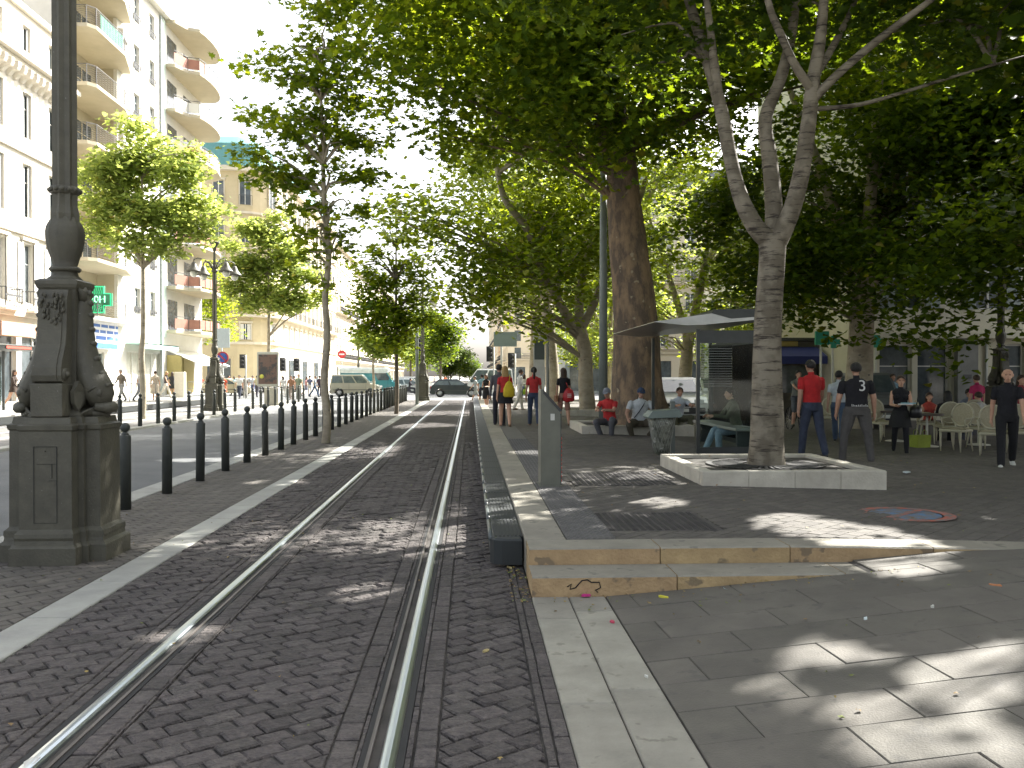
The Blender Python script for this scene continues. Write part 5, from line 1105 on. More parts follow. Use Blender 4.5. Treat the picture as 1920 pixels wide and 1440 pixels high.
mb = MB(); mb.box(.2, 4.2, -1.4, -.32, 2.3, 3.2, plain((.04, .07, .34))); mb.build('blue_awning', t); mb = MB(); mb.box(.2, 4.2, -.4, -.31, 3.35, 4.1, plain((.6, .45, .08))); mb.build('yellow_sign', t)
for i, (u, v, lab) in enumerate([(1541, 634, 'square green pharmacy sign on the pale post right of the smooth tree'), (1563, 641, 'small green cross sign left of the orange barked trunk'), (1644, 640, 'green cross sign among the leaves right of the orange barked trunk')]):
    q = atY(u, v, 30.5); t = thing('pharmacy_sign', lab, 'pharmacy sign', (q.x, 30.5, q.z)); mg2 = plain((.03, .30, .18))
    w, a = (.24, .24) if i == 0 else (.09, .22)
    mb = MB(); mb.exty([(-w, -a), (w, -a), (w, -w), (a, -w), (a, w), (w, w), (w, a), (-w, a), (-w, w), (-a, w), (-a, -w), (-w, -w)] if i else [(-w, -a), (w, -a), (w, a), (-w, a)], -.05, .05, mg2); mb.build('sign_face', t)
    mb = MB(); mb.box(-.03, .03, .06, .12, -(q.z - .1), .1, plain((.6, .6, .52))); mb.build('post', t)
# ------------------------------------------------------------------ vehicles
M_tyre = pm('tyre', (.02, .02, .02), .8); M_rim = pm('alloy_rim', (.45, .46, .47), .35, metal=.8); M_cg = pm('car_glass', (.13, .16, .16), .05, (.07, .09, .095), 2)
def car(label, loc, heading, col, L=4.1, W=1.7, Hh=1.48, kind='hatch', cat='car', name='parked_car', roofcol=None):
    """heading: direction of the nose. Local +x is the nose."""
    t = thing(name, label, cat, loc, heading)
    mp = pm('car_paint_%02x%02x%02x' % tuple(int(c * 255) for c in col), col, .32, tuple(c * .93 for c in col), 2, coat=.6); h = W / 2; a = .33
    prof = {'hatch': dict(bonnet=.86, belt=.92, ws=(.74, .55), rear=(.03, .14), nose=.62), 'van': dict(bonnet=1.0, belt=1.05, ws=(.80, .64), rear=(.0, .03), nose=.75), 'box': dict(bonnet=1.15, belt=1.25, ws=(.86, .74), rear=(.0, .0), nose=.85), 'estate': dict(bonnet=.88, belt=.95, ws=(.74, .56), rear=(.0, .07), nose=.62)}[kind]
    R_ = .31; wx = (L * .19, L * .81); lo = .2
    def arch(cx): return [(cx + (R_ + .06) * math.cos(q), .30 + (R_ + .06) * math.sin(q)) for q in [PI - PI * k / 8 for k in range(9)]]
    bot = [(0.02, lo + .12), (.08, lo)] + [(wx[0] - R_ - .06, lo)] + arch(wx[0]) + [(wx[0] + R_ + .06, lo), (wx[1] - R_ - .06, lo)] + arch(wx[1]) + [(wx[1] + R_ + .06, lo), (L - .08, lo), (L, lo + .15)]
    top = [(L, prof['nose'] * .8), (L - .06, prof['nose']), (L - .35, prof['bonnet'] - .07), (L * prof['ws'][0], prof['bonnet']), (L * prof['ws'][0] - .05, prof['belt']), (L * prof['rear'][0] + .03, prof['belt']), (0, prof['belt'] - .2)]
    side = bot + top
    mb = MB(); n = len(side)
    rings = [[(x, -h + .06, z) for x, z in side], [(x, -h, .02 + z * .98) for x, z in side], [(x, h, .02 + z * .98) for x, z in side], [(x, h - .06, z) for x, z in side]]
    ins = lambda x, z, s: (min(max(x, .05 if s else 0), L - .05 if s else L), z)
    mb.loft([[(min(max(x, .05), L - .05), -h, z) for x, z in side], [(x, -h + .09, z) for x, z in side], [(x, h - .09, z) for x, z in side], [(min(max(x, .05), L - .05), h, z) for x, z in side]], mp)
    mb.build('body', t)
    # cabin
    zb = prof['belt'] - .01; x0 = L * prof['rear'][0] + .04; x3 = L * prof['ws'][0]; x1 = L * prof['rear'][1] + .04; x2 = L * prof['ws'][1]; hr = h * (.80 if kind != 'box' else .93); zr = Hh
    mr = pm('car_paint_%02x%02x%02x' % tuple(int(c * 255) for c in roofcol), roofcol, .35) if roofcol else mp
    mb = MB()
    b4 = [(x0, -h + .03), (x3, -h + .06), (x3, h - .06), (x0, h - .03)]; t4 = [(x1, -hr), (x2, -hr), (x2, hr), (x1, hr)]
    mb.loft([[(x, y, zb) for x, y in b4], [(x * 1.0, y, zr - .05) for x, y in t4], [(x + (.08 if x == x1 else -.08), y * .92, zr) for x, y in t4]], mp); mb.build('cabin', t)
    if roofcol:
        mb = MB(); mb.loft([[(x, y, z) for x, y in ((a0, -h + i), (b0, -h + i), (b0, h - i), (a0, h - i))] for a0, b0, i, z in ((-.05, x2 + .15, .0, zr - .38), (-.05, x2 + .35, -.02, zr - .05), (0, x2 + .1, .10, zr + .12))], mr); mb.build('roof_box', t)
    def lerp3(A, B, s): return tuple(A[i] + (B[i] - A[i]) * s for i in range(3))
    def pane(A, B, C, D, nm, push):   # quad A B (bottom) C D (top)
        mb = MB(); P = [Vector(q) + Vector(push) for q in (A, B, C, D)]; mb.add([tuple(q) for q in P], [(0, 1, 2, 3)], M_cg); mb.build(nm, t)
    for s in (-1, 1):
        Bl = (x0 + .12, s * (h - .03), zb + .05); Br = (x3 - .10, s * (h - .055), zb + .05); Tr = (x2 - .04, s * (hr + .012), zr - .12); Tl = (x1 + .08, s * (hr + .012), zr - .12)
        cuts = [.0, .47, .53, 1.0] if kind != 'estate' and kind != 'van' else [0, .30, .34, .64, .68, 1.0]
        if kind == 'box': cuts = [.74, 1.0]
        for i in range(0, len(cuts), 2):
            A = lerp3(Bl, Br, cuts[i]); B_ = lerp3(Bl, Br, cuts[i + 1]); C = lerp3(Tl, Tr, cuts[i + 1]); D = lerp3(Tl, Tr, cuts[i]); pane(A, B_, C, D, 'side_window', (0, s * .008, .0))
    pane((x3 - .03, -h + .14, zb + .04), (x3 - .03, h - .14, zb + .04), (x2 + .03, hr - .08, zr - .09), (x2 + .03, -hr + .08, zr - .09), 'windscreen', (.02, 0, .012))
    pane((x0 + .01, -h + .14, zb + .08), (x0 + .01, h - .14, zb + .08), (x1, hr - .08, zr - .12), (x1, -hr + .08, zr - .12), 'rear_window', (-.012, 0, .008))
    for x in wx:
        for s in (-1, 1):
            mb = MB(); mb.M = Matrix.Translation((x, s * (h - .11), .30)) @ Matrix.Rotation(PI / 2, 4, 'X'); mb.lathe([(R_ - .03, -.10), (R_, -.07), (R_, .07), (R_ - .03, .10)], M_tyre, seg=20); w = mb.build('wheel', t)
            mb = MB(); mb.M = Matrix.Translation((x, s * (h - .005), .30)) @ Matrix.Rotation(PI / 2, 4, 'X'); mb.lathe([(.20, -.008), (.205, .0), (.06, .012)], M_rim, seg=14)
            for k in range(5): mb.M = Matrix.Translation((x, s * (h + .005), .30)) @ Matrix.Rotation(2 * PI * k / 5, 4, 'Y'); mb.box(-.02, .02, -.012, .012, .03, .19, M_rim)
            mb.build('rim', w)
    for s in (-1, 1):
        mb = MB(); mb.bbox(L - .16, L + .005, *sorted((s * (h - .12), s * (h - .42))), prof['nose'] - .05, prof['nose'] + .11, pm('headlight', (.75, .76, .74), .1), .02); mb.build('headlight', t)
        mb = MB(); mb.bbox(-.01, .08, *sorted((s * (h - .05), s * (h - .22))), .62, .86, pm('tail_light', (.4, .02, .02), .2), .01); mb.build('tail_light', t)
        mb = MB(); mb.bbox(x3 - .25, x3 - .05, *sorted((s * (h + .0), s * (h + .16))), zb + .04, zb + .18, mp, .02); mb.build('mirror', t)
    mb = MB(); mb.bbox(L - .07, L + .03, -h + .08, h - .08, .26, .46, pm('dark_bumper', (.05, .05, .05), .6) if sum(col) > .2 else mp, .03); mb.box(L + .031, L + .036, -.26, .26, .32, .43, plain((.7, .7, .66))); mb.build('front_bumper', t)
    mb = MB(); mb.bbox(-.04, .06, -h + .08, h - .08, .26, .48, pm('dark_bumper', (.05, .05, .05), .6), .03); mb.build('rear_bumper', t)
    mb = MB(); mb.box(L - .01, L + .012, -.45, .45, prof['nose'] - .13, prof['nose'] - .02, M_tyre); mb.build('grille', t)
    for s in (-1, 1):
        mb = MB()
        for x in (x3 - .35, (x0 + x3) / 2 - .1): mb.box(x, x + .012, *sorted((s * (h + .001), s * (h + .004))), .3, zb, M_tyre)
        mb.box(.3, L - .3, *sorted((s * (h + .001), s * (h + .012))), .50, .55, pm('dark_bumper', (.05, .05, .05), .6)); mb.build('side_trim', t)
    return t
def carat(u0, Y, *a, **k): q = atY(u0, 740, Y); return (q.x, Y, -.02)
car('tan compact people carrier driving across the crossing in front of the teal van', carat(621, 74), 0, (.33, .32, .25), 4.15, 1.72, 1.78, 'van')
car('teal flatbed van with a white rounded top behind the tan car', carat(640, 79), 0, (.02, .22, .25), 5.3, 1.9, 2.3, 'box', cat='van', name='van', roofcol=(.72, .78, .74))
car('black hatchback driving across the tracks at the crossing', carat(808, 70.5), -.03, (.02, .03, .03), 4.0, 1.68, 1.42, 'hatch')
car('white minibus behind the black hatchback', carat(903, 80), PI, (.75, .76, .74), 0, 0, 0, 'van', cat='minibus', name='minibus') if False else None
q = carat(855, 79.5); car('white minibus passing behind the black hatchback', (q[0] + 5.2, 79.5, -.02), PI, (.78, .79, .77), 5.2, 1.95, 2.3, 'van', cat='minibus', name='minibus')
car('silver car queued right of the teal van', carat(728, 80), 0, (.50, .52, .52), 3.9, 1.66, 1.45, 'hatch')
car('white car roof seen behind the silver one', carat(741, 90), 0, (.72, .73, .72), 4.2, 1.7, 1.6, 'van')
car('pale gold car parked under the white awning of the side street', (at(357, 736).x, 76, .0), 0, (.55, .50, .34), 4.3, 1.7, 1.45, 'hatch')
car('silver hatchback waiting in the side street left of the traffic lights', (at(430, 735).x - 3, 86, 0), 0, (.62, .64, .63), 4.0, 1.7, 1.45, 'hatch')
car('white car in the side street right of the traffic lights', (at(458, 735).x - 2, 88, 0), 0, (.75, .75, .72), 4.2, 1.7, 1.45, 'hatch')
q = atY(1288, 740, 29.5); car('white car parked nose on between the thick plane trunk and the tram shelter', (q.x + .05, 32.6, zp(q.x)), -PI / 2 - .12, (.78, .78, .76), 4.1, 1.75, 1.45, 'hatch')
q = atY(1648, 740, 27); car('grey van parked behind the man in the black t-shirt', (q.x + .3, 29.5, .05), -PI / 2 - .2, (.16, .17, .17), 3.6, 1.5, 1.7, 'van', cat='van', name='parked_van')
q = atY(935, 720, 88); car('dark car waiting beyond the crossing among the walkers', (q.x, 90, 0), PI, (.05, .06, .08), 4.1, 1.7, 1.45, 'hatch')
q = atY(1060, 740, 55)
car('white car parked along the far side of the square seen past the shelter glass', (10.9, 41, .06), -PI / 2, (.75, .76, .74), 4.2, 1.7, 1.5, 'hatch')

# ------------------------------------------------------------------ signs, signals and other street furniture
def pole_thing(name, label, cat, u, v, Y, h, z=0, r=.035, m=None):
    q = atY(u, v, Y); t = thing(name, label, cat, (q.x, Y, z)); mb = MB(); mb.lathe([(r, 0), (r, h)], m or plain((.45, .46, .44)), seg=8); mb.build('post', t); return t
def disc(t, z, r, col, nm, y=-.05, th=.02): mb = MB(); mb.M = Matrix.Translation((0, y, z)) @ Matrix.Rotation(PI / 2, 4, 'X'); mb.lathe([(r, 0), (r, th)], plain(col), seg=24, smooth=False); return mb.build(nm, t)
t = pole_thing('no_parking_sign', 'round red and blue no-parking sign on a post right of the far lamp post', 'road sign', 418, 730, 44, 2.85)
q = disc(t, 2.55, .30, (.50, .05, .06), 'red_disc'); disc(t, 2.55, .23, (.05, .12, .42), 'blue_disc', -.073, .006)
mb = MB(); mb.M = Matrix.Translation((0, -.085, 2.55)) @ Matrix.Rotation(R(45), 4, 'Y'); mb.box(-.23, .23, -.004, 0, -.035, .035, plain((.5, .05, .06))); mb.build('red_bar', t)
mb = MB(); mb.box(-.22, .22, -.06, -.04, 2.05, 2.18, plain((.7, .7, .68))); mb.build('lower_plate', t)
t = pole_thing('street_sign', 'square grey-blue back of a road sign above the no-parking sign', 'road sign', 416, 700, 46, 4.1)
mb = MB(); mb.bbox(-.42, .42, -.06, -.035, 3.1, 4.1, plain((.50, .58, .60)), .008); mb.build('sign_face', t)
def signal(label, u, Y, h=3.2, z=0.0, face=-1, group='traffic signals'):
    t = pole_thing('traffic_signal', label, 'traffic light', u, 730, Y, h, z, .05, plain((.5, .5, .48))); t['group'] = group
    mb = MB(); mb.bbox(-.36, -.08, -.12, .14, h - .95, h - .02, pm('signal_black', (.02, .02, .02), .5), .03); hd = mb.build('signal_head', t)
    mb = MB(); mb.exty([(-.50, h - .98), (-.06, h - .98), (-.06, h + .05), (-.5, h + .05)], .145, .16, pm('signal_black', (.02, .02, .02), .5)); mb.build('backing_board', t)
    for i, c in enumerate([(.25, .02, .02), (.25, .14, .02), (.02, .22, .08)]): mb = MB(); mb.M = Matrix.Translation((-.22, -.12, h - .17 - i * .29)) @ Matrix.Rotation(PI / 2, 4, 'X'); mb.lathe([(.10, 0), (.09, .02)], plain(c, .3), seg=12); mb.lathe([(.11, -.01), (.115, .12)], pm('signal_black', (.02, .02, .02), .5), seg=12); mb.build('lens', hd)
    return t
signal('traffic light left of the advertising panel on the far strip', 461, 66)
signal('traffic light right of the advertising panel on the far strip', 536, 68, 3.0)
signal('traffic light left of the street tree trunk, among the pedestrians', 562, 70, 3.0)
signal('traffic light beside the dark lamp post at the crossing', 791, 63, 4.4)
signal('traffic light over the heads of the walking women at the platform end', 926, 59.5, 3.6)
signal('second traffic light at the platform end, above the woman in white', 966, 61, 3.2)
t = pole_thing('no_entry_sign', 'small red and white no-entry sign left of the teal van', 'road sign', 641, 665, 92, 4.2)
disc(t, 3.9, .42, (.55, .04, .04), 'red_disc'); mb = MB(); mb.box(-.28, .28, -.08, -.072, 3.83, 3.97, plain((.8, .8, .8))); mb.build('white_bar', t)
# advertising panel
q0, q1 = atY(483, 700, 50), atY(523, 700, 50); Wd = q1.x - q0.x
t = thing('advertising_panel', 'framed advertising panel on a thick pale base on the far strip', 'advertising panel', (q0.x, 50, 0))
mb = MB(); mb.bbox(0, Wd, -.12, .12, 1.05, 3.0, plain((.45, .46, .40)), .04); mb.build('frame', t); mb = MB(); mb.bbox(.40, Wd, -.15, .15, -.02, 1.0, plain((.46, .44, .36)), .04); mb.build('base', t)
mb = MB(); mb.box(.08, Wd - .08, -.135, -.121, 1.2, 2.85, pm('poster_picture', (.13, .08, .06), .4, (.04, .04, .04), 2.2, ramp=(.45, .52))); pp = mb.build('poster', t)
mb = MB(); mb.M = Matrix.Translation((.26, -.136, 1.62)) @ Matrix.Rotation(PI / 2, 4, 'X'); mb.lathe([(.12, 0), (.12, .004)], plain((.6, .6, .1)), seg=16); mb.build('yellow_dot', pp)
# road sign backs on the platform end
t = pole_thing('sign_panel', 'grey back of a large road sign under the leaves at the platform end', 'road sign', 940, 640, 57, 4.8, .28 * 0, .06)
mb = MB(); mb.box(-.5, 1.0, -.08, -.04, 3.55, 4.5, plain((.22, .28, .28))); mb.build('sign_face', t)
t = pole_thing('stop_sign_post', 'dark tram stop post with a white lettered panel beside the woman in the red top', 'tram stop sign', 1027, 730, 34, 3.4, .28, .06, plain((.25, .26, .25)))
mb = MB(); mb.box(-.55, -.12, -.05, .05, .1, 3.3, plain((.62, .62, .58))); mb.build('panel', t); mb = MB(); mb.box(-.52, -.14, -.06, -.052, 2.0, 2.75, plain((.10, .12, .12))); mb.build('timetable', t)
# opposite tram shelter roof
z3 = .3; t = thing('tram_shelter', 'dark roofed tram shelter on the far platform at the left edge', 'shelter', (-17.6, 29.5, z3))
mb = MB(); mb.box(-1.0, 1.0, 0, 6.3, 2.32, 2.44, M_dark); mb.box(-1.02, 1.02, -.01, 6.32, 2.45, 2.50, mroof); mb.build('roof', t)
for y in (.3, 6.0): mb = MB(); mb.box(-.8, -.72, y, y + .08, 0, 2.32, M_dark); mb.build('post', t)
mb = MB(); mb.box(-.78, -.765, .4, 5.9, .2, 2.1, M_glass); mb.build('back_glass', t)
for (a, b) in ((.6, 1.3), (2.8, 4.6)): mb = MB(); mb.box(1.021, 1.03, a, b, 2.34, 2.43, plain((.55, .08, .05))); mb.build('red_sign', t)
# crossing guard rail and small things on the far platform
for i, (u, Y) in enumerate([(243, 47), (352, 60)]):
    q = atY(u, 740, Y); t = thing('guard_rail', ['low grey guard rail at the far platform behind the first sunlit tree', 'low grey guard rail before the pale gold car'][i], 'guard rail', (q.x, Y, .3), group='guard rails'); mm = plain((.25, .26, .25))
    mb = MB(); mb.tube([(0, 0, 0), (0, 0, .9), (.05, 0, .95), (1.3, 0, .95), (1.35, 0, .9), (1.35, 0, 0)], .02, mm, 6); mb.tube([(0, 0, .5), (1.35, 0, .5)], .015, mm, 6); mb.build('tube_frame', t)
t = pole_thing('info_pillar', 'white information pillar on the far pavement left of the pale gold car', 'pillar', 338, 720, 56, .2, .3); mb = MB(); mb.bbox(-.3, .3, -.2, .2, 0, 1.6, plain((.66, .62, .52)), .03); mb.build('pillar_body', t)

# ------------------------------------------------------------------ cafe terrace
M_wood = pm('cream_painted_wood', (.48, .45, .33), .6, (.42, .39, .28), 6); M_seat = pm('cane_seat', (.40, .36, .25), .8, (.3, .27, .18), 40)
def make_chair():
    t = thing('cafe_chair', 'x', 'chair'); mb = MB()
    mb.bbox(-.24, .24, -.24, .24, .41, .47, M_wood, .02); mb.bbox(-.21, .21, -.21, .21, .471, .50, M_seat, .02); mb.build('seat', t)
    for x, y in ((-.21, -.21), (.21, -.21)): mb = MB(); mb.tube([(x, y, .42), (x, y - .01, .2), (x, y, 0)], [.024, .02, .013], M_wood, 6); mb.build('leg', t)
    for x in (-.2, .2): mb = MB(); mb.tube([(x, .21, .42), (x, .24, .2), (x, .30, 0)], [.024, .02, .013], M_wood, 6); mb.build('leg', t)
    mb = MB(); pts = [(.23 * math.cos(a), .27 + .03 * math.sin(a), .76 + .24 * math.sin(a)) for a in [2 * PI * k / 20 for k in range(21)]]; mb.tube(pts, .02, M_wood, 6)
    mb.add([(.22 * math.cos(a), .27 + .03 * math.sin(a), .76 + .23 * math.sin(a)) for a in [2 * PI * k / 20 for k in range(20)]], [tuple(range(20))], M_seat)
    for x in (-.13, .13): mb.tube([(x, .23, .46), (x, .25, .56)], .018, M_wood, 6)
    mb.build('backrest', t)
    for s in (-1, 1): mb = MB(); mb.tube([(s * .22, .26, .72), (s * .26, .12, .70), (s * .26, -.08, .69), (s * .25, -.12, .66), (s * .23, -.06, .46)], .017, M_wood, 6); mb.build('armrest', t)
    return t
def make_table():
    t = thing('cafe_table', 'x', 'table'); mb = MB(); mb.lathe([(.34, .70), (.35, .71), (.35, .73), (.34, .74)], pm('dark_table_top', (.08, .06, .05), .4), seg=20); mb.build('tabletop', t)
    mb = MB(); mb.lathe([(.25, 0), (.24, .02), (.03, .05), (.025, .70)], pm('white_pedestal', (.6, .58, .5), .5), seg=14); mb.build('pedestal', t); return t
ch = make_chair(); tb = make_table(); first = [True, True]
def put(o, k, loc, rz, label):
    if first[k]: first[k] = False; o.location = loc; o.rotation_euler = (0, 0, rz); o['label'] = label; r = o
    else: r = dup(o, loc, rz, label)
    r['group'] = ['cream cafe chairs', 'cafe tables'][k]; return r
for u, v, rz, lab in [(1792, 845, -1.0, 'cream oval-backed chair beside the green shopping bag'), (1860, 852, -.55, 'empty cream oval-backed chair right of the one by the green bag'), (1845, 838, .3, 'cream chair half hidden behind the empty one near the walking bald man'), (1915, 848, -.3, 'cream chair at the picture edge behind the walking bald man'), (1654, 827, .2, 'cream chair just left of the woman carrying papers'), (1558, 812, -.4, 'cream chair glimpsed between the red and the black t-shirts'), (1640, 818, 2.6, 'cream chair turned towards the one left of the woman carrying papers'), (1742, 826, 1.3, 'cream chair of the woman in the red top at the table'), (1828, 822, 2.6, 'cream chair of the man in grey behind the cafe table'), (1775, 832, 2.9, 'cream chair of the person in the black jacket')]:
    q = at(u, v, .08); put(ch, 0, (q.x, q.y, zp(q.x)), rz, lab)
for u, v, lab in [(1738, 836, 'round cafe table with a white pedestal behind the green shopping bag'), (1835, 832, 'round cafe table in front of the man in grey'), (1680, 826, 'round cafe table behind the woman carrying papers')]:
    q = at(u, v, .08); put(tb, 1, (q.x, q.y, zp(q.x)), 0, lab)
q = at(1725, 838, .08); t = thing('shopping_bag', 'lime green square shopping bag on the ground by the cafe chairs', 'bag', (q.x, q.y, zp(q.x)), .35)
mb = MB(); mgb = pm('lime_paper', (.30, .36, .04), .7); mb.loft([[(-.19, -.11, 0), (.19, -.11, 0), (.19, .11, 0), (-.19, .11, 0)], [(-.2, -.12, .27), (.2, -.12, .27), (.2, .12, .27), (-.2, .12, .27)]], mgb); mb.build('bag_body', t)
mb = MB()
for y in (-.12, .12): mb.tube([(-.07, y, .26), (-.06, y, .36), (0, y, .39), (.06, y, .36), (.07, y, .26)], .006, mgb, 5)
mb.build('handle', t)
# litter on the paving
def litter(u, v, z, col, size, label, name='paper_scrap'):
    q = at(u, v, z); rr = random.Random(u); mb = MB(); n = 7
    top = [(size * (1 + rr.uniform(-.4, .3)) * math.cos(2 * PI * k / n) * 1.5, size * (1 + rr.uniform(-.4, .3)) * math.sin(2 * PI * k / n) * .6, .006 + rr.uniform(0, .012)) for k in range(n)]
    mb.loft([[(x, y, 0.001) for x, y, zz in top], top], plain(col)); o = mb.build(name, None, label, 'litter', 'litter on the paving', loc=(q.x, q.y, q.z)); o.rotation_euler = (0, 0, rr.uniform(0, 3))
for u, v, z, col, s, lab in [(1098, 1118, .012, (.5, .03, .2), .035, 'crumpled magenta wrapper against the lower step'), (1245, 1121, .03, (.6, .55, .05), .03, 'yellow and red scrap below the lower step'), (1360, 1106, .055, (.45, .6, .65), .03, 'pale blue scrap right of the yellow one below the step'), (1148, 1168, .004, (.5, .05, .1), .02, 'small red scrap at the edge of the pale stone band'), (1700, 886, .2, (.55, .62, .66), .08, 'flat white paper on the dark paving near the planter corner'), (1866, 1098, .25, (.5, .2, .08), .025, 'orange scrap on the grey slabs at the right'), (1622, 1161, .17, (.6, .68, .68), .02, 'tiny white scrap in the middle of the grey slabs'), (1749, 1139, .2, (.55, .55, .5), .018, 'tiny pale scrap near the light patch on the slabs'), (60, 1432, .0, (.55, .55, .52), .04, 'white scrap beside the tram rail at the lower left corner'), (955, 1065, .0, (.5, .42, .2), .03, 'dry yellow leaf below the fender end'), (912, 1222, .004, (.42, .34, .15), .018, 'dry brown leaf on the setts between rail and stone band'), (1212, 1270, .015, (.6, .6, .55), .012, 'tiny white crumb on the slab joint beside the stone band')]:
    litter(u, v, z, col, s, lab)
# ------------------------------------------------------------------ people
def skinm(tone): return pm('skin_%d' % int(tone * 100), (.62 * tone, .36 * tone, .24 * tone), .55, (.54 * tone, .30 * tone, .20 * tone), 12)
def cloth(col): return pm('cloth_%02x%02x%02x' % tuple(int(c * 255) for c in col), col, .9, tuple(c * .7 for c in col), 9, .5, 22)
M_hair = {k: pm('hair_' + k, c, .6, tuple(x * .6 for x in c), 40, .6, 60) for k, c in dict(black=(.012, .01, .009), brown=(.05, .028, .015), blonde=(.46, .30, .11), grey=(.25, .24, .22)).items()}
M_shoe = {k: plain(c, .5) for k, c in dict(black=(.02, .02, .02), white=(.6, .6, .56), brown=(.16, .08, .04)).items()}
V = Vector
def dirv(side, p, ab, inw=0.0): return V((side * math.sin(ab) - side * inw, math.sin(p) * math.cos(ab), -math.cos(p) * math.cos(ab))).normalized()
POSES = {
 'stand': dict(legs=((.03, .05, .02), (-.02, .05, .02)), arms=((.05, .14, .2, 0), (.0, .14, .25, 0))),
 'walk': dict(legs=((.40, .02, .12), (-.36, .02, .30)), arms=((-.35, .12, .2, 0), (.35, .12, .35, 0)), pz=-.035),
 'walk2': dict(legs=((-.30, .02, .35), (.32, .02, .06)), arms=((.3, .12, .3, 0), (-.3, .12, .2, 0)), pz=-.025),
 'stroll': dict(legs=((.20, .04, .06), (-.20, .04, .20)), arms=((-.15, .16, .2, 0), (.2, .16, .35, 0)), pz=-.01),
 'wide': dict(legs=((.10, .20, .05), (-.12, .16, .10)), arms=((.05, .24, .25, .05), (.0, .24, .25, 0)), pz=-.02),
 'carry': dict(legs=((.22, .03, .08), (-.20, .03, .25)), arms=((.25, .12, 1.35, .35), (.2, .12, 1.3, .45)), pz=-.01),
 'ground': dict(legs=((1.75, .25, 2.05), (1.60, .30, 2.1)), arms=((.75, .10, .9, .55), (.8, .1, .8, .55)), pz=-.78, lean=.30, hp=.35),
 'ground2': dict(legs=((1.55, .65, 2.25), (1.50, .60, 2.0)), arms=((.50, .30, .5, .15), (.25, .45, .8, .1)), pz=-.80, lean=.18, hp=.3),
 'ground3': dict(legs=((1.7, .35, 1.9), (1.65, .30, 1.85)), arms=((.95, .25, .75, .35), (.9, .3, .85, .35)), pz=-.70, lean=.28, hp=.05),
 'bench': dict(legs=((1.42, .12, 1.50), (1.50, .10, 1.05)), arms=((.55, .12, 1.1, .25), (.55, .12, 1.1, .25)), pz=-.50, lean=.22, hp=.0),
 'chair': dict(legs=((1.5, .12, 1.45), (1.5, .14, 1.5)), arms=((.55, .14, 1.1, .25), (.5, .14, 1.2, .25)), pz=-.46, lean=.1, hp=.05),
 'bike': dict(legs=((1.15, .08, 1.15), (.45, .08, .65)), arms=((1.0, .15, .25, .05), (1.0, .15, .25, .05)), pz=.03, lean=.35, hp=0),
}
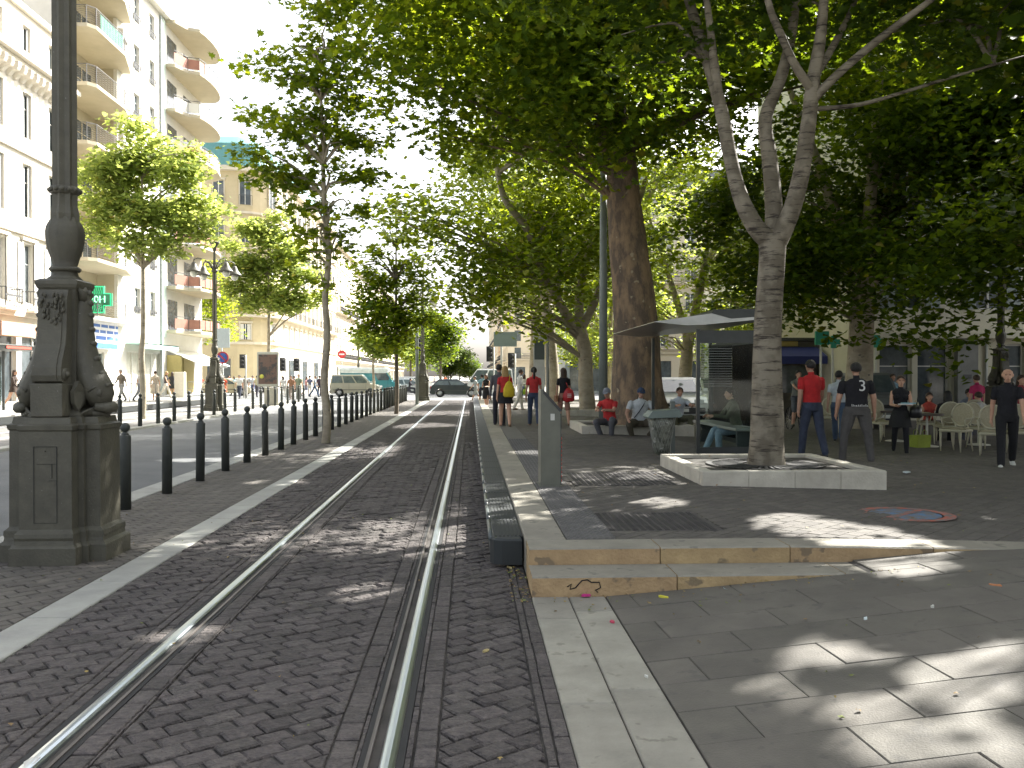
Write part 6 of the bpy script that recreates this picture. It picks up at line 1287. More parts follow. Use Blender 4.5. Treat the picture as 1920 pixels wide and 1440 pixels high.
def human(label, loc, face, Hh=1.72, pose='stand', shirt=(.3, .3, .3), pants=(.05, .06, .09), sleeve='short', bottom='pants', hair='short', hc='brown', tone=.8, shoes='black', build=1.0, near=False, vox=None, group=None, hy=0.0, female=False, over=None, **kw):
    P = dict(POSES[pose]); P.update(over or {}); s = Hh / 1.75; t = thing('person', label, 'person', loc, face, group)
    sk = skinm(tone); ms = cloth(shirt); mp = cloth(pants); mh = M_shoe[shoes]
    prims = []   # (p0, p1, r0, r1, mat, flat) capsules used both for the surface and to colour it
    mb = MB(); dm = ms
    def cap(p0, p1, r0, r1, m, flat=1.0):
        p0, p1 = V(p0), V(p1); prims.append((p0, p1, r0, r1, m)); d = p1 - p0; n = 5
        pts = [p0 - d.normalized() * r0 * .7] + [p0 + d * (i / n) for i in range(n + 1)] + [p1 + d.normalized() * r1 * .7]; rr_ = [r0 * .55] + [r0 + (r1 - r0) * i / n for i in range(n + 1)] + [r1 * .55]
        mb.tube(pts, rr_, dm, 10)
    pz = .92 + P.get('pz', 0); lean = P.get('lean', 0.04); b = build
    pel = V((0, 0, pz)); sp = V((0, math.sin(lean), math.cos(lean))); fw = V((0, math.cos(lean), -math.sin(lean)))
    def tp(h, x=0, y=0): return pel + sp * h + V((x, 0, 0)) + fw * y
    fem = .9 if female else 1.0; low = mp if bottom in ('pants', 'shorts', 'skirt') else ms; cover = dict(none=0, short=1, long=2)[sleeve]
    # torso as stacked ellipses
    sects = [(-.10, .150 * b, .105 * b), (.0, .170 * b, .115 * b), (.09, .158 * b * fem, .11 * b), (.20, .148 * b * fem, .105 * b), (.33, .168 * b * fem, .118 * b), (.44, .180 * b * fem, .115 * b), (.50, .160 * fem, .095), (.535, .10, .07)]
    mb.loft([[tuple(tp(h, rx * math.cos(a), ry * math.sin(a))) for a in [2 * PI * j / 16 for j in range(16)]] for h, rx, ry in sects], dm)
    for h, rx, ry in sects:
        m = (low if h < .05 else ms); k = 5
        for x in (-.6, -.3, 0, .3, .6): prims.append((tp(h, x * rx), tp(h, x * rx) + V((0, 0, .001)), ry * (1 - .35 * abs(x)), ry * (1 - .35 * abs(x)), m))
    if female: 
        for sd_ in (-1, 1): cap(tp(.36, sd_ * .075, .075), tp(.36, sd_ * .075, .10), .062, .055, ms)
    for side, (p, ab, kn) in zip((-1, 1), P['legs']):
        hip = pel + V((side * .09 * b, 0, -.02)); d = dirv(side, p, ab); k = hip + d * .43; d2 = dirv(side, p - kn, ab * (.3 if abs(p) < 1 else -.6)); a = k + d2 * .42
        lg = mp if bottom == 'pants' else (cloth(kw['legc']) if 'legc' in kw else sk); r = (.088, .062, .042) if bottom != 'pants' else (.098, .073, .060)
        mid = hip + d * .24
        cap(hip, mid, r[0] * b, (r[0] + r[1]) / 2 * b, mp if bottom in ('pants', 'shorts') else lg); cap(mid, k, (r[0] + r[1]) / 2 * b + (.018 if bottom == 'shorts' else 0), r[1] + (.018 if bottom == 'shorts' else 0), mp if bottom == 'shorts' else lg)
        cap(k, k + d2 * .15, r[1], r[1] * .98, lg); cap(k + d2 * .15, a, r[1] * .96, r[2], lg)
        ft = V((side * .12, 1, 0)).normalized(); up = V((0, 0, 1)); sit = abs(p) > 1
        pit = 0 if sit or pose == 'stand' else (-.5 if (p - kn) < -.45 else (.22 if p > .25 else 0)); ft = V((ft.x, math.cos(pit), math.sin(pit))).normalized()
        heel = a + V((0, -.03, -.055)); toe = heel + ft * .19
        cap(heel, heel + ft * .10, .042, .045, mh); cap(heel + ft * .10, toe, .044, .032, mh)
        if side == -1: ankL = a
        else: ankR = a
    hands = []
    for side, (p, ab, el, inw) in zip((-1, 1), P['arms']):
        sh = tp(.455, side * .185 * b * fem, 0); d = dirv(side, p + lean * .5, ab); e = sh + d * .28; d2 = dirv(side, p + el, ab * .5, inw); w = e + d2 * .25
        ar = .047 * (.85 if female else 1) * b; mm = ms if cover else sk
        cap(sh, sh + d * .15, ar + .012 * (cover > 0), ar + .010 * (cover > 0), mm); cap(sh + d * .15, e, ar + .010 * (cover > 1), ar * .86 + .006 * (cover > 1), ms if cover > 1 else sk)
        cap(e, w, ar * .86 + .004 * (cover > 1), .030, ms if cover > 1 else sk)
        # the hand: palm, four curled fingers, thumb
        side_v = d2.cross(V((side, 0, 0))).normalized() if abs(d2.x) < .9 else V((0, 1, 0)); pal = w + d2 * .045
        fwd = V((0, 1, 0)) - d2 * d2.y; fwd = fwd.normalized() if fwd.length > .1 else V((0, 0, 1)); inn = d2.cross(fwd) ; inn = inn if inn.x * side < 0 else -inn
        cap(w + d2 * .01, w + d2 * .07, .026, .030, sk)
        if near:
            for q in range(4):
                o = fwd * (.027 - .018 * q); L1 = (.036, .041, .038, .030)[q]; k0 = w + d2 * .085 + o; k1 = k0 + (d2 * .92 + inn * .3).normalized() * L1; k2 = k1 + (d2 * .6 + inn * .75).normalized() * L1 * .75
                cap(k0, k1, .0098, .0092, sk); cap(k1, k2, .0090, .0080, sk)
            t0 = w + d2 * .035 + fwd * .028; cap(t0, t0 + (d2 * .6 + fwd * .6 + inn * .25).normalized() * .045, .0125, .0105, sk); cap(t0 + (d2 * .6 + fwd * .6 + inn * .25).normalized() * .045, t0 + (d2 * .85 + fwd * .35 + inn * .4).normalized() * .085, .0105, .009, sk)
        else:
            cap(w + d2 * .08, w + d2 * .14 + inn * .02, .025, .015, sk); cap(w + d2 * .04 + fwd * .025, w + d2 * .09 + fwd * .045, .012, .009, sk)
        hands.append(w + d2 * .09)
    # neck and head
    hp = P.get('hp', 0.0); nb = tp(.50); nk = nb + V((0, .02 + .05 * hp, .10)); cap(nb, nk, .058, .052, sk)
    hc_ = nk + V((0, .018 + .05 * hp, .095)); HR = Matrix.Rotation(-hp, 3, 'X'); HY = Matrix.Rotation(hy, 3, 'Z')
    def hv(x, y, z): return hc_ + HY @ (HR @ V((x, y, z)))
    cap(hv(0, -.018, .02), hv(0, .010, .02), .088, .082, sk); cap(hv(0, .035, -.04), hv(0, .045, -.085), .060, .042, sk); cap(hv(0, 0, -.02), hv(0, .03, -.03), .072, .066, sk)
    cap(hv(0, .092, .005), hv(0, .112, -.028), .011, .015, sk); cap(hv(-.03, .085, .028), hv(.03, .085, .028), .014, .014, sk); cap(hv(-.012, .092, -.062), hv(.012, .092, -.062), .010, .010, sk)
    for sd_ in (-1, 1): cap(hv(sd_ * .083, -.002, .012), hv(sd_ * .083, -.004, -.022), .014, .010, sk)
    # one continuous surface
    tmp = mb.build('tmp'); rm = tmp.modifiers.new('r', 'REMESH'); rm.mode = 'VOXEL'; rm.voxel_size = vox or (.0085 if near else .018)
    sm_ = tmp.modifiers.new('s', 'SMOOTH'); sm_.factor = .5; sm_.iterations = 2 if near else 1
    dg = bpy.context.evaluated_depsgraph_get(); me = bpy.data.meshes.new_from_object(tmp.evaluated_get(dg)); bpy.data.objects.remove(tmp)
    me.name = 'person_body'; me.materials.clear(); mats = []
    for pr in prims:
        if pr[4] not in mats: mats.append(pr[4])
    for m in mats: me.materials.append(m)
    n = len(me.polygons); C = np.zeros(n * 3, np.float32); me.polygons.foreach_get('center', C); C = C.reshape(-1, 3)
    best = np.full(n, 9.0); idx = np.zeros(n, np.int32)
    for p0, p1, r0, r1, m in prims:
        a = np.array(p0); d = np.array(p1) - a; L2 = (d ** 2).sum() + 1e-9; tt = np.clip(((C - a) @ d) / L2, 0, 1); dist = np.linalg.norm(C - (a + tt[:, None] * d), axis=1) - (r0 + (r1 - r0) * tt)
        k = dist < best; best[k] = dist[k]; idx[k] = mats.index(m)
    me.polygons.foreach_set('material_index', idx); me.polygons.foreach_set('use_smooth', [True] * n); me.update()
    body = obj('body', me, t)
    # face details and hair
    if near:
        f = MB(); dk = plain((.02, .015, .01)); 
        for sd_ in (-1, 1): f.ball(tuple(hv(sd_ * .032, .083, .008)), (.011, .006, .006), dk, 8, 5)
        f.build('eyes', t); f = MB(); f.ball(tuple(hv(0, .100, -.062)), (.022, .006, .004), plain((.30, .10, .08)), 8, 4); f.build('mouth', t)
    if hair != 'bald':
        h = MB(); mh_ = M_hair.get(hc, M_hair['brown']); vs = []; fs = []; sg, rn = 16, 10
        r3 = (.094, .108, .106) if hair != 'buzz' else (.090, .104, .098)
        Mx = Matrix.Translation(hc_ + V((0, 0, 0))) @ (HY @ HR).to_4x4(); h.M = Mx
        for i in range(rn + 1):
            for j in range(sg):
                a = 2 * PI * j / sg; fr = math.sin(a)       # +1 at the face
                lim = PI * (.34 + .30 * (1 - max(0, fr)) ** .8 * (1 if fr > 0 else 1.0 + .25 * (-fr)))
                th = lim * i / rn; vs.append((r3[0] * math.sin(th) * math.cos(a), -.006 + r3[1] * math.sin(th) * math.sin(a), .022 + r3[2] * math.cos(th)))
        for i in range(rn):
            for j in range(sg): k = (j + 1) % sg; fs.append((i * sg + j, (i + 1) * sg + j, (i + 1) * sg + k, i * sg + k))
        if hair == 'cap':
            h.add(vs, fs, cloth(kw.get('capcol', (.2, .2, .22))), True); h.loft([[(x, y, z) for x, y, z in ((-.07, .07, .05), (.07, .07, .05), (.06, .15, .035), (0, .17, .03), (-.06, .15, .035))], [(x, y, z + .008) for x, y, z in ((-.07, .07, .05), (.07, .07, .05), (.06, .15, .035), (0, .17, .03), (-.06, .15, .035))]], cloth(kw.get('capcol', (.2, .2, .22))))
            h.build('cap', t)
        else:
            h.add(vs, fs, mh_, True)
            if hair in ('long', 'bob'):
                ln = .30 if hair == 'long' else .14
                h.loft([[(w * math.cos(a) * 1.0, -.045 - y + .045 * math.sin(a) * k, z) for a in [2 * PI * j / 12 for j in range(12)]] for z, w, y, k in ((.06, .085, 0, 1.0), (0, .096, .01, 1.2), (-.08, .098, .02, 1.1), (-.08 - ln * .5, .095, .05, .9), (-.08 - ln, .05, .06, .5))], mh_, smooth=True)
            if hair == 'pony': h.tube([(0, -.10, .05), (0, -.14, .03), (0, -.15, -.06), (0, -.135, -.2), (0, -.13, -.32)], [.03, .035, .035, .028, .008], mh_, 8)
            if hair == 'bun': h.ball((0, -.12, .05), .04, mh_)
            h.build('hair', t)
    if bottom in ('skirt', 'dress'):
        g = MB(); m = mp if bottom == 'skirt' else ms; hem = kw.get('hem', -.42); A = [(.06, .158, .12), (0, .182, .14), (-.12, .205, .165), (hem, .23 + .02 * abs(hem), .185)]
        g.loft([[tuple(tp(hh, rx * b * (1 + (.05 * math.cos(7 * a) if i > 1 else 0)) * math.cos(a), ry * b * (1 + (.05 * math.cos(7 * a) if i > 1 else 0)) * math.sin(a))) for a in [2 * PI * j / 28 for j in range(28)]] for i, (hh, rx, ry) in enumerate(A)], m, caps=False, smooth=True); g.build('skirt', t)
    t.scale = (s, s, s); t['_h'] = 0; del t['_h']
    return t, tp, hands, hv
def world_pt(t, p): return Matrix.Translation(t.location) @ Matrix.Rotation(t.rotation_euler.z, 4, 'Z') @ Matrix.Scale(t.scale.x, 4) @ V(p)
AWAY, TOWARD, LEFTW, RIGHTW = 0.0, PI, PI / 2, -PI / 2
def G(u, v, z=None): q = at(u, v, z); return (q.x, q.y, zp(q.x, q.y) if z is None else z)
def bag(name, label, t, p, draw, cat='bag'):
    o = thing(name, label, cat, world_pt(t, p), t.rotation_euler.z, s=t.scale.x); draw(o); return o
RED = (.50, .03, .03); BLK = (.012, .012, .016); WHT = (.62, .62, .60); JEAN = (.05, .08, .14); GRY = (.10, .10, .11)
# walking women on the platform
p1, tp1, hd, _ = human('blonde woman in a red top and short black skirt walking away with a yellow bag', G(947, 799), .05, 1.66, 'stroll', RED, BLK, 'short', 'skirt', 'long', 'blonde', 1.0, 'brown', .98, True, female=True, hem=-.26)
def yb(o):
    m = pm('yellow_cloth', (.62, .46, .02), .8, (.5, .36, .02), 8, .4, 20); mb = MB()
    mb.loft([[(x * w, y * d, z) for x, y in ((-1, 0), (-.7, -1), (.7, -1), (1, 0), (.7, 1), (-.7, 1))] for z, w, d in ((-.24, .13, .03), (-.20, .17, .05), (0, .16, .055), (.16, .09, .03), (.22, .03, .015))], m, smooth=True); mb.build('bag_body', o); mb = MB(); mb.tube([(.0, 0, .2), (.03, .05, .36), (.02, .14, .40)], .012, m, 5); mb.build('strap', o)
bag('shoulder_bag', 'yellow cloth bag slung on the back of the blonde woman', p1, tp1(.16, .10, -.17), yb)
human('person in dark grey clothes walking close on the left of the blonde woman', G(936, 797), 0.0, 1.72, 'stroll', (.10, .10, .11), (.03, .03, .04), 'long', hair='short', hc='black', tone=.7)
human('woman in a red top and jeans with a dark ponytail', G(1001, 797), 0.0, 1.64, 'stroll', (.52, .04, .04), (.05, .07, .12), 'short', hair='pony', hc='black', tone=.75, shoes='brown', near=True, female=True)
p1, tp1, hd, _ = human('woman in a black top walking away with a red bag at her side', G(1057, 797), 0.1, 1.62, 'stroll', BLK, (.30, .16, .12), 'short', 'shorts', 'long', 'brown', .75, 'brown', .95, True, female=True)
def rb(o):
    m = pm('red_shiny_cloth', (.48, .02, .03), .5, (.36, .015, .02), 8, .5, 16); mb = MB()
    mb.loft([[(x * w, y * d, z) for x, y in [(math.cos(a), math.sin(a)) for a in [2 * PI * j / 10 for j in range(10)]]] for z, w, d in ((-.24, .10, .05), (-.20, .17, .08), (-.05, .18, .09), (.10, .13, .07), (.18, .05, .03))], m, smooth=True); mb.build('bag_body', o); mb = MB(); mb.tube([(0, 0, .16), (-.06, .05, .32), (-.10, .14, .42)], .012, m, 5); mb.build('strap', o)
    mb = MB()
    for i in range(3): mb.box(-.06, .06, -.096, -.088, -.10 + .045 * i, -.08 + .045 * i, plain((.7, .6, .6)))
    mb.build('print', o)
bag('backpack', 'shiny red bag hanging behind the woman in the black top', p1, tp1(.02, .12, -.15), rb)
def bb(o):
    m = plain((.22, .09, .04)); mb = MB(); mb.loft([[(x, y, z) for x, y in ((-.03, -.13), (.03, -.13), (.04, .13), (-.04, .13))] for z in (-.18, .0)], m); mb.build('bag_body', o); mb = MB(); mb.tube([(0, -.1, 0), (.03, 0, .42), (0, .1, 0)], .008, m, 5); mb.build('strap', o)
bag('handbag', 'brown handbag on the left shoulder of the woman in the black top', p1, tp1(-.02, -.23, 0), bb)
human('woman in a black sleeveless dress standing near the crossing', G(912, 766, .1), PI - .4, 1.66, 'carry', BLK, BLK, 'none', 'dress', 'long', 'brown', .8, 'brown', .92, False, female=True, hem=-.42)
human('man in a light blue shirt near the woman in the black dress', G(904, 757, .05), .2, 1.72, 'stroll', (.25, .42, .52), (.03, .03, .05), 'short', 'shorts', 'short', 'black', .75)
human('person in a grey t-shirt stepping over the track edge', G(892, 752, .0), LEFTW + .3, 1.68, 'walk', (.36, .40, .40), (.30, .32, .32), 'short', 'shorts', 'short', 'brown', .8, 'white')
p1, tp1, hd, _ = human('person in white clothes carrying a lime green bag', G(974, 768, .28), RIGHTW + .2, 1.66, 'carry', (.72, .70, .66), (.68, .64, .56), 'long', 'pants', 'short', 'brown', .8, 'brown')
def gb(o):
    mb = MB(); mb.loft([[(x * w, y * d, z) for x, y in [(math.cos(a), math.sin(a)) for a in [2 * PI * j / 10 for j in range(10)]]] for z, w, d in ((-.14, .12, .08), (-.10, .17, .11), (.02, .17, .11), (.10, .10, .06))], pm('lime_cloth', (.36, .55, .03), .7), smooth=True); mb.build('bag_body', o); mb = MB(); mb.tube([(-.07, 0, .08), (0, 0, .26), (.07, 0, .08)], .01, pm('lime_cloth', (.36, .55, .03), .7), 5); mb.build('strap', o)
bag('handbag', 'lime green round bag held by the person in white', p1, tp1(-.12, .05, .24), gb)
# the men sitting at the plane tree
sz_ = .275
human('man in a red t-shirt and grey cap sitting on the planter curb', (G(1140, 812, sz_)[0] - .02, 20.55, sz_ + .06), PI - .5, 1.72, 'ground', RED, GRY, 'short', hair='cap', tone=.75, shoes='white', near=True, capcol=(.22, .23, .26), over=dict(pz=-.66))
q = G(1190, 812, sz_)
p1, tp1, hd, _ = human('stout man in a white short-sleeved shirt with a dark shoulder strap sitting by the trunk', (q[0] + .02, 20.5, sz_ + .04), PI + .1, 1.74, 'ground2', (.52, .55, .56), (.09, .075, .05), 'short', hair='cap', tone=.62, shoes='black', build=1.22, near=True, capcol=(.03, .05, .10), over=dict(pz=-.66))
mb = MB(); st = [tp1(.50, -.10, .06), tp1(.42, -.03, .155), tp1(.28, .06, .165), tp1(.12, .16, .12)]
mb.tube(st, .012, plain((.02, .02, .03)), 6); o = mb.build('shoulder_strap', p1)
human('man in a pale blue polo shirt sitting on the curb left of the shelter glass', (G(1266, 808, sz_)[0], 21.5, sz_ - .02), PI + .1, 1.70, 'ground3', (.55, .60, .66), (.10, .10, .06), 'short', hair='buzz', hc='brown', tone=.8, shoes='black', near=True, over=dict(pz=-.56))
human('man in a camouflage jacket and pale jeans sitting on the shelter bench', (5.28, 17.2, zp(5) - .02), LEFTW, 1.74, 'bench', (.075, .08, .045), (.22, .30, .36), 'long', hair='buzz', hc='brown', tone=.85, shoes='brown', near=True)
# cyclist
q = G(1492, 806, .1)
p1, tp1, hd, _ = human('young cyclist in a grey t-shirt and shorts riding towards us behind the smooth tree', (q[0], q[1], .14), PI, 1.68, 'bike', (.20, .21, .18), (.10, .11, .12), 'short', 'shorts', 'short', 'black', .8, 'black', .9, False)
t = thing('bicycle', 'bicycle ridden by the young cyclist behind the smooth tree', 'bicycle', (q[0], q[1], .06), PI); mk = plain((.05, .05, .06)); mc = plain((.5, .5, .5), .3, .8)
for y in (-.5, .55):
    mb = MB(); mb.tube([(0, y + .33 * math.cos(2 * PI * k / 24), .34 + .33 * math.sin(2 * PI * k / 24)) for k in range(25)], .018, M_tyre, 6); w = mb.build('wheel', t); mb = MB()
    for k in range(12): mb.tube([(0, y, .34), (0, y + .32 * math.cos(2 * PI * k / 12), .34 + .32 * math.sin(2 * PI * k / 12))], .003, mc, 3)
    mb.build('spokes', w)
mb = MB()
for a, b in (((0, -.5, .34), (0, -.15, .85)), ((0, -.5, .34), (0, -.05, .30)), ((0, -.05, .30), (0, -.17, .90)), ((0, -.05, .30), (0, .42, .80)), ((0, -.15, .82), (0, .40, .86)), ((0, .55, .34), (0, .38, .95))): mb.tube([a, b], .018, mk, 6)
mb.build('frame', t); mb = MB(); mb.tube([(-.28, .34, 1.0), (0, .38, 1.02), (.28, .34, 1.0)], .014, mk, 6); mb.build('handlebar', t); mb = MB(); mb.bbox(-.08, .08, -.30, -.05, .90, .94, mk, .02); mb.build('saddle', t)
# walkers on the dark paving
def onz(u, v, z): q = at(u, v, z); return (q.x, q.y, z)
human('man in a red t-shirt and dark jeans walking away beside the planter', onz(1522, 856, .20), .15, 1.77, 'stroll', (.46, .018, .02), (.035, .045, .075), 'short', hair='buzz', hc='black', tone=.6, near=True, shoes='black', build=1.05)
p1, tp1, hd, _ = human('stocky man in a black t-shirt with white prints walking away', onz(1606, 866, .14), -.12, 1.78, 'wide', BLK, (.085, .08, .075), 'short', hair='short', hc='black', tone=.75, near=True, shoes='brown', build=1.22)
mw = plain((.62, .62, .60)); o = text('back_print', '3', .27, mw, p1, tuple(tp1(.40, .05, -.150)), (PI / 2 - .12, 0, 0), .002); mb = MB(); rr = random.Random(8); x = -.13
while x < .15:
    w = rr.uniform(.012, .03); hgt = rr.uniform(.018, .04); c0 = tp1(.055, x, -.152); mb.box(c0.x, c0.x + w * .55, c0.y, c0.y + .004, c0.z, c0.z + hgt, mw); mb.box(c0.x, c0.x + w, c0.y, c0.y + .004, c0.z, c0.z + .008, mw); x += w + .008
mb.build('lettering', p1)
human('man in a white shirt and jeans half hidden behind the man in the black t-shirt', onz(1572, 828, .12), -.5, 1.70, 'walk', (.50, .54, .58), (.06, .09, .15), 'short', hair='short', hc='black', tone=.55, shoes='black')
p1, tp1, hd, _ = human('woman in black with a dark bag carrying papers and walking towards us', onz(1688, 853, .06), PI - .35, 1.62, 'carry', BLK, (.02, .02, .02), 'none', 'skirt', 'short', 'brown', .9, 'black', 1.0, True, female=True, hem=-.30, legc=(.015, .015, .018), over=dict(legs=((.25, .03, .1), (-.2, .03, .3))))
lg = MB()
h0 = world_pt(p1, (hd[0] + hd[1]) / 2); t = thing('papers', 'white and blue papers in the hands of the woman in black', 'papers', (h0.x, h0.y, h0.z), PI - .35)
mb = MB(); mb.box(-.16, .10, -.04, .10, .01, .035, plain((.65, .62, .6))); mb.box(-.22, .05, -.03, .06, .036, .055, plain((.2, .42, .5))); mb.build('sheets', t)
def hb(o):
    mb = MB(); mb.loft([[(x * w, y * d, z) for x, y in [(math.cos(a), math.sin(a)) for a in [2 * PI * j / 12 for j in range(12)]]] for z, w, d in ((-.16, .10, .10), (-.13, .13, .19), (.06, .12, .17), (.12, .05, .10))], pm('black_leather', (.02, .02, .022), .35), smooth=True); mb.build('bag_body', o); mb = MB(); mb.tube([(0, .08, .1), (-.06, .02, .42), (-.02, -.08, .1)], .012, plain((.02, .02, .02)), 5); mb.build('strap', o)
bag('handbag', 'black handbag on the arm of the woman carrying papers', p1, tp1(.06, -.30, .05), hb)
human('shaven-headed man in black t-shirt and trousers walking at the picture edge', onz(1888, 877, .06), PI - .5, 1.76, 'walk2', BLK, (.012, .012, .014), 'short', hair='bald', tone=.9, near=True, shoes='white', build=1.0)
human('woman in red with brown hair passing behind the shaven-headed man', onz(1912, 838, .05), PI, 1.64, 'stroll', (.28, .04, .05), (.03, .03, .04), 'short', hair='bob', hc='brown', tone=.8, female=True)
# cafe guests
def seat(u, v, d): q = at(u, v, .05); return (q.x, q.y, zp(q.x))
human('woman in a red top seated at the cafe table behind the green bag', seat(1741, 822, 0), PI - .3, 1.62, 'chair', (.42, .06, .04), (.10, .04, .03), 'none', hair='bob', hc='brown', tone=.95, female=True)
human('person in a black jacket seated with their back to us at the cafe', seat(1778, 828, 0), -.3, 1.70, 'chair', BLK, BLK, 'long', hair='bob', hc='black', tone=.7)
human('man in a grey checked shirt seated at the cafe facing us', seat(1812, 814, 0), PI + .2, 1.72, 'chair', (.17, .20, .24), GRY, 'long', hair='short', hc='black', tone=.7)
human('person in pink standing behind the cafe tables', onz(1833, 815, .05), .2, 1.64, 'stand', (.46, .03, .12), (.03, .03, .05), 'short', hair='short', hc='brown', tone=.8)
human('person in a white shirt seated at the cafe right of the man in grey', seat(1840, 826, 0), .4, 1.66, 'chair', (.5, .5, .48), (.12, .13, .16), 'short', hair='short', hc='brown', tone=.85)
human('person in a blue top standing by the shop windows behind the cafe', onz(1672, 800, .05), PI, 1.68, 'stand', (.20, .34, .42), (.05, .07, .12), 'short', hair='bob', hc='brown', tone=.8, female=True)
# far pavement and crossing
far = [
 ('woman with long hair in a brown coat walking right at the left edge', 26, 765, .3, RIGHTW, 1.66, 'walk', (.045, .028, .02), (.03, .03, .04), 'long', 'dress', 'long', 'brown', dict(female=True, hem=-.18)),
 ('man in a brown jacket and grey trousers walking before the pharmacy window', 228, 752, .3, PI - .4, 1.74, 'walk', (.20, .17, .13), (.34, .34, .32), 'long', 'pants', 'short', 'grey', {}),
 ('woman in a pale patterned dress on the far pavement right of the sunlit tree', 291, 750, .3, .2, 1.66, 'stroll', (.52, .44, .34), (.5, .4, .34), 'short', 'dress', 'bun', 'brown', dict(female=True, hem=-.55)),
 ('woman in a black top and pale trousers on the far pavement', 311, 746, .3, RIGHTW, 1.68, 'walk', (.02, .02, .025), (.58, .54, .46), 'none', 'pants', 'bob', 'blonde', dict(female=True)),
 ('woman in black following the one in pale trousers', 323, 744, .3, .3, 1.64, 'stroll', (.03, .03, .035), (.03, .03, .03), 'short', 'skirt', 'long', 'brown', dict(female=True, hem=-.35)),
 ('man all in dark clothes standing by the white information pillar', 354, 736, .3, .5, 1.74, 'stand', (.03, .035, .04), (.03, .035, .04), 'long', 'pants', 'short', 'black', {}),
 ('child in a red t-shirt in front of the pale gold car', 379, 730, .3, PI, 1.25, 'stroll', (.62, .08, .04), (.08, .08, .1), 'short', 'shorts', 'short', 'black', {}),
 ('person in orange red right behind the far lamp post', 420, 745, 0, PI, 1.68, 'walk', (.62, .10, .04), (.5, .12, .05), 'short', 'skirt', 'short', 'brown', dict(hem=-.45)),
 ('person in a bright red shirt walking among the crowd at the lamp post', 428, 737, 0, RIGHTW, 1.74, 'walk2', (.62, .05, .03), (.2, .1, .1), 'short', 'pants', 'short', 'black', {}),
 ('man in a white shirt and dark trousers crossing left of the advertising panel', 449, 747, 0, PI, 1.76, 'walk', (.66, .66, .64), (.06, .07, .1), 'short', 'pants', 'short', 'black', {}),
 ('person in a greyish brown top crossing left of the advertising panel', 460, 745, 0, .2, 1.68, 'stroll', (.28, .25, .22), (.42, .40, .36), 'short', 'pants', 'short', 'brown', {}),
 ('man in white and blue just left of the advertising panel', 474, 742, 0, PI, 1.72, 'walk', (.6, .64, .7), (.12, .16, .28), 'short', 'pants', 'short', 'brown', {}),
 ('person in a white top right of the advertising panel', 531, 744, 0, .3, 1.68, 'walk2', (.68, .67, .64), (.62, .6, .56), 'short', 'pants', 'bob', 'brown', dict(female=True)),
 ('person in a brown checked shirt right of the advertising panel', 546, 750, 0, PI, 1.72, 'stroll', (.30, .16, .10), (.3, .24, .2), 'short', 'pants', 'short', 'brown', {}),
 ('person in a dull green shirt left of the slim street tree trunk', 560, 748, 0, PI, 1.80, 'stand', (.24, .28, .20), (.26, .28, .26), 'short', 'pants', 'short', 'brown', {}),
 ('man in a grey-blue shirt and jeans left of the slim street tree trunk', 590, 744, 0, RIGHTW, 1.72, 'walk', (.30, .34, .38), (.06, .10, .18), 'long', 'pants', 'short', 'black', {}),
 ('person in dark clothes close to the slim street tree trunk', 599, 742, 0, 0, 1.70, 'stroll', (.08, .06, .08), (.06, .06, .08), 'short', 'pants', 'short', 'black', {}),
 ('person in a white shirt at the crossing beyond the near bollards', 520, 741, 0, PI, 1.70, 'stand', (.7, .68, .64), (.3, .3, .34), 'short', 'pants', 'short', 'brown', {}),
 ('person on the dark scooter side of the crossing by the silver car', 768, 742, 0, RIGHTW, 1.66, 'chair', (.03, .03, .04), (.03, .03, .04), 'long', 'pants', 'short', 'black', dict(over=dict(pz=-.2))),
 ('distant person in pale clothes beyond the dark lamp post', 815, 726, 0, PI, 1.72, 'walk', (.6, .58, .56), (.2, .2, .24), 'short', 'pants', 'short', 'brown', {}),
 ('distant person in red beyond the crossing left of the minibus', 835, 727, 0, PI, 1.72, 'walk2', (.55, .14, .05), (.2, .2, .24), 'short', 'pants', 'short', 'brown', {}),
 ('person with a white top near the traffic light at the platform end', 983, 752, .1, 0, 1.68, 'stroll', (.64, .62, .6), (.16, .2, .28), 'short', 'pants', 'bob', 'brown', dict(female=True))]
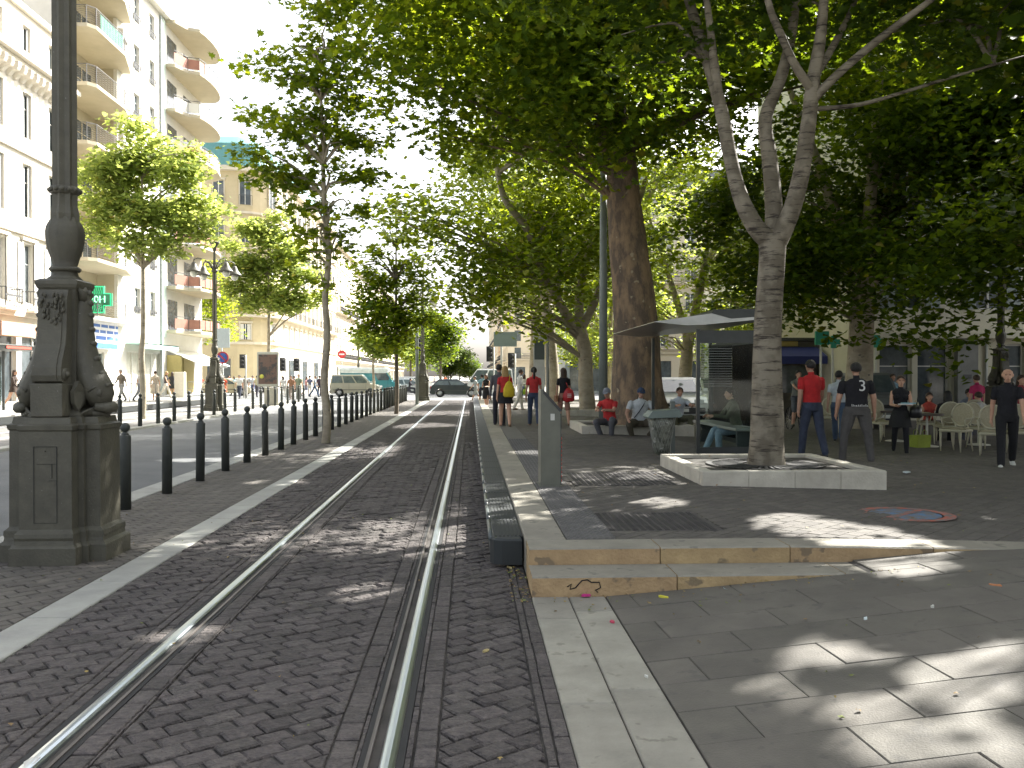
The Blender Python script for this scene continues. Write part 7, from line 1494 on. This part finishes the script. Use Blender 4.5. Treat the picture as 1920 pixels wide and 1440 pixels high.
far += [('pedestrian in a turquoise top between the two sunlit strip trees', 440, 741, 0, LEFTW, 1.66, 'walk', (.2, .45, .45), (.5, .48, .42), 'short', 'pants', 'bob', 'brown', dict(female=True)),
 ('pedestrian in a pale yellow shirt behind the far bollards left of the advertising panel', 482, 744, 0, 0, 1.74, 'walk', (.62, .58, .36), (.1, .1, .12), 'short', 'pants', 'short', 'black', {}),
 ('pedestrian in black right of the brown checked shirt', 553, 744, 0, LEFTW, 1.7, 'walk2', (.03, .03, .03), (.03, .03, .03), 'short', 'pants', 'short', 'black', {}),
 ('pedestrian in a pink top near the crossing behind the far bollards', 574, 742, 0, RIGHTW, 1.64, 'walk', (.6, .3, .3), (.2, .22, .3), 'short', 'skirt', 'long', 'brown', dict(female=True, hem=-.4)),
 ('pedestrian with white trousers beside the pink top', 581, 743, 0, 0, 1.72, 'stroll', (.14, .16, .24), (.62, .6, .56), 'short', 'pants', 'short', 'black', {}),
 ('pedestrian in a grey dress on the far pavement left of the yellow shopfront', 335, 744, .3, 0, 1.64, 'walk', (.3, .3, .32), (.3, .3, .32), 'none', 'dress', 'bob', 'black', dict(female=True, hem=-.4)),
 ('pedestrian in white on the far pavement behind the first far bollards', 262, 752, .3, RIGHTW, 1.72, 'walk2', (.66, .64, .6), (.25, .27, .3), 'short', 'pants', 'short', 'grey', {})]
for lab, u, v, z, fc, hh, po, s1, s2, sl_, bt, hr, hcol, ex in far:
    human(lab, onz(u, v, z), fc, hh, po, s1, s2, sl_, bt, hr, hcol, .85, vox=.022, **ex)
# scooter under the seated rider
q = onz(768, 742, 0); t = thing('motor_scooter', 'dark motor scooter waiting beside the silver car', 'scooter', q, RIGHTW); mb = MB(); mk = plain((.04, .04, .05), .4)
mb.loft([[(x * w, y, z) for x in (-1, 1)] + [(w, y, z - h_), (-w, y, z - h_)] for y, z, w, h_ in ((-.75, .72, .10, .25), (-.4, .76, .16, .40), (0, .74, .16, .42), (.15, .40, .15, .15), (.45, .40, .16, .14), (.6, .95, .14, .7), (.72, .85, .1, .5))], mk); mb.build('body', t)
for y in (-.55, .72):
    mb = MB(); mb.M = Matrix.Translation((0, y, .24)) @ Matrix.Rotation(PI / 2, 4, 'Y'); mb.lathe([(.20, -.05), (.24, -.03), (.24, .03), (.20, .05)], M_tyre, seg=16); mb.build('wheel', t)
mb = MB(); mb.tube([(-.3, .5, 1.02), (0, .58, 1.0), (.3, .5, 1.02)], .02, mk, 6); mb.build('handlebar', t)
